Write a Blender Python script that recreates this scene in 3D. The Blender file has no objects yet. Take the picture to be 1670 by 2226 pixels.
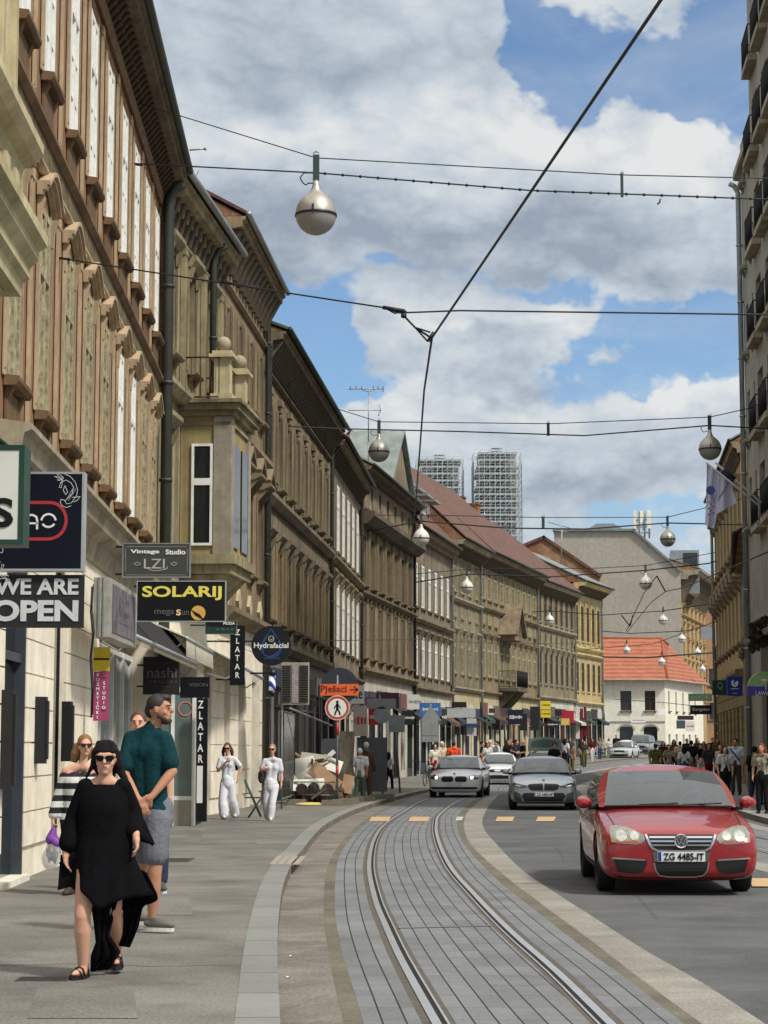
import bpy, bmesh, math, random
from mathutils import Vector, Matrix
from mathutils.bvhtree import BVHTree
random.seed(7)
S = bpy.context.scene
COL = S.collection
R = math.radians
F, CX, CY, CAMZ = 4430.0, 835.0, 1113.0, 1.6          # focal length and centre in photo pixels
TH = math.atan((1631 - CY) / F)
cam_d = bpy.data.cameras.new('camera'); cam = bpy.data.objects.new('camera', cam_d); COL.objects.link(cam)
cam_d.sensor_fit = 'HORIZONTAL'; cam_d.sensor_width = 36.0; cam_d.lens = 36.0 * F / 1670.0
cam_d.clip_start = 0.5; cam_d.clip_end = 3000
cam.location = (0, 0, CAMZ); cam.rotation_euler = (math.pi / 2 + TH, 0, 0)
S.camera = cam
S.view_settings.view_transform = 'Standard'; S.view_settings.look = 'None'
S.view_settings.exposure = 0.0; S.view_settings.gamma = 1.0
S.cycles.max_bounces = 6; S.cycles.transparent_max_bounces = 12
def ray(x, y):
 a = (x - CX) / F; b = (CY - y) / F
 return Vector((a, math.cos(TH) - b * math.sin(TH), math.sin(TH) + b * math.cos(TH)))
def P(x, y, d):
 r = ray(x, y); return Vector((0, 0, CAMZ)) + r * (d / r.y)
def G(x, y, z=0.0):
 r = ray(x, y); return Vector((0, 0, CAMZ)) + r * ((z - CAMZ) / r.z)
def gz(Y):                                             # the street climbs a little far away
 if Y < 75: return 0.0
 t = min(1.0, (Y - 75) / 120.0); t = t * t * (3 - 2 * t)
 return 1.1 * t
W = bpy.data.worlds.new('World'); S.world = W; W.use_nodes = True
nt = W.node_tree; N = nt.nodes; L = nt.links; N.clear()
def wn(t, **k):
 n = N.new(t)
 for a, b in k.items(): setattr(n, a, b)
 return n
def wmath(op, a, b=None, c=None, clamp=False):
 n = wn('ShaderNodeMath', operation=op); n.use_clamp = clamp
 for i, v in enumerate((a, b, c)):
  if v is None: continue
  if isinstance(v, (int, float)): n.inputs[i].default_value = v
  else: L.new(v, n.inputs[i])
 return n.outputs[0]
SUN_EL, SUN_AZ = 50.0, 130.0                            # azimuth clockwise from +Y (behind and right of the camera)
sky = wn('ShaderNodeTexSky', sky_type='NISHITA'); sky.sun_disc = False
sky.sun_elevation = R(SUN_EL); sky.sun_rotation = R(SUN_AZ); sky.air_density = 1.0; sky.dust_density = 0.6; sky.ozone_density = 2.0
tc = wn('ShaderNodeTexCoord')
sep = wn('ShaderNodeSeparateXYZ'); L.new(tc.outputs['Generated'], sep.inputs[0])
az = wmath('ARCTAN2', sep.outputs[0], sep.outputs[1]); el = wmath('ARCSINE', sep.outputs[2])
def noise(scale, det, rough, sx=1.0, sz=1.0, off=(0, 0, 0), dist=0.0):
 mp = wn('ShaderNodeMapping'); L.new(tc.outputs['Generated'], mp.inputs[0])
 mp.inputs['Scale'].default_value = (sx, sx, sz); mp.inputs['Location'].default_value = off
 n = wn('ShaderNodeTexNoise'); L.new(mp.outputs[0], n.inputs[0]); n.inputs['Scale'].default_value = scale
 n.inputs['Detail'].default_value = det; n.inputs['Roughness'].default_value = rough; n.inputs['Distortion'].default_value = dist
 return n.outputs['Fac']
def billow(scale, off, sz=1.3):
 out = None
 for i in range(4):
  n_ = noise(scale * 2.1 ** i, 0, 0, 1, sz, (off[0] + i * 1.7, off[1], off[2]))
  q_ = wmath('MULTIPLY', wmath('ABSOLUTE', wmath('MULTIPLY_ADD', n_, 2.0, -1.0)), .58 ** i)
  out = q_ if out is None else wmath('ADD', out, q_)
 return wmath('SUBTRACT', out, .42)
warp1 = wmath('MULTIPLY', wmath('SUBTRACT', noise(9, 5, .6, 1, 1.3, (3, 1, 2)), .5), 0.16)
warp2 = wmath('MULTIPLY', wmath('SUBTRACT', noise(9, 5, .6, 1, 1.3, (7, 4, 9)), .5), 0.10)
azw = wmath('ADD', az, warp1); elw = wmath('ADD', el, warp2)
def px2ang(x, y):
 r = ray(x, y).normalized(); return math.atan2(r.x, r.y), math.asin(r.z)
def blob(x, y, rx, ry, w):
 a, e = px2ang(x, y)
 dx = wmath('MULTIPLY', wmath('SUBTRACT', azw, a), F / rx)
 dy = wmath('MULTIPLY', wmath('SUBTRACT', elw, e), F / ry)
 d2 = wmath('ADD', wmath('MULTIPLY', dx, dx), wmath('MULTIPLY', dy, dy))
 return wmath('MULTIPLY', wmath('EXPONENT', wmath('MULTIPLY', d2, -1.0)), w)
def total(lst):
 s = lst[0]
 for q in lst[1:]: s = wmath('ADD', s, q)
 return s
base = total([wmath('MULTIPLY', wmath('SUBTRACT', noise(10, 9, .60, 1, 1.5, (0, 0, 0)), .5), 2.0), wmath('MULTIPLY', billow(20, (2, 3, 1)), .85)])
cov = total([base,
 blob(1330, 100, 300, 100, -1.25), blob(1180, 120, 100, 100, -1.1), blob(1120, 20, 60, 60, -.5), blob(1560, 200, 110, 170, -.9), blob(1130, 606, 330, 45, -.55), blob(1440, 780, 300, 95, -1.9), blob(1500, 690, 200, 50, -1.0),
 blob(720, 780, 150, 95, -1.7), blob(860, 590, 80, 35, -.8), blob(620, 640, 60, 40, -.5), blob(1350, 1130, 260, 60, -.6), blob(900, 850, 200, 40, -.45), blob(1250, 660, 90, 30, -.5),
 blob(620, 260, 560, 280, 1.2), blob(1490, 360, 170, 150, 1.5), blob(1180, 330, 170, 150, .9), blob(1110, 760, 280, 80, 1.8), blob(1380, 930, 380, 90, 1.1),
 blob(850, 920, 160, 50, .8), blob(1250, 520, 420, 90, 1.0), blob(500, 40, 500, 150, .7), blob(1400, 60, 60, 120, .5)])
cov = wmath('ADD', cov, 0.42)
mask_n = wn('ShaderNodeMapRange'); mask_n.interpolation_type = 'SMOOTHSTEP'; L.new(cov, mask_n.inputs[0])
mask_n.inputs[1].default_value = -0.22; mask_n.inputs[2].default_value = 0.34
wsp = wn('ShaderNodeMapRange'); L.new(noise(7, 8, .6, 1, 3.2, (5, 2, 8), .6), wsp.inputs[0]); wsp.inputs[1].default_value = .42; wsp.inputs[2].default_value = .75; wsp.inputs[3].default_value = .05; wsp.inputs[4].default_value = .45
mask = wmath('MAXIMUM', mask_n.outputs[0], wsp.outputs[0])
shade = total([wmath('MULTIPLY', wmath('SUBTRACT', noise(10, 6, .52, 1, 2.0, (1, 5, 3)), .5), 1.5), wmath('MULTIPLY', billow(24, (2.01, 3, .985), 1.7), .42),
 blob(620, 60, 560, 130, -.36), blob(1000, 500, 560, 70, -.55), blob(560, 560, 300, 90, -.25), blob(1200, 1060, 300, 60, -.25), blob(1090, 800, 240, 30, -.35), blob(1330, 600, 330, 40, -.45), blob(1150, 735, 110, 20, -.35), blob(1350, 1010, 420, 50, -.28),
 blob(760, 270, 380, 70, .38), blob(1480, 290, 140, 90, .50), blob(1000, 710, 210, 35, .35), blob(1380, 860, 260, 40, .45), blob(830, 930, 140, 50, .35), blob(1180, 270, 110, 70, .45), blob(1290, 740, 110, 40, .35), blob(480, 330, 160, 70, .25)])
shade = wmath('ADD', shade, 0.52, clamp=True)
cr = wn('ShaderNodeValToRGB'); L.new(shade, cr.inputs[0])
e = cr.color_ramp.elements
e[0].position = 0.0; e[0].color = (.32, .375, .46, 1); e[1].position = 1.0; e[1].color = (.78, .80, .80, 1)
m_ = cr.color_ramp.elements.new(.5); m_.color = (.53, .60, .67, 1)
skm = wn('ShaderNodeVectorMath', operation='MULTIPLY'); L.new(sky.outputs[0], skm.inputs[0]); skm.inputs[1].default_value = (.100, .118, .132)
mix = wn('ShaderNodeMixRGB'); L.new(mask, mix.inputs[0]); L.new(skm.outputs[0], mix.inputs[1]); L.new(cr.outputs[0], mix.inputs[2])
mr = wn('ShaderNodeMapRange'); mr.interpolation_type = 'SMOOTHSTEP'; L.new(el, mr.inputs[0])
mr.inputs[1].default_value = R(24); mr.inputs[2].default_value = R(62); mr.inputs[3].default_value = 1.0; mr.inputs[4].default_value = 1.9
hm_ = wn('ShaderNodeMapRange'); L.new(el, hm_.inputs[0]); hm_.inputs[1].default_value = R(22); hm_.inputs[2].default_value = R(50); hm_.inputs[4].default_value = .8
mixh = wn('ShaderNodeMixRGB'); L.new(hm_.outputs[0], mixh.inputs[0]); L.new(mix.outputs[0], mixh.inputs[1]); mixh.inputs[2].default_value = (.74, .70, .64, 1)
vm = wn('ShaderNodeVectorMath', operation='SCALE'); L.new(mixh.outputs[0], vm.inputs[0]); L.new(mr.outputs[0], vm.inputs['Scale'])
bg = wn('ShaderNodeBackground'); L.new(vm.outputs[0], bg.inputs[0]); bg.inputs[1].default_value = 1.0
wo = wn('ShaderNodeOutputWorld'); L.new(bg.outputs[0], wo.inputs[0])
sd = bpy.data.lights.new('sun', 'SUN'); sd.energy = 3.6; sd.angle = R(7); sd.color = (1.0, .955, .88)
sun = bpy.data.objects.new('sun', sd); COL.objects.link(sun)
sdir = Vector((math.sin(R(SUN_AZ)) * math.cos(R(SUN_EL)), math.cos(R(SUN_AZ)) * math.cos(R(SUN_EL)), math.sin(R(SUN_EL))))
sun.rotation_euler = sdir.to_track_quat('Z', 'Y').to_euler(); sun.location = (0, -20, 60)
M = {}
def newmat(name):
 m = bpy.data.materials.new(name); m.use_nodes = True
 return m, m.node_tree.nodes, m.node_tree.links, m.node_tree.nodes['Principled BSDF']
def lin(c):
 if isinstance(c, (int, float)): c = (c, c, c)
 return tuple(((v / 12.92) if v <= .04045 else ((v + .055) / 1.055) ** 2.4) for v in [q / 255.0 for q in c])
def mat(name, rgb, rough=.6, metal=0.0, var=.12, scale=6.0, bump=0.0, spec=.5, coat=0.0, srgb=True, dirt=None, streak=0.0, emis=0.0, coord='Object'):
 """rgb is 0..255 albedo in sRGB; var = value variation by noise; dirt = second colour mixed in patches; streak = vertical stains"""
 if name in M: return M[name]
 m, n, l, b = newmat(name)
 c = lin(rgb)
 b.inputs['Roughness'].default_value = rough; b.inputs['Metallic'].default_value = metal
 b.inputs['Specular IOR Level'].default_value = spec; b.inputs['Coat Weight'].default_value = coat; b.inputs['Coat Roughness'].default_value = .04
 t = n.new('ShaderNodeTexCoord')
 nz = n.new('ShaderNodeTexNoise'); l.new(t.outputs[coord], nz.inputs[0]); nz.inputs['Scale'].default_value = scale
 nz.inputs['Detail'].default_value = 6; nz.inputs['Roughness'].default_value = .65
 r = n.new('ShaderNodeValToRGB'); l.new(nz.outputs['Fac'], r.inputs[0])
 r.color_ramp.elements[0].position = .3; r.color_ramp.elements[1].position = .7
 r.color_ramp.elements[0].color = tuple(max(0, v * (1 - var)) for v in c) + (1,)
 r.color_ramp.elements[1].color = tuple(min(1, v * (1 + var)) for v in c) + (1,)
 out = r.outputs[0]
 if dirt:
  dc, amt, dsc = dirt
  n2 = n.new('ShaderNodeTexNoise'); l.new(t.outputs[coord], n2.inputs[0]); n2.inputs['Scale'].default_value = dsc; n2.inputs['Detail'].default_value = 8; n2.inputs['Roughness'].default_value = .7
  q = n.new('ShaderNodeMapRange'); l.new(n2.outputs['Fac'], q.inputs[0]); q.inputs[1].default_value = .42; q.inputs[2].default_value = .68; q.inputs[4].default_value = amt
  mx = n.new('ShaderNodeMixRGB'); l.new(q.outputs[0], mx.inputs[0]); l.new(out, mx.inputs[1]); mx.inputs[2].default_value = lin(dc) + (1,)
  out = mx.outputs[0]
 if streak:
  mp = n.new('ShaderNodeMapping'); l.new(t.outputs[coord], mp.inputs[0]); mp.inputs['Scale'].default_value = (3.2, 3.2, .16)
  n3 = n.new('ShaderNodeTexNoise'); l.new(mp.outputs[0], n3.inputs[0]); n3.inputs['Scale'].default_value = 1.0; n3.inputs['Detail'].default_value = 7; n3.inputs['Roughness'].default_value = .7
  q = n.new('ShaderNodeMapRange'); l.new(n3.outputs['Fac'], q.inputs[0]); q.inputs[1].default_value = .45; q.inputs[2].default_value = .72; q.inputs[4].default_value = streak
  mx = n.new('ShaderNodeMixRGB'); l.new(q.outputs[0], mx.inputs[0]); l.new(out, mx.inputs[1]); mx.inputs[2].default_value = (.035, .030, .024, 1)
  out = mx.outputs[0]
 l.new(out, b.inputs['Base Color'])
 if emis:
  b.inputs['Emission Color'].default_value = c + (1,); b.inputs['Emission Strength'].default_value = emis
 if bump:
  bp = n.new('ShaderNodeBump'); bp.inputs['Strength'].default_value = min(1, bump); bp.inputs['Distance'].default_value = .02
  nb = n.new('ShaderNodeTexNoise'); l.new(t.outputs[coord], nb.inputs[0]); nb.inputs['Scale'].default_value = scale * 5; nb.inputs['Detail'].default_value = 5
  l.new(nb.outputs['Fac'], bp.inputs['Height']); l.new(bp.outputs[0], b.inputs['Normal'])
 M[name] = m; return m
def stucco(name, rgb, dirt, damt=.7, streak=.5, dsc=.5, rough=.9):
 return mat(name, rgb, rough, 0, .16, 2.2, .25, .2, dirt=(dirt, damt, dsc), streak=streak)
def glassmat(name, rgb=(30, 34, 36), rough=.06, spec=.6):
 return mat(name, rgb, rough, 0, .35, .8, 0, spec)
class MB:
 def __init__(s): s.v = []; s.f = []; s.sm = []
 def add(s, vs, fs, smooth=False):
  o = len(s.v); s.v += [tuple(q) for q in vs]
  for f in fs: s.f.append(tuple(i + o for i in f)); s.sm.append(smooth)
  return s
 def box(s, x0, x1, y0, y1, z0, z1):
  return s.add([(x0, y0, z0), (x1, y0, z0), (x1, y1, z0), (x0, y1, z0), (x0, y0, z1), (x1, y0, z1), (x1, y1, z1), (x0, y1, z1)],
     [(3, 2, 1, 0), (4, 5, 6, 7), (0, 1, 5, 4), (1, 2, 6, 5), (2, 3, 7, 6), (3, 0, 4, 7)])
 def obox(s, c, ax, ay, az, h):                     # oriented box: centre, axes, half sizes
  c = Vector(c); vs = []
  for k in ((-1, -1, -1), (1, -1, -1), (1, 1, -1), (-1, 1, -1), (-1, -1, 1), (1, -1, 1), (1, 1, 1), (-1, 1, 1)):
   vs.append(c + ax * h[0] * k[0] + ay * h[1] * k[1] + az * h[2] * k[2])
  return s.add(vs, [(3, 2, 1, 0), (4, 5, 6, 7), (0, 1, 5, 4), (1, 2, 6, 5), (2, 3, 7, 6), (3, 0, 4, 7)])
 def tube(s, pts, r, n=6, caps=True, radii=None, flat=None):
  pts = [Vector(p) for p in pts]; rings = []; up = None
  for i, p in enumerate(pts):
   t = (pts[min(i + 1, len(pts) - 1)] - pts[max(i - 1, 0)]).normalized()
   if up is None: up = Vector((0, 0, 1)) if abs(t.z) < .9 else Vector((0, 1, 0))
   a = t.cross(up).normalized(); b = a.cross(t).normalized(); up = b
   rr = radii[i] if radii else r
   rings.append([p + (a * math.cos(2 * math.pi * k / n) + b * math.sin(2 * math.pi * k / n) * (flat or 1)) * rr for k in range(n)])
  vs = [q for g in rings for q in g]; fs = []
  for i in range(len(rings) - 1):
   for k in range(n): fs.append((i * n + k, i * n + (k + 1) % n, (i + 1) * n + (k + 1) % n, (i + 1) * n + k))
  if caps: fs += [tuple(range(n - 1, -1, -1)), tuple((len(rings) - 1) * n + k for k in range(n))]
  return s.add(vs, fs, True)
 def lathe(s, prof, c=(0, 0, 0), n=24, axis='z'):
  vs = []; fs = []
  for (r, z) in prof:
   for k in range(n):
    a = 2 * math.pi * k / n; p = (r * math.cos(a), r * math.sin(a), z)
    if axis == 'x': p = (z, r * math.cos(a), r * math.sin(a))
    if axis == 'y': p = (r * math.cos(a), z, r * math.sin(a))
    vs.append((p[0] + c[0], p[1] + c[1], p[2] + c[2]))
  for i in range(len(prof) - 1):
   for k in range(n): fs.append((i * n + k, i * n + (k + 1) % n, (i + 1) * n + (k + 1) % n, (i + 1) * n + k))
  return s.add(vs, fs, axis != 'y')
 def prism(s, poly, fn, t0, t1):                    # poly in 2D, fn(a,b,t)->3D, closed solid between t0 and t1
  n = len(poly)
  vs = [fn(a, b, t0) for a, b in poly] + [fn(a, b, t1) for a, b in poly]
  fs = [tuple(range(n - 1, -1, -1)), tuple(range(n, 2 * n))] + [(i, (i + 1) % n, n + (i + 1) % n, n + i) for i in range(n)]
  return s.add(vs, fs)
 def quad(s, a, b, c, d): return s.add([a, b, c, d], [(0, 1, 2, 3)])
 def mesh(s, name, m=None):
  me = bpy.data.meshes.new(name); me.from_pydata(s.v, [], s.f); me.update()
  me.polygons.foreach_set('use_smooth', s.sm)
  if m: me.materials.append(m)
  return me
 def build(s, name, m, parent=None, loc=None, fix=True):
  me = s.mesh(name, m)
  if fix:
   bm = bmesh.new(); bm.from_mesh(me); bmesh.ops.recalc_face_normals(bm, faces=bm.faces); bm.to_mesh(me); bm.free()
  return link(name, me, parent, loc)
def link(name, me, parent=None, loc=None):
 o = bpy.data.objects.new(name, me); COL.objects.link(o)
 if parent: o.parent = parent
 if loc is not None: o.location = loc
 return o
def tag(o, label, cat, group=None):
 o['label'] = label; o['category'] = cat
 if group: o['group'] = group
 return o
def thing(name, label, cat, loc=(0, 0, 0), rz=0.0, group=None):
 o = bpy.data.objects.new(name, None); COL.objects.link(o); o.location = loc; o.rotation_euler = (0, 0, rz)
 o.empty_display_size = .2
 return tag(o, label, cat, group)
def struct(o): o['kind'] = 'structure'; return o
def copy_tree(o, parent=None):
 c = o.copy(); COL.objects.link(c); c.parent = parent
 for k in ('label', 'category', 'group'):
  if parent is None and k in c: del c[k]
 for ch in list(o.children): copy_tree(ch, c)
 return c
def textmesh(txt, size, bold=0.0, sx=1.0, spacing=1.0, depth=.004, shear=0.0):
 cu = bpy.data.curves.new('lettering', 'FONT'); cu.body = txt; cu.size = size; cu.align_x = 'CENTER'; cu.align_y = 'CENTER'
 cu.extrude = depth; cu.offset = bold; cu.space_character = spacing; cu.resolution_u = 4; cu.shear = shear
 o = bpy.data.objects.new('lettering', cu); COL.objects.link(o)
 dg = bpy.context.evaluated_depsgraph_get(); me = bpy.data.meshes.new_from_object(o.evaluated_get(dg))
 bpy.data.objects.remove(o); bpy.data.curves.remove(cu)
 if sx != 1.0:
  for v in me.vertices: v.co.x *= sx
 me.name = 'lettering'
 return me
def lettering(txt, size, m, parent, loc, bold=0.0, sx=1.0, spacing=1.0, rot=(math.pi / 2, 0, 0), name='lettering', shear=0.0, fit=None):
 me = textmesh(txt, size, bold, sx, spacing, shear=shear)
 if fit:                                            # stretch to (width, height)
  xs = [v.co.x for v in me.vertices]; ys = [v.co.y for v in me.vertices]
  if xs:
   kx = fit[0] / max(1e-6, max(xs) - min(xs)); ky = (fit[1] / max(1e-6, max(ys) - min(ys))) if fit[1] else kx
   cxm = (max(xs) + min(xs)) / 2; cym = (max(ys) + min(ys)) / 2
   for v in me.vertices: v.co.x = (v.co.x - cxm) * kx; v.co.y = (v.co.y - cym) * ky
 me.materials.clear(); me.materials.append(m)
 o = link(name, me, parent, loc); o.rotation_euler = rot
 return o
def crom(pts, step=1.0):                               # Catmull-Rom resampling of 3D points
 out = []; n = len(pts)
 for i in range(n - 1):
  p0, p1, p2, p3 = pts[max(i - 1, 0)], pts[i], pts[i + 1], pts[min(i + 2, n - 1)]
  k = max(2, int((p2 - p1).length / step))
  for j in range(k):
   t = j / k
   out.append(.5 * ((2 * p1) + (p2 - p0) * t + (2 * p0 - 5 * p1 + 4 * p2 - p3) * t * t + (3 * p1 - p0 - 3 * p2 + p3) * t * t * t))
 out.append(pts[-1].copy()); return out
LW = [(-3.82, 10.0), (-4.105, 21.1), (-4.62, 41.0), (-3.95, 48.2), (-3.4, 56.9), (-2.05, 75.0), (-1.1, 89.3), (1.48, 105.4), (3.86, 118.0), (5.98, 127.2), (11.0, 146.6), (14.87, 159.5), (17.9, 168.2)]
def wall_x(Y, off):                                    # X of the curve `off` metres to the right of the left wall
 v = [Vector((-3.7, 4, 0)), Vector((-4.2, 25, 0)), Vector((-4.6, 42, 0)), Vector((-3.6, 57, 0)), Vector((-2.1, 75, 0)), Vector((-.9, 90, 0)), Vector((1.5, 105, 0)), Vector((3.9, 118, 0)), Vector((9, 139, 0)), Vector((14.9, 159.5, 0)), Vector((23, 180, 0)), Vector((34, 205, 0)), Vector((50, 240, 0))]
 c = crom(v, 3.0)
 pts = []
 for i, p in enumerate(c):
  t = (c[min(i + 1, len(c) - 1)] - c[max(i - 1, 0)]).normalized()
  pts.append(p + Vector((t.y, -t.x, 0)) * off)
 for a, b in zip(pts[:-1], pts[1:]):
  if a.y <= Y <= b.y: return a.x + (b.x - a.x) * (Y - a.y) / (b.y - a.y)
 return pts[-1].x
FARY = [80, 88, 96, 104, 112, 122, 132, 142, 152, 162, 172, 184, 196, 208, 222]
def curve(px, off, y0=None):
 pts = [G(x, y) for x, y in px]
 a = pts[0] + (pts[0] - pts[1]).normalized() * 5.0
 pts = [a] + pts
 for Y in FARY:
  if Y > pts[-1].y + 6: pts.append(Vector((wall_x(Y, off), Y, 0)))
 return crom(pts, .8)
def resamp(c, ys):
 out = []; j = 0
 for Y in ys:
  while j < len(c) - 2 and c[j + 1].y < Y: j += 1
  a, b = c[j], c[j + 1]; t = (Y - a.y) / max(1e-6, (b.y - a.y))
  out.append(Vector((a.x + (b.x - a.x) * t, Y, 0)))
 return out
YS = [7.0 + .35 * i for i in range(80)] + [35 + .8 * i for i in range(50)] + [75 + 2 * i for i in range(72)]
kerb_o = resamp(curve([(607, 2226), (603, 2127), (605, 2036), (612, 1968), (621, 1931), (639, 1888), (657, 1866), (681, 1833), (710, 1804), (764, 1774), (833, 1749), (909, 1728)], 4.1), YS)
pav_l0 = resamp(curve([(748, 2226), (731, 2159), (717, 2083), (706, 2018), (704, 1953), (708, 1903), (721, 1863), (746, 1827), (775, 1798), (811, 1772), (862, 1747), (898, 1734)], 4.5), YS)
pav_l1 = resamp(curve([(791, 2226), (771, 2159), (746, 2080), (731, 2007), (728, 1953), (730, 1903), (738, 1863), (760, 1827), (788, 1798), (822, 1772), (871, 1747), (905, 1734)], 4.6), YS)
rail_l = resamp(curve([(954, 2226), (916, 2159), (874, 2083), (844, 2018), (818, 1953), (805, 1881), (815, 1827), (838, 1794), (880, 1765), (930, 1738)], 5.1), YS)
rail_r = resamp(curve([(1319, 2226), (1204, 2113), (1108, 2028), (1032, 1950), (976, 1884), (951, 1827), (947, 1794), (958, 1768), (1008, 1737)], 6.15), YS)
pav_r1 = resamp(curve([(1485, 2226), (1355, 2124), (1279, 2070), (1141, 1962), (1073, 1906), (1012, 1840), (996, 1806), (995, 1783), (1006, 1761), (1046, 1734)], 7.0), YS)
pav_r0 = resamp(curve([(1525, 2226), (1391, 2128), (1291, 2050), (1172, 1962), (1092, 1900), (1027, 1840), (1010, 1806), (1010, 1783), (1022, 1760), (1062, 1732)], 7.15), YS)
con_r = resamp(curve([(1662, 2226), (1525, 2136), (1404, 2068), (1291, 1995), (1202, 1938), (1133, 1890), (1081, 1837), (1052, 1801), (1052, 1773), (1075, 1738), (1112, 1712)], 7.7), YS)
def offc(off): return [Vector((wall_x(Y, off), Y, 0)) for Y in YS]
t2a, t2b, t2c, t2d, r2l, r2r, kerb_r = offc(9.3), offc(9.75), offc(12.2), offc(12.55), offc(10.45), offc(11.5), offc(12.85)
def ribbon(name, a, b, z, m, n=1, parent=None, kind=True, thick=0.0):
 vs = []; fs = []; uv = []
 k = n + 1; run = 0.0
 for i in range(len(a)):
  if i: run += ((a[i] - a[i - 1]).length + (b[i] - b[i - 1]).length) / 2
  wd = (b[i] - a[i]).length
  for j in range(k):
   q = a[i].lerp(b[i], j / n); vs.append((q.x, q.y, gz(q.y) + z)); uv.append((wd * j / n, run))
 for i in range(len(a) - 1):
  for j in range(n): fs.append((i * k + j, i * k + j + 1, (i + 1) * k + j + 1, (i + 1) * k + j))
 me = bpy.data.meshes.new(name); me.from_pydata(vs, [], fs); me.materials.append(m)
 ul = me.uv_layers.new(name='UVMap')
 for lp in me.loops: ul.data[lp.index].uv = uv[lp.vertex_index]
 o = link(name, me, parent)
 return struct(o) if kind else o
def ground_mat(name, c1, c2, fine=60, big=.35, spec_c=None, rough=.9, stain=None, bump=.35, cracks=0.0):
 m, n, l, b = newmat(name); b.inputs['Roughness'].default_value = rough; b.inputs['Specular IOR Level'].default_value = .25
 t = n.new('ShaderNodeTexCoord')
 def nz(s, d=6, r=.6):
  q = n.new('ShaderNodeTexNoise'); l.new(t.outputs['Object'], q.inputs[0]); q.inputs['Scale'].default_value = s; q.inputs['Detail'].default_value = d; q.inputs['Roughness'].default_value = r; return q.outputs['Fac']
 r = n.new('ShaderNodeValToRGB'); l.new(nz(big, 8, .65), r.inputs[0]); r.color_ramp.elements[0].position = .35; r.color_ramp.elements[1].position = .66
 r.color_ramp.elements[0].color = lin(c1) + (1,); r.color_ramp.elements[1].color = lin(c2) + (1,)
 f = n.new('ShaderNodeMapRange'); l.new(nz(fine, 3, .7), f.inputs[0]); f.inputs[1].default_value = .3; f.inputs[2].default_value = .7; f.inputs[3].default_value = .62; f.inputs[4].default_value = 1.38
 mx = n.new('ShaderNodeVectorMath'); mx.operation = 'SCALE'; l.new(r.outputs[0], mx.inputs[0]); l.new(f.outputs[0], mx.inputs['Scale'])
 out = mx.outputs[0]
 if stain:
  s = n.new('ShaderNodeMapRange'); l.new(nz(1.3, 7, .7), s.inputs[0]); s.inputs[1].default_value = .5; s.inputs[2].default_value = .68; s.inputs[4].default_value = stain[1]
  m2 = n.new('ShaderNodeMixRGB'); l.new(s.outputs[0], m2.inputs[0]); l.new(out, m2.inputs[1]); m2.inputs[2].default_value = lin(stain[0]) + (1,); out = m2.outputs[0]
 if cracks:
  vo = n.new('ShaderNodeTexVoronoi'); vo.feature = 'DISTANCE_TO_EDGE'; l.new(t.outputs['Object'], vo.inputs[0]); vo.inputs['Scale'].default_value = .35
  s = n.new('ShaderNodeMapRange'); l.new(vo.outputs['Distance'], s.inputs[0]); s.inputs[1].default_value = 0; s.inputs[2].default_value = .006; s.inputs[3].default_value = cracks; s.inputs[4].default_value = 0
  m2 = n.new('ShaderNodeMixRGB'); l.new(s.outputs[0], m2.inputs[0]); l.new(out, m2.inputs[1]); m2.inputs[2].default_value = (.03, .028, .025, 1); out = m2.outputs[0]
 l.new(out, b.inputs['Base Color'])
 bp = n.new('ShaderNodeBump'); bp.inputs['Strength'].default_value = bump; bp.inputs['Distance'].default_value = .01; l.new(nz(fine * .8, 4), bp.inputs['Height']); l.new(bp.outputs[0], b.inputs['Normal'])
 M[name] = m; return m
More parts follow.
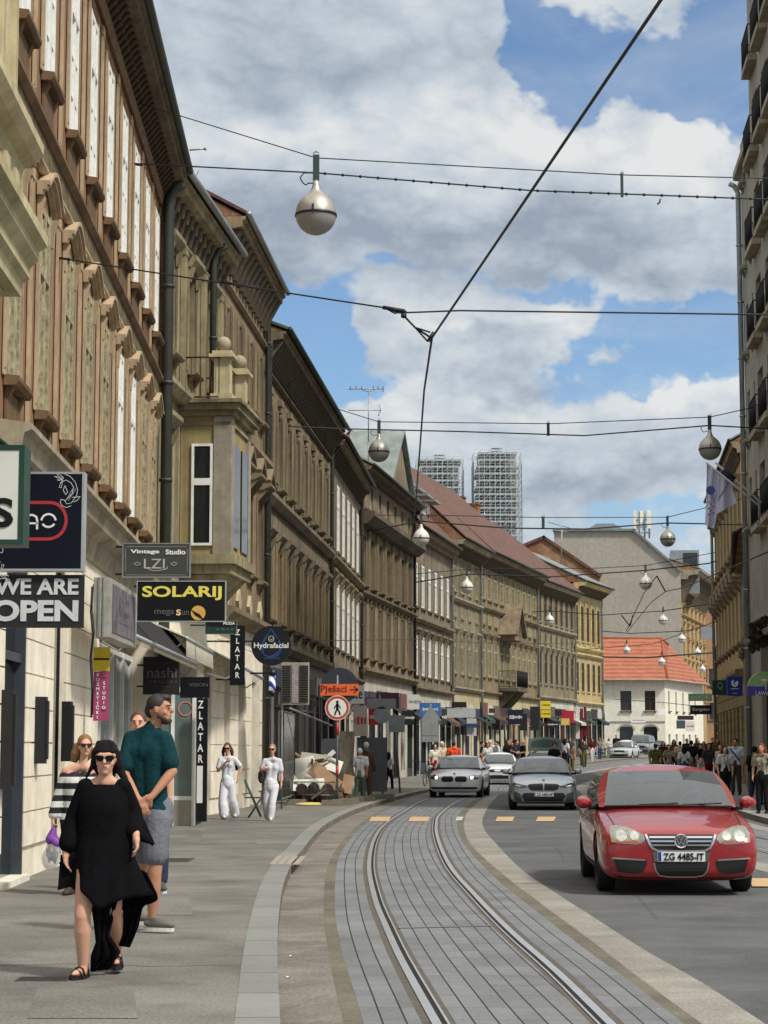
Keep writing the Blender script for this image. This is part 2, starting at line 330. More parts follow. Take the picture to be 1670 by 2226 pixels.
def paver_mat(name, c1, c2, su, sv, lu=.012, lv=.008, dark=.25, offu=0.0):
 m, n, l, b = newmat(name); b.inputs['Roughness'].default_value = .75; b.inputs['Specular IOR Level'].default_value = .35
 t = n.new('ShaderNodeTexCoord'); sp = n.new('ShaderNodeSeparateXYZ'); l.new(t.outputs['UV'], sp.inputs[0])
 def mth(op, a, bb=None):
  q = n.new('ShaderNodeMath'); q.operation = op
  for i, v in enumerate((a, bb)):
   if v is None: continue
   if isinstance(v, (int, float)): q.inputs[i].default_value = v
   else: l.new(v, q.inputs[i])
  return q.outputs[0]
 def line(c, s, w, off=0.0):
  u = mth('DIVIDE', mth('ADD', c, off), s); fr = mth('FRACT', u)
  d = mth('MINIMUM', fr, mth('SUBTRACT', 1.0, fr)); return mth('LESS_THAN', mth('MULTIPLY', d, s), w / 2), mth('FLOOR', u)
 lu_, iu = line(sp.outputs[0], su, lu, offu); lv_, iv = line(sp.outputs[1], sv, lv)
 wn_ = n.new('ShaderNodeTexWhiteNoise'); wn_.noise_dimensions = '2D'; cb = n.new('ShaderNodeCombineXYZ'); l.new(iu, cb.inputs[0]); l.new(iv, cb.inputs[1]); l.new(cb.outputs[0], wn_.inputs['Vector'])
 nz = n.new('ShaderNodeTexNoise'); l.new(t.outputs['Object'], nz.inputs[0]); nz.inputs['Scale'].default_value = 1.1; nz.inputs['Detail'].default_value = 8; nz.inputs['Roughness'].default_value = .7
 nf = n.new('ShaderNodeTexNoise'); l.new(t.outputs['Object'], nf.inputs[0]); nf.inputs['Scale'].default_value = 45; nf.inputs['Detail'].default_value = 4
 fac = mth('ADD', mth('ADD', mth('MULTIPLY', wn_.outputs['Value'], .18), mth('MULTIPLY', nz.outputs['Fac'], .78)), mth('MULTIPLY', mth('SUBTRACT', nf.outputs['Fac'], .5), .5))
 r = n.new('ShaderNodeValToRGB'); l.new(fac, r.inputs[0]); r.color_ramp.elements[0].position = .15; r.color_ramp.elements[1].position = .85
 r.color_ramp.elements[0].color = lin(c1) + (1,); r.color_ramp.elements[1].color = lin(c2) + (1,)
 ln = mth('MAXIMUM', lu_, mth('MULTIPLY', lv_, .8))
 mx = n.new('ShaderNodeMixRGB'); l.new(ln, mx.inputs[0]); l.new(r.outputs[0], mx.inputs[1]); mx.inputs[2].default_value = lin((dark * 100 + 14, dark * 95 + 14, dark * 90 + 14)) + (1,)
 l.new(mx.outputs[0], b.inputs['Base Color'])
 bp = n.new('ShaderNodeBump'); bp.inputs['Strength'].default_value = .5; bp.inputs['Distance'].default_value = .01
 l.new(mth('SUBTRACT', mth('MULTIPLY', nf.outputs['Fac'], .25), ln), bp.inputs['Height']); l.new(bp.outputs[0], b.inputs['Normal'])
 M[name] = m; return m
asph = ground_mat('asphalt', (74, 76, 78), (100, 101, 101), 55, .5, stain=((110, 108, 104), .4), cracks=.35)
swalk = ground_mat('sidewalk_asphalt', (104, 102, 97), (128, 125, 118), 42, .55, stain=((88, 85, 80), .7))
gutter = ground_mat('gutter_asphalt', (108, 103, 96), (132, 128, 120), 36, .9, stain=((86, 76, 66), .7), cracks=.2)
border = ground_mat('border_stone', (92, 88, 78), (118, 112, 98), 60, .8)
concr = ground_mat('track_concrete', (122, 120, 113), (154, 151, 142), 50, .9, stain=((120, 112, 98), .4), bump=.6)
earth = ground_mat('earth', (100, 98, 92), (120, 116, 108), 10, .1)
pav = paver_mat('track_pavers', (84, 87, 90), (138, 140, 141), .142, .60, offu=.03)
kerbm = paver_mat('kerb_granite', (112, 114, 112), (146, 146, 140), 5.0, 1.15, lv=.022, dark=.35, offu=1.0)
railm = mat('rail_steel', (190, 192, 192), .30, .55, .12, 3)
grime = mat('rail_grime', (84, 78, 70), .8, 0, .35, 9)
groove = mat('rail_groove', (16, 14, 12), .9, 0, .2, 5)
markm = mat('road_paint_orange', (196, 164, 120), .8, 0, .25, 14, dirt=((150, 130, 105), .7, 9))
markw = mat('road_paint_white', (205, 200, 186), .8, 0, .2, 14, dirt=((120, 118, 112), .8, 5))
gy = [-60, -20, 0, 20, 40, 60, 75] + [75 + 6 * i for i in range(1, 22)] + [230, 300, 500, 900, 1600, 2600]
vs = []; fs = []
for i, Y in enumerate(gy):
 for X in (-900, -60, 0, 60, 900): vs.append((X, Y, gz(Y) - .02))
for i in range(len(gy) - 1):
 for j in range(4): fs.append((i * 5 + j, i * 5 + j + 1, (i + 1) * 5 + j + 1, (i + 1) * 5 + j))
me = bpy.data.meshes.new('ground'); me.from_pydata(vs, [], fs); me.materials.append(earth); struct(link('ground', me))
road_r = offc(12.85)
ribbon('road', [v + Vector((-.6, 0, 0)) for v in kerb_o], [v + Vector((.5, 0, 0)) for v in kerb_r], 0.0, asph, 6)
ribbon('gutter_strip', kerb_o, pav_l0, .004, gutter, 2)
ribbon('track_border_strip', pav_l0, pav_l1, .005, border)
def offset(c, d):
 out = []
 for i, p in enumerate(c):
  t = (c[min(i + 1, len(c) - 1)] - c[max(i - 1, 0)]).normalized(); out.append(p + Vector((t.y, -t.x, 0)) * d)
 return out
ribbon('track_paving', pav_l1, offset(rail_l, -.10), .006, pav)
ribbon('track_paving', offset(rail_l, .10), offset(rail_r, -.10), .006, pav)
ribbon('track_paving', offset(rail_r, .10), pav_r1, .006, pav)
ribbon('track_border_strip', pav_r1, pav_r0, .005, border)
ribbon('track_concrete_strip', pav_r0, con_r, .004, concr, 2)
def rail(c, side):
 ribbon('tram_rail', offset(c, -.10), offset(c, .10), .005, grime)
 ribbon('tram_rail', offset(c, -.045 * side), offset(c, .012 * side), .012, railm) if side > 0 else ribbon('tram_rail', offset(c, -.012), offset(c, .045), .012, railm)
 a, b_ = (.012, .046) if side > 0 else (-.046, -.012)
 ribbon('tram_rail', offset(c, a), offset(c, b_), .008, groove)
 a, b_ = (.046, .062) if side > 0 else (-.062, -.046)
 ribbon('tram_rail', offset(c, a), offset(c, b_), .012, railm)
rail(rail_l, 1); rail(rail_r, -1)
ribbon('track_concrete_strip', t2a, t2b, .004, concr)
ribbon('track_paving', t2b, offset(r2l, -.10), .006, pav)
ribbon('track_paving', offset(r2l, .10), offset(r2r, -.10), .006, pav)
ribbon('track_paving', offset(r2r, .10), t2c, .006, pav)
ribbon('track_concrete_strip', t2c, t2d, .004, concr)
rail(r2l, 1); rail(r2r, -1)
SW = .12
lwall = resamp(crom([Vector((-9, -5, 0)), Vector((-9, 4, 0)), Vector((-9, 60, 0)), Vector((-4, 100, 0)), Vector((8, 150, 0)), Vector((22, 200, 0)), Vector((30, 225, 0))], 2), YS)
kin = offset(kerb_o, -.25)
kin = [Vector((min(a.x, b.x - .2), a.y, 0)) for a, b in zip(kin, kerb_o)]
ribbon('sidewalk', lwall, kin, SW, swalk, 3)
kb = kerb_o
def kerb(inner, outer, h, mtl):
 a = ribbon('kerb', inner, outer, h + .004, mtl)
 vs = []; fs = []
 for i, p in enumerate(outer): vs += [(p.x, p.y, gz(p.y) - .02), (p.x, p.y, gz(p.y) + h + .004)]
 for i in range(len(outer) - 1): fs.append((2 * i, 2 * i + 2, 2 * i + 3, 2 * i + 1))
 me = bpy.data.meshes.new('kerb_face'); me.from_pydata(vs, [], fs); me.materials.append(ground_kf); struct(link('kerb_face', me))
ground_kf = ground_mat('kerb_face', (96, 88, 76), (124, 116, 102), 40, 1.2)
kerb(kin, kerb_o, SW, kerbm)
rk_in = offset(kerb_r, .28); far_r = offset(kerb_r, 14.0)
ribbon('sidewalk', rk_in, far_r, SW, swalk, 3)
kerb(list(rk_in), kerb_r, SW, kerbm)
mb = MB()
for k in range(4):
 a = G(585 + k * 17, 1881, SW); b = G(603 + k * 17, 1862, SW); w = Vector((.075, 0, 0))
 mb.add([a + Vector((0, 0, .008)), a + w + Vector((0, 0, .008)), b + w + Vector((0, 0, .008)), b + Vector((0, 0, .008))], [(0, 1, 2, 3)])
struct(mb.build('drop_kerb_slabs', mat('groove_slab', (150, 144, 130), .9)))
mb = MB(); mw = MB()
def mark(tgt, x0, x1, y0, y1, z=.010, sk=4):
 a, b, c, d = G(x0, y1), G(x1, y1), G(x1 + sk, y0), G(x0 + sk, y0)
 tgt.add([v + Vector((0, 0, z)) for v in (a, b, c, d)], [(0, 1, 2, 3)])
for (x0, x1) in ((803, 845), (888, 930), (1077, 1114), (1165, 1204)): mark(mb, x0, x1, 1777, 1787, .016, 5)
mark(mb, 1636, 1720, 1912, 1930, .016, -6); mark(mw, 990, 1004, 1777, 1785, .016)
struct(mb.build('crossing_marks', markm)); struct(mw.build('crossing_marks', markw))
a, b = G(865, 2020), G(1075, 2015)
mb = MB(); mb.add([a + Vector((0, -.03, .011)), b + Vector((0, -.03, .011)), b + Vector((0, .04, .011)), a + Vector((0, .04, .011))], [(0, 1, 2, 3)])
struct(mb.build('rail_tie_plate', mat('tie_plate', (120, 116, 108), .6, .3, .3, 20)))
def cover(x, y, w, l, z=SW):
 c = G(x, y, z); mb = MB(); mb.box(c.x - w, c.x + w, c.y - l, c.y + l, z - .01, z + .004)
 for k in range(5): mb.box(c.x - w * .9, c.x + w * .9, c.y - l + (k + .5) * l * .38, c.y - l + (k + .7) * l * .38, z + .004, z + .007)
 struct(mb.build('manhole_cover', mat('cast_iron', (72, 68, 62), .6, .3, .3, 12)))
cover(372, 1870, .28, .5); cover(95, 2129, .17, .12)
for i, (x, y) in enumerate(((634, 2082), (628, 2128))):
 c = G(x, y); mb = MB(); mb.add([(c.x - .016, c.y - .02, .012), (c.x + .018, c.y - .01, .02), (c.x + .014, c.y + .02, .012), (c.x - .018, c.y + .012, .018)], [(0, 1, 2, 3)])
 o = mb.build('litter', mat('paper', (230, 228, 220), .8)); tag(o, ['white scrap of paper in the gutter, the farther one', 'white scrap of paper in the gutter, the nearer one'][i], 'litter', 'paper scraps in the gutter')
random.seed(9)
for (pts, w) in (([(0, 2100), (150, 2096), (330, 2101), (500, 2098)], .016), ([(20, 1975), (210, 1972), (420, 1968), (560, 1964)], .012), ([(380, 1918), (480, 1915), (575, 1914)], .012), ([(0, 2010), (60, 1990), (180, 1978)], .008), ([(480, 1700 + 128), (560, 1826), (640, 1829)], .02)):
 mb = MB(); q = crom([G(x, y, SW) for x, y in pts], .15); q = [v + Vector((0, random.uniform(-.02, .02), .003)) for v in q]
 for a, c in zip(q[:-1], q[1:]): mb.add([a + Vector((0, -w / 2, 0)), c + Vector((0, -w / 2, 0)), c + Vector((0, w / 2, 0)), a + Vector((0, w / 2, 0))], [(0, 1, 2, 3)])
 struct(mb.build('tar_seam', mat('tar_seam', (84, 80, 74), .9, 0, .3, 9)))
for (x0, x1, y0, y1) in ((250, 420, 1945, 1990), (60, 300, 2150, 2215), (430, 560, 1800, 1835)):
 mb = MB(); a, b, c, d = G(x0, y1, SW), G(x1, y1, SW), G(x1 - 10, y0, SW), G(x0 + 20, y0, SW); mb.add([v + Vector((0, 0, .0035)) for v in (a, b, c, d)], [(0, 1, 2, 3)])
 struct(mb.build('pavement_patch', M['sidewalk_patch'] if 'sidewalk_patch' in M else ground_mat('sidewalk_patch', (102, 100, 95), (125, 122, 115), 42, .6)))
m_ochre = stucco('stucco_terracotta', (150, 114, 84), (112, 90, 70), .8, .4, .7)
m_trim = stucco('stucco_trim_beige', (186, 164, 134), (144, 124, 100), .75, .4, 1.2)
m_cream = stucco('stucco_cream', (238, 229, 208), (214, 202, 176), .5, .08, .6)
m_creamb = stucco('stucco_old_cream', (196, 184, 148), (150, 138, 104), .7, .35, .8)
m_soot = stucco('stucco_sooty_olive', (158, 147, 116), (96, 88, 70), .85, .7, .6)
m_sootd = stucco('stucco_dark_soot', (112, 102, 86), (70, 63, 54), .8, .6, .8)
m_brown = stucco('stucco_brown', (150, 132, 106), (102, 90, 74), .8, .55, .7)
m_gb = stucco('stucco_grey_brown', (142, 128, 104), (90, 80, 66), .75, .55, .6)
m_gb2 = stucco('stucco_khaki', (140, 130, 110), (88, 80, 68), .75, .55, .6)
m_pale = stucco('stucco_pale_grey', (142, 132, 106), (86, 78, 62), .8, .5, .5)
m_yel = stucco('stucco_yellow', (190, 172, 130), (140, 120, 78), .7, .45, .7)
m_grey = stucco('render_grey', (162, 156, 142), (124, 116, 104), .6, .35, .4)
m_blank = stucco('render_blank_grey', (168, 162, 152), (150, 140, 124), .6, .12, .12)
m_white = stucco('render_white', (226, 222, 206), (204, 200, 184), .5, .06, .3)
m_stone = stucco('stone_trim', (168, 158, 136), (112, 104, 88), .7, .4, 1.5)
m_sill = stucco('sill_brown', (122, 98, 74), (80, 66, 52), .8, .5, 1.5)
m_wood = mat('dark_wood', (58, 44, 34), .7, 0, .3, 4)
m_wfr = mat('window_white', (232, 232, 226), .55, 0, .06, 3, dirt=((190, 186, 174), .5, 4))
m_ofr = mat('window_old_paint', (172, 164, 132), .8, 0, .3, 5, dirt=((70, 60, 46), .9, 7))
m_bfr = mat('window_brown', (78, 62, 46), .7, 0, .3, 5)
m_pane = glassmat('window_glass', (34, 38, 40), .08, .7)
m_pane2 = mat('curtained_glass', (150, 150, 140), .25, 0, .45, 1.4, 0, .6)
m_shut = mat('peeling_shutter', (176, 166, 128), .85, 0, .35, 3, .4, .3, dirt=((62, 54, 40), .95, 5))
m_tile = mat('roof_tile_brown', (104, 74, 64), .85, 0, .35, 3, .5, .3, dirt=((72, 60, 54), .8, .8))
m_otile = mat('roof_tile_orange', (150, 84, 60), .85, 0, .3, 3, .5, .3, dirt=((160, 80, 56), .6, .6))
m_metalr = mat('roof_sheet', (128, 138, 134), .5, .3, .25, 1.5, dirt=((90, 100, 92), .6, 1))
m_gutter = mat('gutter_green_zinc', (64, 68, 62), .6, .3, .25, 3)
m_zinc = mat('zinc', (150, 156, 156), .45, .6, .2, 2)
m_dark = mat('dark_interior', (26, 24, 22), .9, 0, .3, 2)
m_black = mat('black_paint', (24, 25, 28), .45, 0, .2, 3)
m_iron = mat('wrought_iron', (30, 30, 32), .6, .4, .2, 6)
m_brick = mat('old_brick', (126, 90, 70), .95, 0, .35, 7, .6, .2, dirt=((178, 152, 116), .8, .35))
class Bld:
 """a house: local x runs along the facade, local -y is out towards the street"""
 def __init__(s, name, label, A, B, H, depth=11.0, cat='building', group=None):
  A = Vector((A[0], A[1], 0)); B = Vector((B[0], B[1], 0)); t = (B - A)
  s.L = t.length; s.H = H; s.D = depth; s.A = A; s.t = t.normalized(); s.n = Vector((s.t.y, -s.t.x, 0)); s.z0 = gz((A.y + B.y) / 2)
  s.root = thing(name, label, cat, (A.x, A.y, 0), math.atan2(t.y, t.x), group)
 def part(s, name, mb, m, parent=None, loc=None): return mb.build(name, m, parent or s.root, loc)
 def uz(s, x, y, p=0.0):                            # where a view ray meets the facade plane, p metres proud of it
  r = ray(x, y); o = Vector((0, 0, CAMZ)); a = s.A + s.n * p
  k = (a - o).dot(s.n) / r.dot(s.n); q = o + r * k
  return (q - s.A).dot(s.t), q.z
 def walls(s, m, rows, z0=0.0, z1=None, name='wall', rec=.22, sides=True, thick=None, base=None):
  """facade with real openings: rows = [(z0,z1,[(u,w),...])], non-overlapping in z"""
  z1 = s.H if z1 is None else z1; L = s.L; mb = MB()
  rows = sorted(rows, key=lambda r: r[0]); z = z0
  def q(u0, u1, a, b):
   if u1 - u0 > 1e-4 and b - a > 1e-4: mb.add([(u0, 0, a), (u1, 0, a), (u1, 0, b), (u0, 0, b)], [(0, 1, 2, 3)])
  for (a, b, ops) in rows:
   q(0, L, z, a); u = 0
   for (c, w) in sorted(ops):
    q(u, c - w / 2, a, b); u = c + w / 2
    l, r_ = c - w / 2, c + w / 2
    mb.add([(l, 0, a), (l, rec, a), (l, rec, b), (l, 0, b)], [(0, 1, 2, 3)]); mb.add([(r_, 0, a), (r_, 0, b), (r_, rec, b), (r_, rec, a)], [(0, 1, 2, 3)])
    mb.add([(l, 0, b), (l, rec, b), (r_, rec, b), (r_, 0, b)], [(0, 1, 2, 3)]); mb.add([(l, 0, a), (r_, 0, a), (r_, rec, a), (l, rec, a)], [(0, 1, 2, 3)])
   q(u, L, a, b); z = b
  q(0, L, z, z1)
  if sides:
   D = s.D
   mb.add([(0, 0, z0), (0, 0, z1), (0, D, z1), (0, D, z0)], [(0, 1, 2, 3)]); mb.add([(L, 0, z0), (L, D, z0), (L, D, z1), (L, 0, z1)], [(0, 1, 2, 3)])
   mb.add([(0, D, z0), (0, D, z1), (L, D, z1), (L, D, z0)], [(0, 1, 2, 3)])
  s.last = mb.build(name, m, s.root, fix=False); return s.last
 def profile(s, name, poly, m, u0=0.0, u1=None, parent=None):   # poly of (out, z), extruded along the facade
  mb = MB(); u1 = s.L if u1 is None else u1
  mb.prism(poly, lambda o, z, t: (t, -o, z), u0, u1)
  return s.part(name, mb, m, parent)
 def cornice(s, z, out, h, m, m2=None, step=.55, cw=.22, cd=None, name='cornice', frieze=.35):
  e = .012
  s.profile(name, [(e, z - h), (out * .35, z - h), (out * .4, z - h * .62), (out * .85, z - h * .5), (out * .88, z - h * .2), (out, z - h * .15), (out, z), (e, z)], m, .0, s.L)
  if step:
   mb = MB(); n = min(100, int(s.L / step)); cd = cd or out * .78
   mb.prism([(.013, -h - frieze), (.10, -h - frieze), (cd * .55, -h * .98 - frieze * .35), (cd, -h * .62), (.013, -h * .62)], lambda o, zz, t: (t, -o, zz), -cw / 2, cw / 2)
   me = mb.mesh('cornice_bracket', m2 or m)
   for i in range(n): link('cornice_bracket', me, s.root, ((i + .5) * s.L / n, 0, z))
 def band(s, z, out, h, m, name='string_course'):
  s.profile(name, [(.012, z - h), (out * .5, z - h), (out, z - h * .4), (out, z), (.012, z + .04)], m)
 def roof(s, m, over=.5, ridge=5.0, inset=5.5, z=None, back=None, gable=m_brick, gutter=m_gutter, u0=0.0, u1=None):
  z = s.H if z is None else z; u1 = s.L if u1 is None else u1; D = back or s.D; e = .03
  mb = MB(); mb.prism([(over, z + e), (over, z + e + .08), (-inset, z + ridge + .1), (-D, z + .12), (-D, z + e), (-inset, z + ridge)], lambda o, zz, t: (t, -o, zz), u0 - .02, u1 + .02)
  r = s.part('roof', mb, m)
  mb = MB(); mb.prism([(over - .1, z), (-inset, z + ridge - .08), (-D + .1, z)], lambda o, zz, t: (t, -o, zz), u0 + .03, u1 - .03); s.part('gable_wall', mb, gable)
  if gutter: mb = MB(); mb.tube([(u0, -over - .05, z + .04), (u1, -over - .05, z + .04)], .075, 8); s.part('gutter', mb, gutter)
  return r
 def pipe(s, u, z0, z1, r=.07, m=m_gutter, out=.14):
  mb = MB(); mb.tube([(u, -out, z0), (u, -out, z1 - .35), (u, -out - .12, z1 - .1), (u, -out - .3, z1)], r, 8)
  for z in range(int(z0) + 1, int(z1), 2): mb.tube([(u, -out, z), (u, -out, z + .06)], r * 1.25, 8)
  return s.part('downpipe', mb, m)
_wc = {}
def win_mesh(w, h, mf, arch=0, depth=.07, bars='T', fr=.07):
 k = ('w', w, h, mf.name, arch, bars, fr)
 if k in _wc: return _wc[k]
 mb = MB(); f = fr
 mb.box(-w / 2, -w / 2 + f, 0, depth, 0, h); mb.box(w / 2 - f, w / 2, 0, depth, 0, h); mb.box(-w / 2 + f, w / 2 - f, .004, depth - .004, 0, f); mb.box(-w / 2 + f, w / 2 - f, .004, depth - .004, h - f, h)
 if 'T' in bars: mb.box(-w / 2 + f, w / 2 - f, -.01, depth - .01, h * .66, h * .66 + f * 1.1)
 if 'M' in bars or 'T' in bars: mb.box(-f * .55, f * .55, -.004, depth - .006, f, h - f)
 if 'G' in bars:
  for q in (.22, .44): mb.box(-w / 2 + f, w / 2 - f, .01, depth - .02, h * q, h * q + .03)
 _wc[k] = mb.mesh('window', mf); return _wc[k]
def pane_mesh(w, h, mp):
 k = ('p', w, h, mp.name)
 if k not in _wc: _wc[k] = MB().box(-w / 2 + .02, w / 2 - .02, .03, .05, .02, h - .02).mesh('pane', mp)
 return _wc[k]
def sill_mesh(w, m, out=.22, th=.1, br=True, panel=0.0):
 k = ('s', w, m.name, out, th, br, panel)
 if k in _wc: return _wc[k]
 mb = MB(); mb.prism([(.012, -th), (out * .8, -th), (out, -th * .5), (out, .0), (.012, .02)], lambda o, z, t: (t, -o, z), -w / 2 - .08, w / 2 + .08)
 if br:
  for sx in (-1, 1): mb.prism([(.012, -th - .16), (.04, -th - .16), (out * .6, -th - .002), (.012, -th - .002)], lambda o, z, t: (t, -o, z), sx * w * .42 - .06, sx * w * .42 + .06)
 if panel: mb.box(-w / 2, w / 2, -.045, -.012, -th - panel, -th - .03)
 _wc[k] = mb.mesh('window_sill', m); return _wc[k]
def hood_mesh(w, kind, m, out=.3, fl=.14):
 """window surround: flanking strips handled separately; kinds: flat, arch, tri"""
 k = ('h', w, kind, m.name, out)
 if k in _wc: return _wc[k]
 mb = MB(); W2 = w / 2 + .16
 if kind == 'flat':
  mb.prism([(.012, .1), (out * .4, .1), (out, .26), (out, .36), (.012, .4)], lambda o, z, t: (t, -o, z), -W2, W2)
  for sx in (-1, 1): mb.prism([(.012, -.22), (.06, -.22), (out * .75, .098), (.012, .098)], lambda o, z, t: (t, -o, z), sx * (W2 - .12) - .06, sx * (W2 - .12) + .06)
 if kind == 'tri':
  mb.prism([(.012, .1), (out * .5, .1), (out, .2), (out, .28), (.012, .28)], lambda o, z, t: (t, -o, z), -W2, W2)
  mb.prism([(-W2, .285), (W2, .285), (0, .285 + W2 * .62)], lambda a, z, t: (a, -t, z), .014, out * .5)
  for sx in (-1, 1):
   a = Vector((sx * W2, 0, .28)); b = Vector((0, 0, .28 + W2 * .62)); d = (b - a).normalized()
   mb.obox((a + b) / 2 + Vector((0, -out * .5 - .008, .05)), d, Vector((0, 1, 0)), d.cross(Vector((0, 1, 0))), ((b - a).length / 2 + .02, out * .5 - .002, .05))
  for sx in (-1, 1): mb.prism([(.012, -.2), (.06, -.2), (out * .75, .098), (.012, .098)], lambda o, z, t: (t, -o, z), sx * (W2 - .12) - .06, sx * (W2 - .12) + .06)
 if kind == 'arch':
  n = 10; ring = []
  for i in range(n + 1):
   t = -1 + 2 * i / n; ring.append((t * W2, .27 * math.cos(t * math.pi / 2) + .02))
  pts = [(-W2 - .09, .02)] + ring[0:1] + ring[1:-1] + ring[-1:] + [(W2 + .09, .02)]
  for (d0, d1, o1) in ((.12, .17, out), (.06, .12, out * .8), (0.0, .06, out * .5)):
   for a, b in zip(pts[:-1], pts[1:]):
    mb.prism([(a[0], a[1] + d0), (b[0], b[1] + d0), (b[0], b[1] + d1), (a[0], a[1] + d1)], lambda x, z, t: (x, -t, z), .013, o1)
  for sx in (-1, 1): mb.prism([(.012, -.34), (.05, -.34), (out * .35, -.15), (out * .6, .015), (.012, .015)], lambda o, z, t: (t, -o, z), sx * (W2 - .05) - .055, sx * (W2 - .05) + .055)
 _wc[k] = mb.mesh('window_hood', m); return _wc[k]
def flank_mesh(w, h, m, fw=.13, out=.07):
 k = ('f', w, h, m.name, fw, out)
 if k in _wc: return _wc[k]
 mb = MB()
 for sx in (-1, 1):
  c = sx * (w / 2 + fw / 2 + .02); mb.box(c - fw / 2, c + fw / 2, -out, -.012, -.0, h + .1)
  mb.box(c - fw * .2, c + fw * .2, -out - .012, -out + .004, .08, h)
 _wc[k] = mb.mesh('window_trim', m); return _wc[k]
def windows(b, us, z0, w, h, mf, mp=m_pane, rec=.16, hood=None, hm=None, sill=True, sm=None, flank=None, bars='T', out=.3, sout=.22, panel=0.0, fr=.07, alt=None, fw=.12, fo=.025, srgb=None):
 for i, u in enumerate(us):
  f = mf; p = mp
  if alt and i in alt: f, p = alt[i]
  o = link('window', win_mesh(w, h, f, bars=bars, fr=fr), b.root, (u, rec, z0))
  link('pane', pane_mesh(w, h, p), o)
  if sill: link('window_sill', sill_mesh(w, sm or hm, sout, panel=panel), b.root, (u, 0, z0))
  if hood: link('window_hood', hood_mesh(w, hood, hm, out), b.root, (u, 0, z0 + h))
  if flank: link('window_trim', flank_mesh(w, h, flank, fw, fo), b.root, (u, 0, z0))
def spread(n, L, m0=None): return [(i + .5) * L / n for i in range(n)]
def pilasters(b, us, z0, z1, m, w=.28, out=.09, name='pilaster', flute=True):
 mb = MB(); H = z1 - z0
 mb.box(-w / 2, w / 2, -out, -.012, 0, H)
 if flute:
  for k in (-.28, .28): mb.box(k * w - w * .09, k * w + w * .09, -out - .012, -out + .003, .1, H - .1)
 mb.box(-w * .6, w * .6, -out - .02, -.013, H - .12, H + .02)
 me = mb.mesh(name, m)
 for u in us: link(name, me, b.root, (u, 0, z0))
def courses(b, z0, z1, m, ops, step=.37, out=.04, gap=.022, u0=0.02, u1=None, name='rusticated_courses'):
 """rusticated stucco: raised courses with dark joints, interrupted by the openings"""
 u1 = b.L - .02 if u1 is None else u1; mb = MB(); z = z0
 while z < z1 - .05:
  zt = min(z + step - gap, z1); cuts = []
  for (a, b_, l, r_) in ops:
   if a < zt and b_ > z: cuts.append((l - .005, r_ + .005))
  u = u0
  for (l, r_) in sorted(cuts):
   if l > u + .02: mb.box(u, l, -out, -.001, z, zt)
   u = max(u, r_)
  if u < u1 - .02: mb.box(u, u1, -out, -.001, z, zt)
  z += step
 bm = bmesh.new(); bm.from_mesh(b.last.data); me = mb.mesh('c'); bm.from_mesh(me); bm.to_mesh(b.last.data); bm.free(); bpy.data.meshes.remove(me)
 return b.last
def railing(b, u0, u1, out, z, h=1.0, m=m_iron, step=.13, name='balcony_railing', parent=None, ret=True):
 mb = MB(); pts = ([(u0, -.02), (u0, -out)] if ret else [(u0, -out)]) + ([(u1, -out), (u1, -.02)] if ret else [(u1, -out)])
 for a, c in zip(pts[:-1], pts[1:]):
  A = Vector((a[0], a[1], 0)); C = Vector((c[0], c[1], 0)); n = max(1, int((C - A).length / step))
  for zz in (.08, h): mb.tube([A + Vector((0, 0, z + zz)), C + Vector((0, 0, z + zz))], .022, 5)
  for i in range(n + 1):
   q = A.lerp(C, i / n); mb.tube([q + Vector((0, 0, z + .08)), q + Vector((0, 0, z + h))], .011, 4)
 return b.part(name, mb, m, parent)
_fc = [(38, 40, 44), (150, 146, 136), (58, 40, 36), (30, 48, 66), (190, 184, 168), (34, 34, 36), (92, 84, 72), (112, 60, 52), (46, 62, 52)]
def shops(b, us, zt, z0):
 random.seed(int(b.A.y * 3));
 for i, u in enumerate(us):
  c = random.choice(_fc); c2 = random.choice(_fc)
  b.part('shop_fascia', MB().box(u - 1.05, u + 1.05, -.06, -.013, zt + .05, zt + random.uniform(.45, .8)), mat('fascia_%d_%d' % (c[0], c[1]), c, .55, 0, .2, 2))
  mb = MB(); w = .78
  for x in (-w, random.uniform(-.2, .2), w - .06): mb.box(u + x, u + x + .06, -.02, .06, z0 + .13, zt)
  mb.box(u - w, u + w, -.018, .058, zt - .55, zt - .48); mb.box(u - w, u + w, -.018, .058, z0 + .13, z0 + random.choice((.3, .6, .7)))
  b.part('shop_frame', mb, mat('frame_%d_%d' % (c2[0], c2[1]), c2, .5, 0, .2, 2))
  if random.random() < .45:
   D = random.uniform(.5, .9); ca = random.choice(_fc); mb = MB(); mb.prism([(0.014, zt + .02), (D, zt - .35), (D, zt - .30), (.014, zt + .07)], lambda o, z, t: (t, -o, z), u - .95, u + .95); mb.prism([(D, zt - .50), (D + .01, zt - .50), (D + .01, zt - .302), (D, zt - .302)], lambda o, z, t: (t, -o, z), u - .95, u + .95)
   b.part('shop_awning', mb, mat('awning_%d_%d' % (ca[0], ca[1]), ca, .85, 0, .2, 3))
def cut(ops): # helper to list (u,w)
 return [(u, w) for u, w in ops]
b = Bld('cream_house', 'cream stucco house with a heavy moulded balcony slab at the far left edge', (-3.82, 10.0), (-4.10, 21.0), 15.0, 10)
us = [2.0, 4.6, 7.2, 9.6]
b.walls(m_creamb, [(6.9, 9.6, [(u, 1.1) for u in us]), (10.8, 13.2, [(u, 1.1) for u in us])], z0=4.9)
windows(b, us, 6.9, 1.1, 2.7, m_ofr, hood=None, flank=m_creamb, hm=m_creamb); windows(b, us, 10.8, 1.1, 2.4, m_ofr, hood=None, flank=m_creamb, hm=m_creamb)
b.profile('oriel', [(.013, 7.0), (.2, 7.0), (.2, 12.6), (.013, 12.6)], m_creamb, 6.8, 10.85)
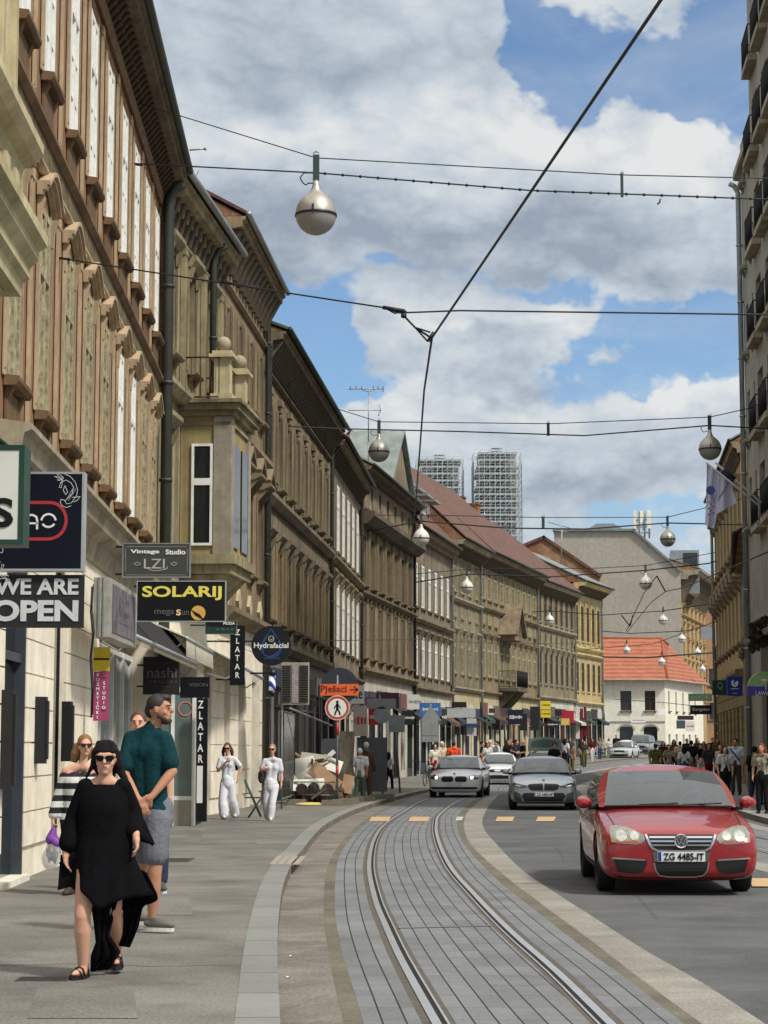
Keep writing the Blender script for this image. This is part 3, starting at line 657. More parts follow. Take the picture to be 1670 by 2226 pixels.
pilasters(b, [7.4, 8.6, 9.8, 10.6], 8.1, 12.5, m_creamb, .22, .24); pilasters(b, [7.4, 8.6, 9.8, 10.4], 6.45, 7.5, m_creamb, .22, .3)
b.profile('oriel_cornice', [(.1, 7.5), (.25, 7.55), (.3, 7.7), (.42, 7.75), (.5, 7.85), (.5, 7.95), (.1, 8.05)], m_creamb, 6.6, 10.95)
b.profile('balcony_slab', [(.013, 5.85), (.62, 5.85), (.64, 5.98), (.7, 6.02), (.7, 6.12), (.78, 6.2), (.78, 6.28), (.86, 6.33), (.86, 6.43), (.013, 6.47)], m_creamb, .5, 8.85)
mb = MB()
for u in (1.2, 3.6, 6.0, 8.4): mb.prism([(.014, 4.95), (.10, 5.0), (.12, 5.3), (.3, 5.45), (.32, 5.65), (.5, 5.84), (.014, 5.84)], lambda o, z, t: (t, -o, z), u - .2, u + .2)
b.part('balcony_bracket', mb, m_creamb)
b = Bld('terracotta_house', 'terracotta and beige stucco house with tall white windows over a cream shop floor', (-4.102, 21.05), (-4.62, 41.0), 13.3, 11)
B1 = b; L = b.L
ut = [q - 21.05 for q in (22.4, 24.5, 26.85, 29.1, 31.35, 33.6, 35.75, 37.9, 40.0)]
um = [q - 21.05 for q in (22.2, 24.5, 26.85, 29.1, 31.35, 33.6, 35.75, 37.9, 40.0)]
gops = [(.12, 4.15, 1.0, 2.6), (.12, 4.15, 4.9, 6.1), (.12, 3.95, 9.9, 18.9)]
b.walls(m_ochre, [(9.80, 12.35, [(u, .86) for u in ut]), (5.62, 8.2, [(u, .9) for u in um])], z0=5.0)
b.walls(m_cream, [(.12, 4.15, [((g[2] + g[3]) / 2, g[3] - g[2]) for g in gops[:2]]), (4.151, 4.152, [])], z1=5.0, u1=None) if False else None
mbw = b.walls(m_cream, [(.10, 3.95, [(1.8, 1.6), (5.5, 1.2), (14.4, 9.0)])], z0=-.05, z1=5.0, name='shop_floor_wall', rec=.5, sides=True)
courses(b, .5, 4.2, m_cream, gops, .40, .035, .02)
alt_m = {i: (m_ofr, m_shut) for i in (0, 1, 2, 3)}
m_curt = mat('white_curtain_glass', (205, 208, 206), .3, 0, .08, 1.0, 0, .5)
windows(b, ut, 9.80, .86, 2.55, m_wfr, m_curt, rec=-.045, hood=None, hm=m_ochre, sm=m_sill, flank=m_trim, bars='TG', sout=.17, fw=.17, fo=.035, panel=.5, fr=.09)
windows(b, um, 5.62, .9, 2.58, m_ofr, m_shut, rec=-.03, hood='arch', hm=m_trim, sm=m_sill, flank=m_trim, bars='T', sout=.18, out=.17, fw=.17, fo=.03, panel=.45, fr=.09,
  alt={5: (m_wfr, m_curt), 6: (m_wfr, m_curt), 1: (m_ofr, m_shut)})
m_unused = 0
mids = [(a + c) / 2 for a, c in zip(um[:-1], um[1:])]
pilasters(b, mids, 9.3, 12.6, m_trim, .22, .03); pilasters(b, mids, 5.1, 8.4, m_trim, .24, .03)
b.profile('frieze', [(.012, 8.62), (.05, 8.62), (.05, 9.0), (.012, 9.0)], stucco('frieze_relief', (120, 108, 82), (70, 60, 46), .9, .5, 5))
b.band(9.12, .14, .12, m_sill); b.band(8.62, .1, .08, m_trim)
b.profile('shop_floor_cornice', [(.012, 4.35), (.06, 4.35), (.12, 4.62), (.3, 4.72), (.34, 4.9), (.42, 4.94), (.42, 5.0), (.012, 5.06)], m_stone)
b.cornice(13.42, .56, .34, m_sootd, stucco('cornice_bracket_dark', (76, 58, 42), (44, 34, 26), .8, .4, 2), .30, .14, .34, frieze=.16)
b.profile('cornice_frieze', [(.012, 12.72), (.06, 12.72), (.10, 12.92), (.012, 12.92)], mat('egg_and_dart', (110, 84, 58), .9, 0, .6, 9, .6))
b.roof(m_tile, .56, 4.2, 5.2, z=13.44)
b.pipe(L - .12, .2, 13.2, .11, m_gutter, .2)
mb = MB(); mb.box(.95, 1.03, -.02, .25, .12, 4.15); mb.box(2.54, 2.62, -.02, .25, .12, 4.15); mb.box(1.03, 2.54, -.01, .25, 4.02, 4.14); mb.box(1.03, 2.54, .02, .06, 2.6, 2.7)
d = b.part('shop_door', mb, mat('door_slate', (62, 68, 76), .4, 0, .2, 3)); b.part('pane', MB().box(1.04, 2.53, .10, .12, .14, 4.0), m_pane, d)
b.part('door_step', MB().box(.92, 2.68, -.10, .3, .12, .19), m_white)
mb = MB(); mb.box(4.9, 4.96, .05, .12, .16, 4.1); mb.box(6.04, 6.1, .05, .12, .16, 4.1); mb.box(4.96, 6.04, .05, .12, 4.0, 4.1)
d = b.part('shop_window', mb, m_black); b.part('pane', MB().box(4.97, 6.03, .07, .09, .18, 4.0), m_pane, d); b.part('window_sill', MB().box(4.85, 6.15, -.06, .3, .12, .17), m_white)
mb = MB(); mb.box(9.92, 18.88, .48, .50, .12, 3.93)
b.part('recessed_wall', mb, stucco('recess_plaster', (186, 172, 142), (150, 134, 104), .6, .2, .8))
mb = MB()
for q in (13.2, 15.2, 17.0, 18.6): mb.box(q - .05, q + .05, .3, .46, .12, 3.4)
mb.box(13.2, 18.6, .31, .45, 3.3, 3.4); mb.box(13.2, 18.6, .31, .45, .12, .55)
d = b.part('shop_window', mb, m_wfr); b.part('pane', MB().box(13.25, 18.55, .37, .40, .56, 3.3), glassmat('shop_glass', (92, 104, 100), .08, .7), d)
for k, (xx, y0, y1) in enumerate(((20, 1500, 1715), (91, 1515, 1660), (147, 1525, 1655))):
 u, za = b.uz(xx, y0, .1); _, zb = b.uz(xx, y1, .1)
 mb = MB(); mb.box(u - .10, u + .10, -.16, -.037, zb, za); mb.box(u - .07, u + .07, -.185, -.158, zb + .05, za - .05)
 o = mb.build('poster_board', m_black); o.location = b.root.location; o.rotation_euler = b.root.rotation_euler
 tag(o, ['tall narrow dark poster board on the cream wall, nearest of the three', 'tall narrow dark poster board on the cream wall, middle of the three', 'tall narrow dark poster board on the cream wall, farthest of the three'][k], 'poster board', 'poster boards on the cream wall')
b = Bld('olive_house', 'soot-stained olive stucco house with a projecting oriel topped by two stone balls', (-4.62, 41.0), (-3.95, 48.2), 13.3, 11)
B2 = b; us = [1.3, 3.6, 5.9]
b.walls(m_soot, [(9.9, 12.1, [(u, .8) for u in us]), (5.8, 8.2, [(.95, .8), (6.2, .8)])], z0=4.6)
b.walls(m_cream, [(.10, 3.7, [(2.6, 3.8), (5.9, .9)])], z0=-.05, z1=4.6, name='shop_floor_wall', rec=.4)
courses(b, .5, 3.9, m_cream, [(.10, 3.7, .7, 4.5), (.12, 3.7, 5.45, 6.35)], .62, .035, .02)
b.part('shop_window', MB().box(.7, 4.5, .36, .39, .13, 3.69).box(5.45, 6.35, .36, .39, .13, 3.69), m_pane)
windows(b, us, 9.9, .8, 2.2, m_bfr, m_dark, rec=.2, hood='flat', hm=m_soot, sm=m_soot, flank=m_soot, out=.2)
windows(b, [.95, 6.2], 5.8, .8, 2.4, m_ofr, m_dark, rec=.2, hood='flat', hm=m_soot, sm=m_soot, flank=m_soot, out=.25)
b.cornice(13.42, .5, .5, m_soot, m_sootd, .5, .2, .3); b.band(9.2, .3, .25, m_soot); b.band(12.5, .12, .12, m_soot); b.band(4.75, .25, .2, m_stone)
b.roof(m_tile, .55, 3.6, 5.2, z=13.44, gutter=m_zinc)
pilasters(b, [.25, 2.4, 4.8, 7.0], 9.3, 12.4, m_soot, .3, .1)
b.pipe(5.2, 8.4, 13.2, .08, m_gutter, .2)
ou0, ou1, oo = 2.45, 5.0, 1.08
mb = MB(); mb.box(ou0, ou1, -oo, -.012, 5.75, 8.75)
orl = b.part('oriel', mb, stucco('oriel_stucco', (166, 150, 108), (120, 108, 78), .8, .35, 1.1))
for (q0, q1) in ((ou0 - .05, ou0 + .32), (ou1 - .3, ou1 + .05)): b.part('oriel_pilaster', MB().box(q0, q1, -oo - .05, -oo + .34, 5.76, 8.74), stucco('grey_rough_plaster', (156, 148, 132), (124, 116, 100), .7, .2, 2.5), orl)
for (zz, e, h) in ((8.75, .12, .12), (8.87, .22, .14), (9.01, .3, .08), (5.55, .16, .2), (5.35, .06, .2), (8.55, .05, .08)): b.part('oriel_moulding', MB().box(ou0 - e, ou1 + e, -oo - e, -.013, zz, zz + h - .002), m_soot, orl)
mb = MB(); mb.prism([(.013, 4.45), (.12, 4.5), (.5, 4.75), (.75, 5.05), (oo - .05, 5.34), (.013, 5.34)], lambda o, z, t: (t, -o, z), ou0 + .1, ou1 - .1); b.part('oriel_console', mb, m_soot, orl)
mb = MB(); y0, y1 = -oo + .36, -.26; zz0, zz1 = 5.95, 8.15; f = .055
for (a, c, d, e) in ((y0, y0 + f, zz0, zz1), (y1 - f, y1, zz0, zz1), (y0 + f, y1 - f, zz0, zz0 + f), (y0 + f, y1 - f, zz1 - f, zz1), (y0 + f, y1 - f, 7.25, 7.4)): mb.box(ou0 - .05, ou0 - .013, a, c, d, e)
w = b.part('window', mb, m_wfr, orl);
b.part('oriel_glass', MB().box(ou0 - .03, ou0 - .012, y0 + .05, y1 - .05, zz0 + .05, zz1 - .05), m_pane, orl)
mb = MB();
for (u, z) in ((2.75, 5.95), (3.9, 5.95)): mb.box(u, u + .8, -oo - .04, -oo - .013, 5.95, 8.2)
b.part('oriel_glass', mb, m_pane, orl)
for k, (u, o_) in enumerate(((ou0 + .25, oo - .2), (ou1 - .2, oo - .2))):
 mb = MB(); mb.box(u - .24, u + .24, -o_ - .24, -o_ + .24, 9.09, 9.25); mb.box(u - .17, u + .17, -o_ - .17, -o_ + .17, 9.25, 10.05); mb.box(u - .27, u + .27, -o_ - .27, -o_ + .27, 10.05, 10.12); mb.box(u - .21, u + .21, -o_ - .21, -o_ + .21, 10.12, 10.2)
 p = b.part('balcony_pillar', mb, m_creamb)
 b.part('stone_ball', MB().lathe([(.002, 10.2), (.06, 10.21)] + [(.17 * math.sin(math.pi * (i + 1) / 12), 10.37 - .17 * math.cos(math.pi * (i + 1) / 12)) for i in range(11)] + [(.002, 10.54)], (u, -o_, 0), 20), m_stone, p)
railing(b, ou0 + .02, ou1 - .05, oo - .25, 9.1, .95, mat('rusty_iron', (84, 54, 42), .8, .3, .4, 9), .2)
b = Bld('brown_house', 'brown stucco house with a broken tiled roof edge and heavy bracketed cornice', (-3.95, 48.2), (-3.4, 56.9), 14.4, 11)
B3 = b; us = [1.3, 3.5, 5.7, 7.8]
b.walls(m_brown, [(10.6, 12.5, [(u, .8) for u in us]), (6.2, 8.6, [(u, .85) for u in us])], z0=4.9)
b.walls(m_cream, [(.10, 3.6, [(1.6, 1.0), (4.2, 1.1), (7.2, 1.8)])], z0=-.05, z1=4.9, name='shop_floor_wall', rec=.4)
courses(b, .5, 4.3, m_cream, [(.10, 3.6, 1.1, 2.1), (.12, 3.6, 3.65, 4.75), (.12, 3.6, 6.3, 8.1)], .62, .035, .02)
b.part('shop_window', MB().box(1.1, 2.1, .36, .39, .13, 3.59).box(3.65, 4.75, .36, .39, .13, 3.59).box(6.3, 8.1, .36, .39, .13, 3.59), m_pane)
windows(b, us, 10.6, .8, 1.9, m_bfr, m_dark, rec=.25, hood=None, hm=m_brown, flank=m_brown, sm=m_brown, fo=.05)
windows(b, us, 6.2, .85, 2.4, m_bfr, m_pane2, rec=.22, hood='tri', hm=m_gb, flank=m_brown, sm=m_gb, out=.4)
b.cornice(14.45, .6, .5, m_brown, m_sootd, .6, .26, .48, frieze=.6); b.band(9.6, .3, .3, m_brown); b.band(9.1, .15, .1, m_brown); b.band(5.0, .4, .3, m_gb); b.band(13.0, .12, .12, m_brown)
b.roof(m_tile, .62, 3.2, 5.2, z=14.47, gutter=m_zinc)
mb = MB()
for i in range(4): mb.obox((1.3 + 2.17 * i, -.03, 5.35), Vector((.707, 0, .707)), Vector((0, 1, 0)), Vector((-.707, 0, .707)), (.22, .05, .22))
b.part('diamond_ornament', mb, m_creamb)
b.pipe(8.55, .2, 14.2, .07, m_gutter)
b = Bld('grey_brown_house', 'long grey-brown house with ochre streaks, deep bracketed eaves and no glass in its windows', (-3.4, 56.9), (-2.05, 75.0), 13.3, 11)
B4 = b; us = spread(8, b.L)
m_och2 = stucco('stucco_ochre_streak', (160, 140, 102), (110, 96, 74), .7, .55, .9)
b.walls(m_gb, [(9.3, 11.5, [(u, .95) for u in us]), (5.3, 7.6, [(u, 1.0) for u in us])], z0=4.5)
b.walls(mat('shop_grey', (118, 110, 106), .8, 0, .3, 1.5, dirt=((150, 128, 118), .6, .6)), [(.10, 3.4, [(u, 1.4) for u in us])], z0=-.05, z1=4.5, name='shop_floor_wall', rec=.1)
b.part('shop_window', MB().box(.3, b.L - .3, .07, .09, .13, 3.39), m_pane); shops(b, us, 3.4, 0)
windows(b, us, 9.3, .95, 2.2, m_bfr, m_och2, rec=.06, hood=None, hm=m_gb, sm=m_gb, flank=m_gb, sill=True, bars='M', fo=.05)
windows(b, us, 5.3, 1.0, 2.3, m_bfr, m_och2, rec=.06, hood='flat', hm=m_gb2, sm=m_sootd, flank=m_och2, bars='M', out=.22, fo=.05)
mb = MB()
for u in us: mb.box(u - .3, u + .3, -.12, -.012, 11.8, 12.0); mb.box(u - .15, u + .15, -.1, -.012, 11.62, 11.8)
b.part('attic_ornament', mb, m_gb)
b.cornice(13.42, .62, .42, m_gb, m_sootd, .42, .14, .55, frieze=.5); b.band(8.9, .25, .3, m_gb2); b.band(4.75, .25, .3, m_gb); b.band(12.35, .14, .1, m_sootd)
b.roof(mat('roof_mossy_sheet', (84, 96, 74), .8, .1, .4, 2), .68, 2.2, 5.2, z=13.44)
b.pipe(b.L - .1, .2, 13.2, .07, m_gutter); b.pipe(.15, .2, 13.2, .07, m_gutter)
b = Bld('khaki_house', 'khaki house with tall white window frames beside the long grey-brown one', (-2.05, 75.0), (-1.1, 89.3), 13.0, 11)
B5a = b; us = spread(6, b.L)
b.walls(m_gb2, [(9.2, 11.8, [(u, 1.1) for u in us]), (5.5, 8.0, [(u, 1.1) for u in us])], z0=4.4)
b.walls(mat('shop_white', (206, 200, 184), .85, 0, .2, 1, dirt=((140, 130, 112), .7, .9), streak=.3), [(.10, 3.4, [(u, 1.5) for u in us])], z0=-.05, z1=4.4, name='shop_floor_wall', rec=.1)
b.part('shop_window', MB().box(.3, b.L - .3, .07, .09, .13, 3.39), m_pane); shops(b, us, 3.4, 0)
windows(b, us, 9.2, 1.1, 2.6, m_wfr, m_pane2, rec=-.04, hm=m_gb, sm=m_gb, flank=m_gb, bars='TG', fr=.12, sout=.12)
windows(b, us, 5.5, 1.1, 2.5, m_wfr, m_pane2, rec=-.04, hood='flat', hm=m_gb, sm=m_gb, sout=.12, flank=m_gb, bars='TG', fr=.1, out=.22)
b.cornice(13.1, .6, .4, m_gb, m_sootd, .7, .14, .4); b.band(8.8, .3, .25, m_gb); b.band(4.6, .3, .2, m_sootd)
b.roof(m_tile, .65, 3.0, 5.2, z=13.12)
b.pipe(b.L - .15, .2, 12.9, .07, m_gutter)
b = Bld('gabled_house', 'brown house with a triangular gable and small attic windows over a dark cornice', (-1.1, 89.3), (1.48, 105.4), 14.0, 11)
us = spread(7, b.L)
b.walls(m_gb, [(12.35, 13.5, [(u, .8) for u in us]), (8.9, 11.1, [(u, .95) for u in us]), (5.7, 8.1, [(u, 1.0) for u in us])], z0=5.0)
b.walls(mat('shop_white', (196, 190, 176)), [(.10, 3.6, [(u, 1.5) for u in us])], z0=-.05, z1=5.0, name='shop_floor_wall', rec=.1)
b.part('shop_window', MB().box(.3, b.L - .3, .07, .09, .13, 3.59), m_pane); shops(b, us, 3.6, 0)
windows(b, us, 12.35, .8, 1.15, m_wfr, m_pane, rec=.12, hm=m_gb, bars='M'); windows(b, us, 8.9, .95, 2.2, m_bfr, m_dark, rec=.18, hood=None, hm=m_gb, flank=m_gb)
windows(b, us, 5.7, 1.0, 2.4, m_bfr, m_dark, rec=.18, hm=m_gb, flank=m_gb, hood='arch', out=.12)
b.band(12.1, .7, .55, m_sootd); b.band(8.6, .25, .25, m_sootd); b.band(5.2, .35, .3, m_gb); b.cornice(14.1, .6, .3, m_sootd, m_sootd, 0)
pilasters(b, [(i) * b.L / 7 for i in range(1, 7)], 8.8, 11.4, m_gb, .3, .1)
b.roof(m_metalr, .62, 3.0, 5.2, z=14.12)
g0, _ = b.uz(846, 1044, .3); g1, _ = b.uz(892, 1075, .3); g0 = max(3.5, g0); g1 = min(b.L - .6, g1); gm = (g0 + g1) / 2
mb = MB(); mb.prism([(g0, 14.2), (g1, 14.2), (gm, 17.0)], lambda u, z, t: (u, -t, z), -2.0, .3); ped = b.part('gable', mb, m_gb)
mb = MB()
for (x0, x1) in ((g0 - .4, gm), (g1 + .4, gm)):
 A = Vector((x0, .8, 14.15)); B_ = Vector((x1, .8, 17.15)); d = (B_ - A).normalized(); mb.obox((A + B_) / 2 + Vector((0, 0, .06)), d, Vector((0, 1, 0)), d.cross(Vector((0, 1, 0))), ((B_ - A).length / 2, 1.35, .07))
b.part('gable_roof', mb, m_metalr, ped)
b.pipe(b.L - .15, .2, 13.9, .08, m_black)
def bend_house(name, label, A, B, H, wallm, n, rows, trim, roofm, ridge=5.5, out=.7, groundm=None, frame=m_wfr, pane=m_pane2, brk=.6, hood=None, band_=(), inset=5.5, shop=(3.2, 1.6), pil=None, flank=None):
 b = Bld(name, label, A, B, H, 12); us = spread(n, b.L); z0 = b.z0
 b.walls(wallm, [(r[0], r[1], [(u, r[2]) for u in us]) for r in rows], z0=4.8 + z0 * .5)
 b.walls(groundm or m_creamb, [(.10 + z0, shop[0] + z0, [(u, shop[1]) for u in us])], z0=-.05, z1=4.8 + z0 * .5, name='shop_floor_wall', rec=.1)
 shops(b, us, shop[0] + z0, z0)
 b.part('shop_window', MB().box(.3, b.L - .3, .07, .09, .13 + z0, shop[0] + z0 - .01), m_pane)
 for i, r in enumerate(rows):
  hd = r[3] if len(r) > 3 else None
  windows(b, us, r[0], r[2], r[1] - r[0], frame, pane, rec=.0, hood=hd, hm=trim, sm=trim, flank=flank or trim, bars='T' if r[1] - r[0] > 1.5 else 'M', fr=.11, out=.22, sout=.12)
 b.cornice(H + .1, out, .5, trim, m_sootd, brk, .2, out * .75)
 for z in band_: b.band(z, .28, .25, trim)
 if pil: pilasters(b, [i * b.L / n for i in range(1, n)], pil[0], pil[1], trim, .26, .1)
 b.roof(roofm, out + .05, ridge, inset, z=H + .12, gutter=m_gutter)
 b.pipe(b.L - .1, .2, H - .1, .08, m_zinc); b.us = us
 return b
B6 = bend_house('white_windowed_house', 'grey-brown house with bright curtained windows, dormers and chimneys under the brown tiled roof', (1.48, 105.4), (3.86, 118.0), 13.0, m_gb2, 6,
 [(9.1, 11.4, 1.1), (5.5, 7.6, 1.1, 'flat')], m_gb, m_tile, 6.8, .6, mat('shop_white', (196, 190, 176)), brk=0, band_=(8.5, 4.9), inset=6.0)
B7 = bend_house('pale_peeling_house', 'narrow pale house with peeling stucco between two downpipes on the bend', (3.86, 118.0), (5.98, 127.2), 13.7, m_pale, 4,
 [(10.9, 13.0, .95), (9.4, 10.1, .6), (6.1, 8.4, .95, 'flat')], m_stone, m_tile, 6.6, .9, m_creamb, frame=m_ofr, pane=m_pane, band_=(10.5, 5.3), inset=6.0, shop=(3.2, 1.0))
B8 = bend_house('balcony_house', 'wide grey-brown house with a pedimented window and a dark iron balcony under long tiled roof', (5.98, 127.2), (11.0, 146.6), 13.8, stucco('stucco_taupe', (144, 130, 102), (90, 80, 62), .8, .5, .6), 10,
 [(11.1, 13.1, .95), (9.5, 10.2, .6), (6.2, 8.6, .95, 'flat')], m_gb, m_tile, 6.4, .9, m_creamb, frame=m_ofr, pane=m_pane, band_=(10.6, 5.3), inset=6.0, shop=(3.2, 1.0), flank=m_creamb)
B9 = bend_house('rhythmic_house', 'pale grey-brown house with slender stone window frames next to the yellow one', (11.0, 146.6), (14.87, 159.5), 13.6, stucco('stucco_sand', (148, 136, 108), (96, 86, 68), .8, .5, .6), 7,
 [(10.9, 13.0, .9), (9.4, 10.1, .55), (6.4, 8.8, .9, 'flat')], m_stone, m_tile, 5.6, .7, mat('shop_white', (196, 190, 176)), frame=m_bfr, pane=m_pane, band_=(10.6, 5.5), inset=6.0)
B10 = bend_house('yellow_house', 'yellow stucco corner house with white pilasters and deep cornice', (14.87, 159.5), (17.9, 168.2), 14.6, m_yel, 5,
 [(10.2, 13.0, .9), (6.2, 8.5, .9)], stucco('trim_pale_yellow', (206, 188, 138), (160, 142, 100), .7, .3, .8), m_metalr, 3.0, 1.1, mat('shop_white', (196, 190, 176)), frame=m_bfr, pane=m_pane, band_=(9.7, 9.2, 5.4), inset=5.0, pil=(9.8, 13.2))
def chimney(b, u, out, z, w, h, m=m_grey, name='chimney'):
 mb = MB(); mb.box(u - w / 2, u + w / 2, -out - .35, -out + .35, z, z + h); mb.box(u - w / 2 - .08, u + w / 2 + .08, -out - .43, -out + .43, z + h, z + h + .12)
 b.part(name, mb, m)
rr = [c for c in B6.root.children if c.name.startswith('roof')][0]
for (u, w, h) in ((1.5, 1.2, 2.8), (5.0, 1.0, 2.4), (9.0, 2.4, 2.4)): chimney(B6, u, -6.3, 18.2, w, h)
mb = MB(); mb.tube([(1.4, 6.3, 21.1), (1.4, 6.3, 21.6), (1.9, 6.3, 21.95), (2.6, 6.3, 21.9), (3.0, 6.3, 21.6)], .16, 8); B6.part('chimney_cowl', mb, m_black)
mb = MB()
for u in (2.2, 4.8, 7.6, 10.2):
 mb.box(u - .7, u + .7, .9, 3.4, 13.9, 15.6)
dm = B6.part('dormer', mb, m_white)
mb = MB(); mw_ = MB()
for u in (2.2, 4.8, 7.6, 10.2):
 mb.prism([(-.3, 15.62), (-.3, 15.75), (-3.6, 16.6), (-3.6, 15.62)], lambda o, z, t: (t, -o, z), u - .95, u + .95)
 mw_.box(u - .45, u + .45, .87, .895, 14.15, 15.4)
B6.part('dormer_roof', mb, m_zinc, dm); B6.part('dormer_window', mw_, m_pane, dm)
for (u, w, h) in ((2.0, .8, 1.6), (6.5, .8, 1.6)): chimney(B9, u, -6.2, 18.6, w, h, m_brick)
b = B8; u0, _ = b.uz(1112, 1500, .5); u0 = max(6, min(b.L - 3, u0))
mb = MB(); mb.prism([(u0 - 1.5, 9.0), (u0 + 1.5, 9.0), (u0, 10.9)], lambda a, z, t: (a, -t, z), .014, 1.0)
p = b.part('pediment', mb, m_sootd)
mb = MB()
for sx in (-1, 1):
 A = Vector((u0 + sx * 1.75, -.65, 8.95)); C = Vector((u0, -.65, 11.05)); d = (C - A).normalized(); mb.obox((A + C) / 2 + Vector((0, 0, .09)), d, Vector((0, 1, 0)), d.cross(Vector((0, 1, 0))), ((C - A).length / 2, .63, .09))
mb.box(u0 - 1.6, u0 + 1.6, -1.05, -.02, 8.75, 8.99)
b.part('pediment_cornice', mb, m_gb, p)
mb = MB(); mb.box(u0 - 1.9, u0 + 1.9, -1.3, -.013, 5.4, 5.62)
for q in (-1.5, -.5, .5, 1.5): mb.prism([(.014, 4.3), (.3, 4.5), (1.1, 5.39), (.014, 5.39)], lambda o, z, t: (t, -o, z), u0 + q - .15, u0 + q + .15)
bal = b.part('balcony', mb, m_sootd); railing(b, u0 - 1.85, u0 + 1.85, 1.25, 5.62, 1.1, m_iron, .10, parent=bal)
A = P(1135, 1300, 177); B_ = P(1306, 1300, 177)
b = Bld('brick_gable_house', 'house behind the roofs showing a bare brick and plaster gable', (A.x, A.y), (B_.x, B_.y), 12.0, 5)
b.walls(m_brick, [])
pk, _ = b.uz(1182, 1170)
mb = MB(); mb.prism([(0, 12.0), (b.L, 12.0), (b.L, 15.0), (pk, 20.4)], lambda u, z, t: (u, t, z), .0, 9.0) if False else mb.prism([(0, 12.001), (b.L, 12.001), (b.L, P(1310, 1252, 176).z), (pk, P(1182, 1170, 177).z), (0, P(1135, 1192, 178).z)], lambda u, z, t: (u, t, z), .0, 5.0); b.part('gable_wall', mb, m_brick)
mb = MB(); zz = [(0, P(1135, 1192, 178).z), (pk, P(1182, 1170, 177).z), (b.L, P(1310, 1252, 176).z)]
for (a, c) in ((zz[0], zz[1]), (zz[1], zz[2])):
 A_ = Vector((a[0], 2.5, a[1])); C_ = Vector((c[0], 2.5, c[1])); d = (C_ - A_).normalized(); mb.obox((A_ + C_) / 2 + Vector((0, 0, .1)), d, Vector((0, 1, 0)), d.cross(Vector((0, 1, 0))), ((C_ - A_).length / 2 + .1, 2.7, .12))
b.part('roof', mb, m_tile)
zg = 1.1
A = P(1290, 1600, 203.8); C1 = P(1447, 1600, 203); D1 = P(1530, 1600, 218)
b = Bld('white_corner_house', 'white two-storey house with an orange tiled hip roof closing the end of the street', (A.x, A.y), (C1.x, C1.y), P(1400, 1480, 205).z, 10)
WH = b
hw = []
for (x0, x1) in ((1349, 1373), (1402, 1425)):
 a, _ = b.uz(x0, 1520); c, _ = b.uz(x1, 1520); hw.append(((a + c) / 2, c - a))
_, zt = b.uz(1360, 1502); _, zb = b.uz(1360, 1545); _, zt2 = b.uz(1360, 1580)
b.walls(m_white, [(zb, zt, hw), (1.0, zt2, [(hw[0][0], 1.35), (hw[1][0], 1.35)])], z0=.5)
windows(b, [h[0] for h in hw], zb, 1.1, zt - zb, m_bfr, m_pane, rec=.15, hm=m_stone, sm=m_stone, bars='T')
b.part('shop_window', MB().box(hw[0][0] - .67, hw[0][0] + .67, .18, .2, 1.0, zt2).box(hw[1][0] - .67, hw[1][0] + .67, .18, .2, 1.0, zt2), m_pane)
mb = MB()
for h in hw:
 for k in range(10):
  a0, a1 = math.pi * k / 10, math.pi * (k + 1) / 10
  mb.prism([(h[0] - .67 * math.cos(a0), zt2 - .3 + .45 * math.sin(a0)), (h[0] - .67 * math.cos(a1), zt2 - .3 + .45 * math.sin(a1)), (h[0] - .85 * math.cos(a1), zt2 - .3 + .6 * math.sin(a1)), (h[0] - .85 * math.cos(a0), zt2 - .3 + .6 * math.sin(a0))], lambda u, z, t: (u, -t, z), .013, .1)
b.part('arch_surround', mb, m_grey)
_, zl = b.uz(1360, 1570)
b.part('lower_wall', MB().box(0, b.L, -.05, -.013, 1.0, zl) if False else MB().box(0, b.L, -.08, -.013, zl, zl + .12), mat('band_grey', (150, 156, 158)))
b2 = Bld('white_side_wing', 'side wing of the white corner house with a row of slim dark windows', (C1.x, C1.y), (D1.x, D1.y), b.H, 5)
us2 = [b2.L * q for q in (.10, .28, .46, .62, .78)]
b2.walls(m_white, [(zb, zt, [(u, .55) for u in us2]), (1.2, 3.2, [(u, .8) for u in us2])], z0=.5)
windows(b2, us2, zb, .55, zt - zb, m_bfr, m_dark, rec=.12, hm=m_stone, sm=m_stone, bars='M')
b2.part('shop_window', MB().box(.3, b2.L - .3, .18, .2, 1.2, 3.2), m_pane)
H = b.H; e0 = P(1280, 1480, 205); rz = P(1400, 1388, 211)
v = [Vector((A.x - 1, A.y - .7, H)), Vector((C1.x + .2, C1.y - .8, H)), Vector((D1.x + .6, D1.y - .4, H)), Vector((D1.x - 2, D1.y + 9, H)), Vector((A.x, A.y + 12, H)),
 Vector((A.x, A.y + 6.5, rz.z)), Vector((P(1437, 1388, 211).x, 210.5, rz.z)), Vector((P(1455, 1388, 216).x, 217, rz.z - .3))]
me = bpy.data.meshes.new('roof'); me.from_pydata(v, [], [(0, 1, 6, 5), (1, 2, 7, 6), (2, 3, 7), (3, 4, 5, 6, 7), (0, 5, 4), (4, 3, 2, 1, 0)])
bm = bmesh.new(); bm.from_mesh(me); bmesh.ops.recalc_face_normals(bm, faces=bm.faces); bm.to_mesh(me); bm.free()
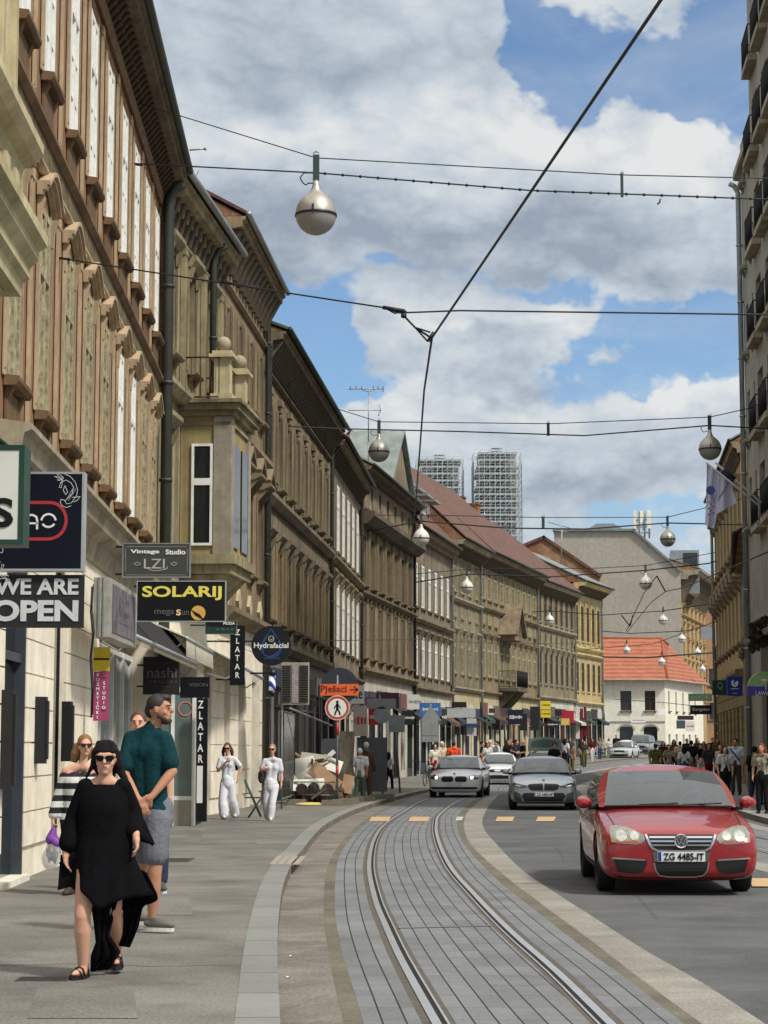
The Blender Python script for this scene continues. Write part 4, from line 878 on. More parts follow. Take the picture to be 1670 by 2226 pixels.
def tilemat(name, c1, c2, row=.42, scale=1.0):
 m, n, l, bs = newmat(name); bs.inputs['Roughness'].default_value = .85
 t = n.new('ShaderNodeTexCoord'); sp = n.new('ShaderNodeSeparateXYZ'); l.new(t.outputs['Object'], sp.inputs[0])
 w = n.new('ShaderNodeTexWave'); w.wave_type = 'BANDS'; w.bands_direction = 'Z'; w.inputs['Scale'].default_value = .314 / row; w.inputs['Distortion'].default_value = 1.2; w.inputs['Detail'].default_value = 2; l.new(t.outputs['Object'], w.inputs[0])
 nz = n.new('ShaderNodeTexNoise'); l.new(t.outputs['Object'], nz.inputs[0]); nz.inputs['Scale'].default_value = 1.2; nz.inputs['Detail'].default_value = 8; nz.inputs['Roughness'].default_value = .75
 q = n.new('ShaderNodeMath'); q.operation = 'MULTIPLY_ADD'; l.new(w.outputs['Fac'], q.inputs[0]); q.inputs[1].default_value = .35; l.new(nz.outputs['Fac'], q.inputs[2])
 r = n.new('ShaderNodeValToRGB'); l.new(q.outputs[0], r.inputs[0]); r.color_ramp.elements[0].position = .35; r.color_ramp.elements[1].position = .95
 r.color_ramp.elements[0].color = lin(c1) + (1,); r.color_ramp.elements[1].color = lin(c2) + (1,); l.new(r.outputs[0], bs.inputs['Base Color'])
 bp = n.new('ShaderNodeBump'); bp.inputs['Strength'].default_value = .5; bp.inputs['Distance'].default_value = .05; l.new(q.outputs[0], bp.inputs['Height']); l.new(bp.outputs[0], bs.inputs['Normal'])
 M[name] = m; return m
me.materials.append(tilemat('hip_roof_tiles', (118, 66, 46), (172, 104, 78)))
ro = link('roof', me, b.root); ro.matrix_parent_inverse = b.root.matrix_basis.inverted()
mb = MB(); mb.tube([v[1], v[6]], .14, 6); mb.tube([v[5], v[6], v[7]], .14, 6); rd = mb.build('ridge_tiles', m_otile, ro)
mb = MB(); mb.tube([v[0] + Vector((0, -.05, 0)), v[1] + Vector((0, -.05, 0)), v[2] + Vector((.05, -.05, 0))], .1, 6); g = mb.build('gutter', m_grey, b.root); g.matrix_parent_inverse = b.root.matrix_basis.inverted()
d = 262.0
A = P(1208, 1500, d); B_ = P(1484, 1500, d - 2)
b = Bld('grey_party_wall_house', 'tall building with a huge blank grey party wall rising behind the orange roof', (A.x, A.y), (B_.x, B_.y), P(1300, 1155, d).z, 14)
GW = b
sl = [(0, -1.0), (b.L, -1.0), (b.L, P(1484, 1243, d - 2).z), (b.uz(1378, 1157)[0], P(1378, 1157, d).z), (0, P(1208, 1155, d).z)]
mb = MB(); mb.prism(sl, lambda u, z, t: (u, t, z), 0, 14); b.part('party_wall', mb, m_blank)
mb = MB()
for (a, c) in ((sl[3], sl[2]), (sl[4], sl[3])):
 A_ = Vector((a[0], 6.8, a[1])); C_ = Vector((c[0], 6.8, c[1])); dd = (C_ - A_).normalized(); mb.obox((A_ + C_) / 2 + Vector((0, 0, .16)), dd, Vector((0, 1, 0)), dd.cross(Vector((0, 1, 0))), ((C_ - A_).length / 2 + .15, 7.2, .14))
b.part('roof', mb, m_metalr)
u0, _ = b.uz(1276, 1150); u1, _ = b.uz(1354, 1150); za = P(1300, 1155, d).z; zb_ = P(1300, 1141, d).z
mb = MB(); mb.prism([(u0, za + .3), (u1, za + .3), (u1 - 1.2, zb_ + .2), (u0 + 1.2, zb_ + .2)], lambda u, z, t: (u, t, z), 1.0, 5.0); b.part('rooftop_skylight', mb, m_zinc)
u0, _ = b.uz(1458, 1210); u1, _ = b.uz(1521, 1210); mb = MB(); mb.box(u0, u1, 1.5, 8, P(1460, 1240, d).z - 3, P(1460, 1197, d).z); dm = b.part('roof_dormer', mb, m_zinc)
mb = MB()
for k in range(3): q = u0 + (u1 - u0) * (.52 + .17 * k); mb.box(q - .3, q + .3, 1.46, 1.49, P(1460, 1232, d).z, P(1460, 1203, d).z)
b.part('dormer_window', mb, m_pane, dm)
A = P(1484, 1500, d - 2); B_ = P(1536, 1500, 285)
b = Bld('ochre_facade_house', 'ochre street front with a heavy curved bracket cornice beside the blank grey wall', (A.x, A.y), (B_.x, B_.y), P(1484, 1245, d).z, 12)
us = spread(6, b.L)
rows = []
for (ya, yb) in ((1322, 1352), (1360, 1386), (1396, 1424), (1440, 1462), (1480, 1520)):
 rows.append((P(1500, yb, 266).z, P(1500, ya, 266).z, [(u, 1.3) for u in us]))
m_och = stucco('stucco_ochre', (180, 154, 112), (140, 118, 86), .6, .25, .5)
b.walls(m_och, rows, z0=-1)
for r in rows: windows(b, us, r[0], 1.3, r[1] - r[0], m_bfr, m_pane2, rec=.15, hood='flat', hm=m_och, sm=m_och, flank=m_och)
b.cornice(b.H + .2, 2.6, 1.2, m_stone, m_sootd, 1.2, .5, 2.0, frieze=3.0)
b.band(rows[1][1] + 1.2, .3, .3, m_och)
b.roof(m_metalr, 2.6, 3, 6, z=b.H + .22, gutter=None)
A = P(1520, 1500, 300); B_ = P(1600, 1500, 300)
b = Bld('distant_terrace', 'distant reddish house seen in the gap beside the right-hand corner', (A.x, A.y), (B_.x, B_.y), P(1550, 1320, 300).z, 10)
b.walls(stucco('stucco_rose', (176, 138, 104), (140, 108, 82), .6, .2, .4), [(6, 8.5, [(u, 1.1) for u in spread(4, b.L)]), (11, 13.5, [(u, 1.1) for u in spread(4, b.L)])], z0=-1)
windows(b, spread(4, b.L), 6, 1.1, 2.5, m_bfr, m_pane, hm=m_stone); windows(b, spread(4, b.L), 11, 1.1, 2.5, m_bfr, m_pane, hm=m_stone)
b.roof(m_metalr, .3, 3.5, 5, gutter=None)
chimney(b, b.L * .45, -2, b.H + 1, 2.2, 3.2, m_zinc)
def rx(Y): return 12.0 + .075 * (Y - 65)
b = Bld('concrete_apartments', 'tall grey concrete apartment block with stacked iron balconies at the right edge', (rx(65), 65.0), (rx(50), 50.0), 27.0, 10)
R1 = b
zs = [P(1630, y, 63).z for y in (943, 737, 532, 326, 120)]
fl0 = zs[0] - 2.98
floors_z = [fl0 - .0] + [zs[0] + 2.98 * k for k in range(0, 6)]
us = [1.6, 4.4, 7.0, 10.0, 13.2]
rows = [(z + .25, z + 2.15, [(u, 1.5) for u in us]) for z in [fl0] + [zs[0] + 2.98 * k for k in range(6)]]
b.walls(m_grey, rows, z0=4.9, rec=.35)
for r in rows: windows(b, us, r[0], 1.5, r[1] - r[0], m_bfr, m_pane, rec=.3, hm=m_grey, sill=False, bars='M')
b.walls(mat('shopfront_dark', (66, 62, 58), .5, 0, .3, 1.2), [(.10, 3.3, [(3, 3.4), (7.5, 3.4), (12, 3.4)])], z0=-.05, z1=4.9, name='shop_floor_wall', rec=.3)
b.part('shop_window', MB().box(.4, b.L - .4, .26, .29, .13, 3.29), m_pane)
b.profile('canopy_band', [(.012, 4.9), (.5, 4.95), (.55, 5.1), (.012, 5.15)], m_stone)
for z in [zs[0] - 2.98 + 0] + [zs[0] + 2.98 * k for k in range(6)]:
 for (u, w) in ((1.6, 1.0), (4.4, 1.1), (7.0, 1.1)):
  mb = MB(); mb.box(u - w, u + w, -.30, -.013, z - .02, z + .16); bl = b.part('balcony', mb, m_stone); railing(b, u - w + .04, u + w - .04, .27, z + .16, 1.0, m_iron, .12, parent=bl)
b = Bld('grey_corner_block', 'narrow grey block with a projecting roof slab behind the tall concrete apartments', (rx(69.5) + .15, 69.5), (rx(65.05) + .14, 65.05), P(1612, 345, 67).z, 10)
rows = [(z + .6, z + 2.3, [(1.2, .8), (3.3, .9)]) for z in [fl0] + [zs[0] + 2.98 * k for k in range(4)]]
b.walls(m_grey, rows, z0=-.05, rec=.2)
for r in rows: windows(b, [1.2], r[0], .8, r[1] - r[0], m_bfr, m_pane, rec=.18, hm=m_grey, bars='M'); windows(b, [3.3], r[0], .9, r[1] - r[0], m_bfr, m_pane, rec=.18, hm=m_grey, bars='M')
b.profile('roof_slab', [(-.3, b.H), (.22, b.H + .1), (.22, b.H + .35), (-3, b.H + .4)], m_stone, -.5, b.L); b.pipe(.2, .2, b.H - .2, .09, m_zinc, .12)
b = Bld('ochre_corner_house', 'weathered ochre house with ornate window surrounds on the right-hand side', (17.6, 108.0), (15.2, 86.0), 14.6, 12)
R2 = b; us = spread(8, b.L)
b.walls(m_och, [(10.4, 13.0, [(u, 1.1) for u in us]), (6.2, 8.6, [(u, 1.1) for u in us])], z0=4.8)
b.walls(stucco('stucco_quoins', (150, 132, 92), (104, 92, 66), .7, .4, .5), [(.10, 3.4, [(u, 1.6) for u in us])], z0=-.05, z1=4.8, name='shop_floor_wall', rec=.35)
courses(b, .5, 4.4, stucco('stucco_quoins', (150, 132, 92), (104, 92, 66)), [(.10, 3.4, u - .8, u + .8) for u in us], .5, .05, .04)
b.part('shop_window', MB().box(.3, b.L - .3, .3, .33, .13, 3.39), m_pane)
windows(b, us, 10.4, 1.1, 2.6, m_bfr, m_dark, rec=.2, hood='flat', hm=m_brown, sm=m_brown, flank=m_creamb, out=.4); windows(b, us, 6.2, 1.1, 2.4, m_bfr, m_dark, rec=.2, hood='tri', hm=m_brown, sm=m_brown, flank=m_creamb, out=.4)
b.cornice(14.7, .4, .5, m_brown, m_sootd, .6, .2, .32); b.band(9.6, .35, .3, m_brown); b.band(5.0, .4, .35, m_brown)
b.roof(m_metalr, .42, 3, 5, z=14.72); b.pipe(.2, .2, 14.5, .08, m_zinc)
b = Bld('plastered_filler_house', 'ochre and grey plastered house between the corner block and the ornate ochre one', (15.1, 85.8), (12.5, 69.7), 9.0, 12)
b.walls(m_gb2, [(5.5, 7.5, [(u, 1.1) for u in spread(5, b.L)])], z0=-.05); windows(b, spread(5, b.L), 5.5, 1.1, 2.0, m_bfr, m_dark, hm=m_gb); b.roof(m_tile, .4, 3, 5)
def tower(name, label, x0, x1, ytop, ybot, d, steps, mtop):
 pa = P(x0, ytop, d); pb = P(x1, ytop, d); w = pb.x - pa.x; c = Vector(((pa.x + pb.x) / 2, d + w / 2, 0)); zt = pa.z; zb = P(x0, ybot, d).z
 t = thing(name, label, 'tower', (c.x, c.y, 0))
 core = MB()
 for (f0, f1, k0, k1) in steps: core.lathe([(w * k0 / 2, zb + (zt - zb) * f0), (w * k1 / 2, zb + (zt - zb) * f1)], n=8)
 core.box(-w * .36, w * .36, -w * .36, w * .36, 0, zb + 1)
 core.build('tower_core', mat('tower_stone', (112, 122, 124), .9, 0, .35, .5), t)
 sc = MB(); pl = MB(); n = 9; H = zt - zb; lv = int(H / 2.0)
 for ring, kk in ((1.0, 0), (.80, 1)):
  for i in range(n + 1):
   a = -w / 2 * ring + w * ring * i / n
   hh = H * (1.0 if abs(i - n / 2) < n * .36 else (.93 if name else 1))
   for (px, py) in ((a, -w / 2 * ring), (a, w / 2 * ring), (-w / 2 * ring, a), (w / 2 * ring, a)):
    sc.box(px - .07, px + .07, py - .07, py + .07, zb, zb + hh + random.uniform(-.5, 1.2))
 for k in range(lv + 1):
  z = zb + k * H / lv; sw = w * (1.0 + (.06 if z < zb + H * .62 else 0))
  for s_ in (-1, 1):
   sc.box(-sw / 2, sw / 2, s_ * w / 2 - .06, s_ * w / 2 + .06, z, z + .12); sc.box(s_ * w / 2 - .06, s_ * w / 2 + .06, -sw / 2, sw / 2, z, z + .12)
   sc.box(-sw / 2, sw / 2, s_ * w / 2 - .05, s_ * w / 2 + .05, z + 1.0, z + 1.08)
  jit = random.uniform(.36, .48)
  pl.box(-w * jit, w * jit, -w * .47, w * .47, z - .08, z + .42)
  for q in range(5):
   a = -w / 2 + w * (q + (k % 2) * .5) / 5.5; sc.tube([(a, -w / 2, z), (a + w / 7, -w / 2, z + H / lv)], .05, 4)
 for k in range(3): sc.box(-w * .12, w * .12, -w * .12, w * .12, zt + .6 + k * .9, zt + .72 + k * .9)
 for sx in (-1, 1):
  for sy in (-1, 1): sc.box(sx * w * .12 - .06, sx * w * .12 + .06, sy * w * .12 - .06, sy * w * .12 + .06, zt, zt + 2.6)
 sc.build('scaffold_tubes', mat('scaffold_steel', (178, 186, 190), .7, .0, .2, 1), t)
 pl.build('scaffold_decks', mat('scaffold_deck', (200, 204, 202), .8, 0, .3, .4), t)
 return t
tower('cathedral_tower', 'left one of the two far towers wrapped in scaffolding, partly behind chimneys', 905, 1008, 1000, 1300, 600, [(-.05, .5, .92, .86), (.5, .8, .84, .7), (.8, .98, .66, .2)], None)
tower('cathedral_tower', 'right one of the two far towers wrapped in scaffolding, standing clear in the sky', 1030, 1134, 985, 1300, 600, [(-.05, .5, .92, .86), (.5, .8, .84, .7), (.8, .98, .66, .2)], None)
m_wire = mat('wire_dark', (34, 36, 40), .6, .2, .1, 2)
m_lampt = mat('lamp_cover_metal', (170, 166, 154), .42, .6, .2, 5)
m_lampb = mat('lamp_bowl', (206, 206, 198), .35, 0, .08, 2, 0, .5)
m_lampg = mat('lamp_bowl_grey', (140, 140, 134), .4, 0, .08, 2, 0, .5)
m_hang = mat('hanger_green', (52, 72, 66), .6, .3, .2, 5)
_lamp = {}
def lamp(px, py, dpx, label, big=False):
 """globe lamp; px,py = widest line in the photo, dpx its width there; real width 0.67 m"""
 Y = .67 * F / dpx; c = P(px, py, Y); r = .335
 t = thing('hanging_lamp', label, 'street lamp', c, 0, 'globe lamps hung over the street')
 if not _lamp:
  top = MB().lathe([(r * 1.0, .005), (r * .985, .06), (r * .93, .13), (r * .80, .22), (r * .58, .30), (r * .36, .36), (r * .24, .42), (r * .17, .5), (r * .14, .57), (.02, .575)], n=28)
  bot = MB().lathe([(.01, -r * .99)] + [(r * .985 * math.sin(a), -r * .99 * math.cos(a)) for a in [i * math.pi / 20 for i in range(1, 10)]] + [(r * .985, -.02)], n=28)
  rim = MB().lathe([(r * .97, -.03), (r * 1.02, -.03), (r * 1.02, .012), (r * .97, .012)], n=28)
  for a in (.4, 2.5, 4.6): rim.box(r * math.cos(a) * 1.0 - .015, r * math.cos(a) + .015, r * math.sin(a) - .015, r * math.sin(a) + .015, -.04, .10)
  hg = MB(); hg.box(-.052, .052, -.03, .03, .575, 1.0); hg.lathe([(.052, -.03), (.052, .03)], (0, 0, 1.0), 14, 'y'); hg.add([(0, -.031, .9)], [])
  loop = MB().tube([(-.05, 0, .70), (-.2, 0, .70), (-.26, 0, .62), (-.22, 0, .54), (-.17, 0, .5), (-.12, 0, .53), (-.05, 0, .53)], .012, 5)
  _lamp['m'] = [('lamp_cover', top.mesh('lamp_cover', m_lampt)), ('lamp_bowl', bot.mesh('lamp_bowl', m_lampb)), ('lamp_rim', rim.mesh('lamp_rim', m_black)), ('hanger', hg.mesh('hanger', m_hang)), ('cable_loop', loop.mesh('cable_loop', m_wire))]
 for n_, me in _lamp['m']:
  if big and n_ == 'lamp_bowl': me = me.copy(); me.materials[0] = m_lampg
  if not big and n_ == 'lamp_cover' and dpx < 40: me = me.copy(); me.materials[0] = m_lampb
  link(n_, me, t)
 return t, c, Y
def wire(pts, r, label, cat='wire', sag=0.0, name='span_wire', m=None, group='wires over the street'):
 mb = MB(); out = []
 for a, b in zip(pts[:-1], pts[1:]):
  n = 8
  for i in range(n):
   t = i / n; q = a.lerp(b, t); q.z -= sag * 4 * t * (1 - t); out.append(q)
 out.append(pts[-1]); mb.tube(out, r, 5)
 return tag(mb.build(name, m or m_wire, None), label, cat, group)
def wr(px, Y): return max(.006, px * Y / F / 2)        # radius that shows px photo pixels wide
L1 = lamp(687, 467, 92, 'nearest and largest globe lamp, hanging alone over the left lane', True)
L2 = lamp(824, 982, 47, 'grey-bowled globe lamp hanging in front of the gabled house roof', True)
L3 = lamp(1544, 976, 50, 'globe lamp at the right beside the two hanging flags', True)
L4 = lamp(916, 1170, 36, 'white globe lamp in front of the brown roof eaves below the far towers')
L5 = lamp(1452, 1172, 34, 'globe lamp against the sky left of the flags, above the party wall slope', True)
L6 = lamp(1015, 1277, 28, 'white globe lamp in front of the pale peeling house')
L7 = lamp(1404, 1269, 28, 'globe lamp in front of the grey party wall')
L8 = lamp(1195, 1349, 20.5, 'small white globe lamp in front of the rhythmic grey-brown windows')
L9 = lamp(1442, 1349, 20, 'small globe lamp on the party wall just left of the ochre facade')
L10 = lamp(1276, 1386, 16, 'tiny globe lamp in front of the yellow corner house')
L11 = lamp(1483, 1390, 17, 'small globe lamp at the foot of the ochre facade, over the roof slope')
L12 = lamp(1363, 1415, 16, 'tiny white globe lamp in the middle of the orange roof')
L13 = lamp(1439, 1440, 16, 'tiny white globe lamp low on the right part of the orange roof')
L14 = lamp(1517, 1419, 15, 'tiny globe lamp by the ochre facade, upper one of the two at the right')
L15 = lamp(1528, 1456, 14, 'tiny globe lamp by the ochre facade, lower one of the two at the right')
Y1 = L1[2]; c = L1[1]; hz = Vector((0, 0, .95)); hl = Vector((0, 0, .70))
wall_l = lambda Y, z: Vector((LW[1][0] + (LW[2][0] - LW[1][0]) * (Y - 21.1) / 19.9, Y, z))
aL = P(248, 207, 35.5); aL2 = P(248, 353, 35.5)
R_end = Y1
wire([aL, c + hz, P(1350, 380, Y1), P(1690, 388, Y1)], wr(2.6, Y1), 'upper thin wire from the terracotta house through the nearest lamp to the right edge')
wire([aL2, c + hl, P(1155, 414, Y1), P(1690, 434, Y1)], wr(3.6, Y1), 'thick knotted lamp cable from the terracotta house through the nearest lamp to the right')
mb = MB()
for k in range(26):
 q = c + hl + (P(1690, 434, Y1) - c - hl) * ((k + .5) / 26); q = Vector((q.x, q.y, (c + hl).z + (P(1155, 414, Y1).z - (c + hl).z) * min(1, (q.x - c.x) / (P(1155, 414, Y1).x - c.x)) + (P(1690, 434, Y1).z - P(1155, 414, Y1).z) * max(0, (q.x - P(1155, 414, Y1).x) / (P(1690, 434, Y1).x - P(1155, 414, Y1).x))))
 mb.lathe([(.001, -.03), (.02, -.02), (.028, 0), (.02, .02), (.001, .03)], q, 8, 'x')
me = mb
tag(mb.build('cable_clips', m_wire), 'row of small cable clips along the thick lamp cable right of the nearest lamp', 'cable clips')
def spacer(px, y0, y1, Y, label):
 mb = MB(); a = P(px, y0, Y); b_ = P(px, y1, Y); w = wr(6, Y) * 1.0
 mb.box(a.x - w, a.x + w, Y - w, Y + w, b_.z, a.z); mb.lathe([(w * 1.3, -w), (w * 1.3, w)], (a.x, Y, a.z), 10, 'y')
 tag(mb.build('wire_spacer', m_hang), label, 'wire spacer', 'spacers between the span wires')
spacer(1352, 377, 428, Y1, 'green spacer between the two uppermost span wires')
mb = MB(); q = P(1436, 440, Y1); mb.tube([q + Vector((0, 0, .06)), q + Vector((-.015, 0, 0)), q + Vector((-.05, 0, -.03))], .014, 5); tag(mb.build('dangling_clamp', m_wire), 'small clamp dangling from the thick lamp cable near the right edge', 'clamp')
for (px, y, lb) in ((262, 207, 'turnbuckle of the upper wire on the terracotta wall'), (262, 353, 'turnbuckle of the thick cable on the terracotta wall')):
 a = P(px - 14, y, 35.4); b_ = P(px + 48, y + (10 if y < 300 else 6), 35.3); mb = MB(); mb.tube([a, b_], .02, 6); mb.tube([a.lerp(b_, .3), a.lerp(b_, .45)], .04, 8); tag(mb.build('turnbuckle', m_iron), lb, 'turnbuckle', 'turnbuckles')
Yh = 21.0; hang = P(939, 735, Yh)
p0 = P(1437, 0, 11.6); pm = P(1437 + 90, -120, 9.6)
wire([pm, p0, hang], wr(7.5, 15), 'heavy tram wire slanting down from the upper right corner to the hanger', 'tram wire', name='tram_contact_wire')
tw = [hang, P(922, 850, 25), P(917, 920, 27.5), P(911, 1000, 31), P(903, 1100, 37), P(893, 1180, 43)]
wire(tw, wr(4.5, 26), 'tram wire running away above the left track from the hanger', 'tram wire', name='tram_contact_wire')
jl = P(868, 680, 21.2)
wire([P(98, 556, 26.0), P(620, 636, 22.5), P(838, 669, 21.3), jl, P(1000, 675, 21.2), P(1690, 684, 21.2)], wr(4.0, 21), 'span wire holding the tram wire hanger, from the cream house across the street')
mb = MB(); mb.tube([P(832, 668, 21.2), P(880, 676, 21.2)], .022, 6); mb.tube([P(835, 668, 21.2), P(858, 681, 21.2), P(884, 676, 21.2)], .010, 5); mb.lathe([(.001, -.03), (.03, -.02), (.03, .02), (.001, .03)], P(878, 686, 21.2), 10)
mb.tube([P(880, 688, 21.2), P(903, 712, 21.1), hang], .012, 5); mb.tube([P(903, 712, 21.1), P(935, 722, 21.0)], .010, 5); mb.tube([P(905, 714, 21.1), P(930, 742, 21.0), hang], .010, 5); mb.tube([P(943, 722, 21), P(931, 742, 21.0)], .02, 6)
tag(mb.build('wire_hanger', m_wire), 'black clamp and stay rods where the slanting tram wire meets its span wire', 'wire hanger')
for k, (x0, x1) in enumerate(((105, 150), (480, 560))):
 a = P(x0, 556 + (x0 - 98) * .15, 25.9 - k * 2.6); b_ = P(x1, 556 + (x1 - 98) * .15, 25.6 - k * 2.6); mb = MB(); mb.tube([a, b_], .018, 6); mb.lathe([(.001, -.03), (.035, 0), (.001, .03)], b_, 8); tag(mb.build('turnbuckle', m_iron), ['turnbuckle of the hanger span wire at the cream house', 'second turnbuckle of the hanger span wire near the stone balls'][k], 'turnbuckle', 'turnbuckles')
Y2 = L2[2]; Y3 = L3[2]
wire([P(728, 887, 70), L2[1] + hz, P(1195, 921, Y2), L3[1] + hz, P(1640, 885, Y3)], wr(2, Y2), 'thin upper wire of the second lamp span')
wire([P(590, 925, 62), P(740, 932, Y2), L2[1] + hl, P(1000, 938, Y2), P(1270, 947, Y2), L3[1] + hl, P(1690, 933, Y3)], wr(3, Y2), 'thick lower cable of the second lamp span')
spacer(1192, 919, 947, Y2, 'spacer in the middle of the second lamp span')
Y4 = L4[2]; wire([P(800, 1120, 92), L4[1] + hz, P(1180, 1125, Y4), L5[1] + hz, P(1640, 1078, Y4)], wr(1.8, Y4), 'thin upper wire of the third lamp span')
wire([P(800, 1155, 92), L4[1] + hl, P(1100, 1148, Y4), P(1270, 1150, Y4), L5[1] + hl, P(1690, 1142, Y4)], wr(3.2, Y4), 'thick lower cable of the third lamp span')
spacer(1181, 1123, 1147, Y4, 'spacer in the middle of the third lamp span')
Y6 = L6[2]; wire([P(880, 1270, Y6), L6[1] + hl, P(1200, 1254, Y6), L7[1] + hl, P(1540, 1225, Y6), P(1640, 1195, Y6)], wr(2.8, Y6), 'thick cable of the fourth lamp span in front of the party wall')
wire([P(880, 1250, Y6), L6[1] + hz, P(1300, 1235, Y6), L7[1] + hz, P(1560, 1200, Y6)], wr(1.6, Y6), 'thin wire of the fourth lamp span')
Y8 = L8[2]; wire([P(1100, 1335, Y8), L8[1] + hl, P(1310, 1337, Y8), L9[1] + hl, P(1560, 1310, Y8)], wr(2.2, Y8), 'cable of the fifth lamp span')
Y10 = L10[2]; wire([P(1180, 1374, Y10), L10[1] + hl, P(1370, 1377, Y10), L11[1] + hl, P(1550, 1360, Y10)], wr(2, Y10), 'cable of the sixth lamp span over the orange roof')
wire([P(1310, 1428, 120), P(1400, 1430, 120), P(1480, 1424, 120), P(1568, 1418, 120)], wr(3.2, 120), 'heavy horizontal cable across the orange roof to the right wall bracket')
mb = MB(); mb.tube([P(1555, 1300, 118), P(1572, 1310, 118), P(1568, 1360, 118), P(1556, 1420, 118), P(1560, 1480, 118)], .07, 6); tag(mb.build('cable_bracket', m_iron), 'bent iron cable bracket on the ochre house corner', 'bracket')
Yf = 96
wire([P(1362, 1372, 130), P(1400, 1290, 112), P(1428, 1252, Yf)], wr(2.2, Yf), 'left far tram wire rising from the orange roof to the junction', 'tram wire', name='tram_contact_wire')
wire([P(1364, 1374, 130), P(1415, 1310, 112), P(1447, 1286, Yf), P(1485, 1278, 88), P(1670, 1200, 52)], wr(2.2, 85), 'far tram wire bending right past the party wall towards the right edge', 'tram wire', name='tram_contact_wire')
wire([P(1428, 1252, Yf), P(1447, 1286, Yf)], wr(3, Yf), 'short stay joining the two far tram wires', name='stay_rod'); wire([P(1352, 1338, 118), P(1370, 1362, 120), P(1376, 1338, 118)], wr(3, 110), 'small V-shaped stay above the orange roof', name='stay_rod')
wire([P(560, 1395, 58), P(900, 1390, 100), P(1060, 1398, 118), P(1300, 1400, 150)], wr(1.3, 100), 'faint cable strung along the facades under the second floor windows')
wire([P(1270, 1412, 150), P(1420, 1400, 130), P(1560, 1350, 100)], wr(1.6, 120), 'thin stay crossing the orange roof')
wire([P(1336, 1520, 150), P(1450, 1528, 140), P(1560, 1540, 120)], wr(1.4, 130), 'thin low cable in front of the white house')
for k, (a, b_) in enumerate((((625, 745, 60), (632, 900, 62)), ((708, 870, 70), (706, 1000, 72)), ((432, 370, 44), (392, 475, 44)), ((445, 420, 45), (440, 560, 45)))):
 wire([P(*a), P(*b_)], wr(1.5, a[2]), ['thin cable hanging from the mossy eaves, nearer one', 'thin cable hanging from the mossy eaves, farther one', 'thin cable slanting down from the olive house eaves', 'thin cable hanging straight from the olive house eaves'][k], 'cable', name='hanging_cable', group='cables hanging from the eaves')
mb = MB(); Y = 96
mb.tube([P(801, 975, Y), P(802, 845, Y)], wr(3, Y), 5); mb.tube([P(757, 846, Y), P(835, 845, Y)], wr(2.4, Y), 5); mb.tube([P(757, 892, Y), P(828, 892, Y)], wr(2.2, Y), 5)
for x in (762, 774, 786, 812, 822, 833): mb.tube([P(x, 843, Y) + Vector((0, -.5, 0)), P(x, 843, Y) + Vector((0, .5, 0))], .02, 4)
mb.tube([P(833, 838, Y), P(833, 852, Y)], wr(2, Y), 4); mb.tube([P(824, 880, Y), P(828, 892, Y), P(822, 904, Y)], wr(2, Y), 4); mb.tube([P(788, 848, Y), P(801, 852, Y), P(815, 848, Y)], wr(2, Y), 4)
mb.tube([P(801, 960, Y), P(801, 1010, Y)], wr(3, Y), 5)
tag(mb.build('tv_aerial', m_zinc), 'tall television aerial with two crossbars rising over the gabled house', 'aerial')
mb = MB(); Y = 172
mb.tube([P(1220, 1238, Y), P(1222, 1142, Y)], wr(2.4, Y), 5); mb.tube([P(1192, 1135, Y), P(1240, 1148, Y)], wr(2, Y), 4); mb.tube([P(1200, 1152, Y), P(1236, 1157, Y)], wr(1.6, Y), 4)
tag(mb.build('tv_aerial', m_zinc), 'thin aerial in front of the grey party wall above the brick gable', 'aerial')
mb = MB(); q = P(446, 323, 46); mb.tube([P(412, 326, 46), q], .02, 6); mb.tube([q + Vector((-.02, 0, 0)), q + Vector((.03, 0, 0))], .04, 6); tag(mb.build('roof_bracket', m_zinc), 'short metal arm sticking out over the olive house gutter', 'bracket')
t = thing('mobile_phone_mast', 'white mobile phone antennas on the roof of the grey party wall building', 'antenna mast', P(1397, 1170, 268))
Y = 268
for k, (x0, x1, y0, y1) in enumerate(((1378, 1383, 1108, 1150), (1408, 1416, 1108, 1148), (1393, 1399, 1109, 1135), (1384, 1388, 1118, 1150), (1400, 1404, 1112, 1150))):
 a = P(x0, y1, Y); b_ = P(x1, y0, Y); mb = MB(); mb.box(a.x, b_.x, Y + k * .3, Y + .3 + k * .3, a.z, b_.z); o = mb.build('antenna_panel', m_white, t); o.location = -t.location
mb = MB()
for x in (1381, 1390, 1402, 1412): mb.tube([P(x, 1170, Y + .8), P(x, 1112, Y + .8)], .12, 5)
for y in (1130, 1145, 1158): mb.tube([P(1379, y, Y + .8), P(1415, y, Y + .8)], .1, 5)
o = mb.build('mast_frame', m_zinc, t); o.location = -t.location
m_signb = mat('sign_black', (14, 16, 22), .45, 0, .1, 2, 0, .3); m_signw = mat('sign_white', (218, 220, 212), .5, 0, .05, 2, 0, .3)
m_frw = mat('sign_frame_white', (176, 180, 180), .4, .3, .1, 3); m_txtw = mat('letter_white', (225, 226, 222), .6, 0, .03, 2, 0, .2)
m_txtd = mat('letter_dark', (22, 24, 24), .6, 0, .05, 2, 0, .2); m_green = mat('sign_green', (30, 64, 50), .45, 0, .15, 3)
m_red = mat('sign_red', (176, 48, 56), .5, 0, .08, 2); m_yl = mat('letter_yellow', (226, 214, 92), .6, 0, .05, 2)
m_gold = mat('sign_gold', (214, 168, 84), .5, 0, .15, 6); m_greyt = mat('letter_grey', (96, 96, 98), .6, 0, .05, 2)
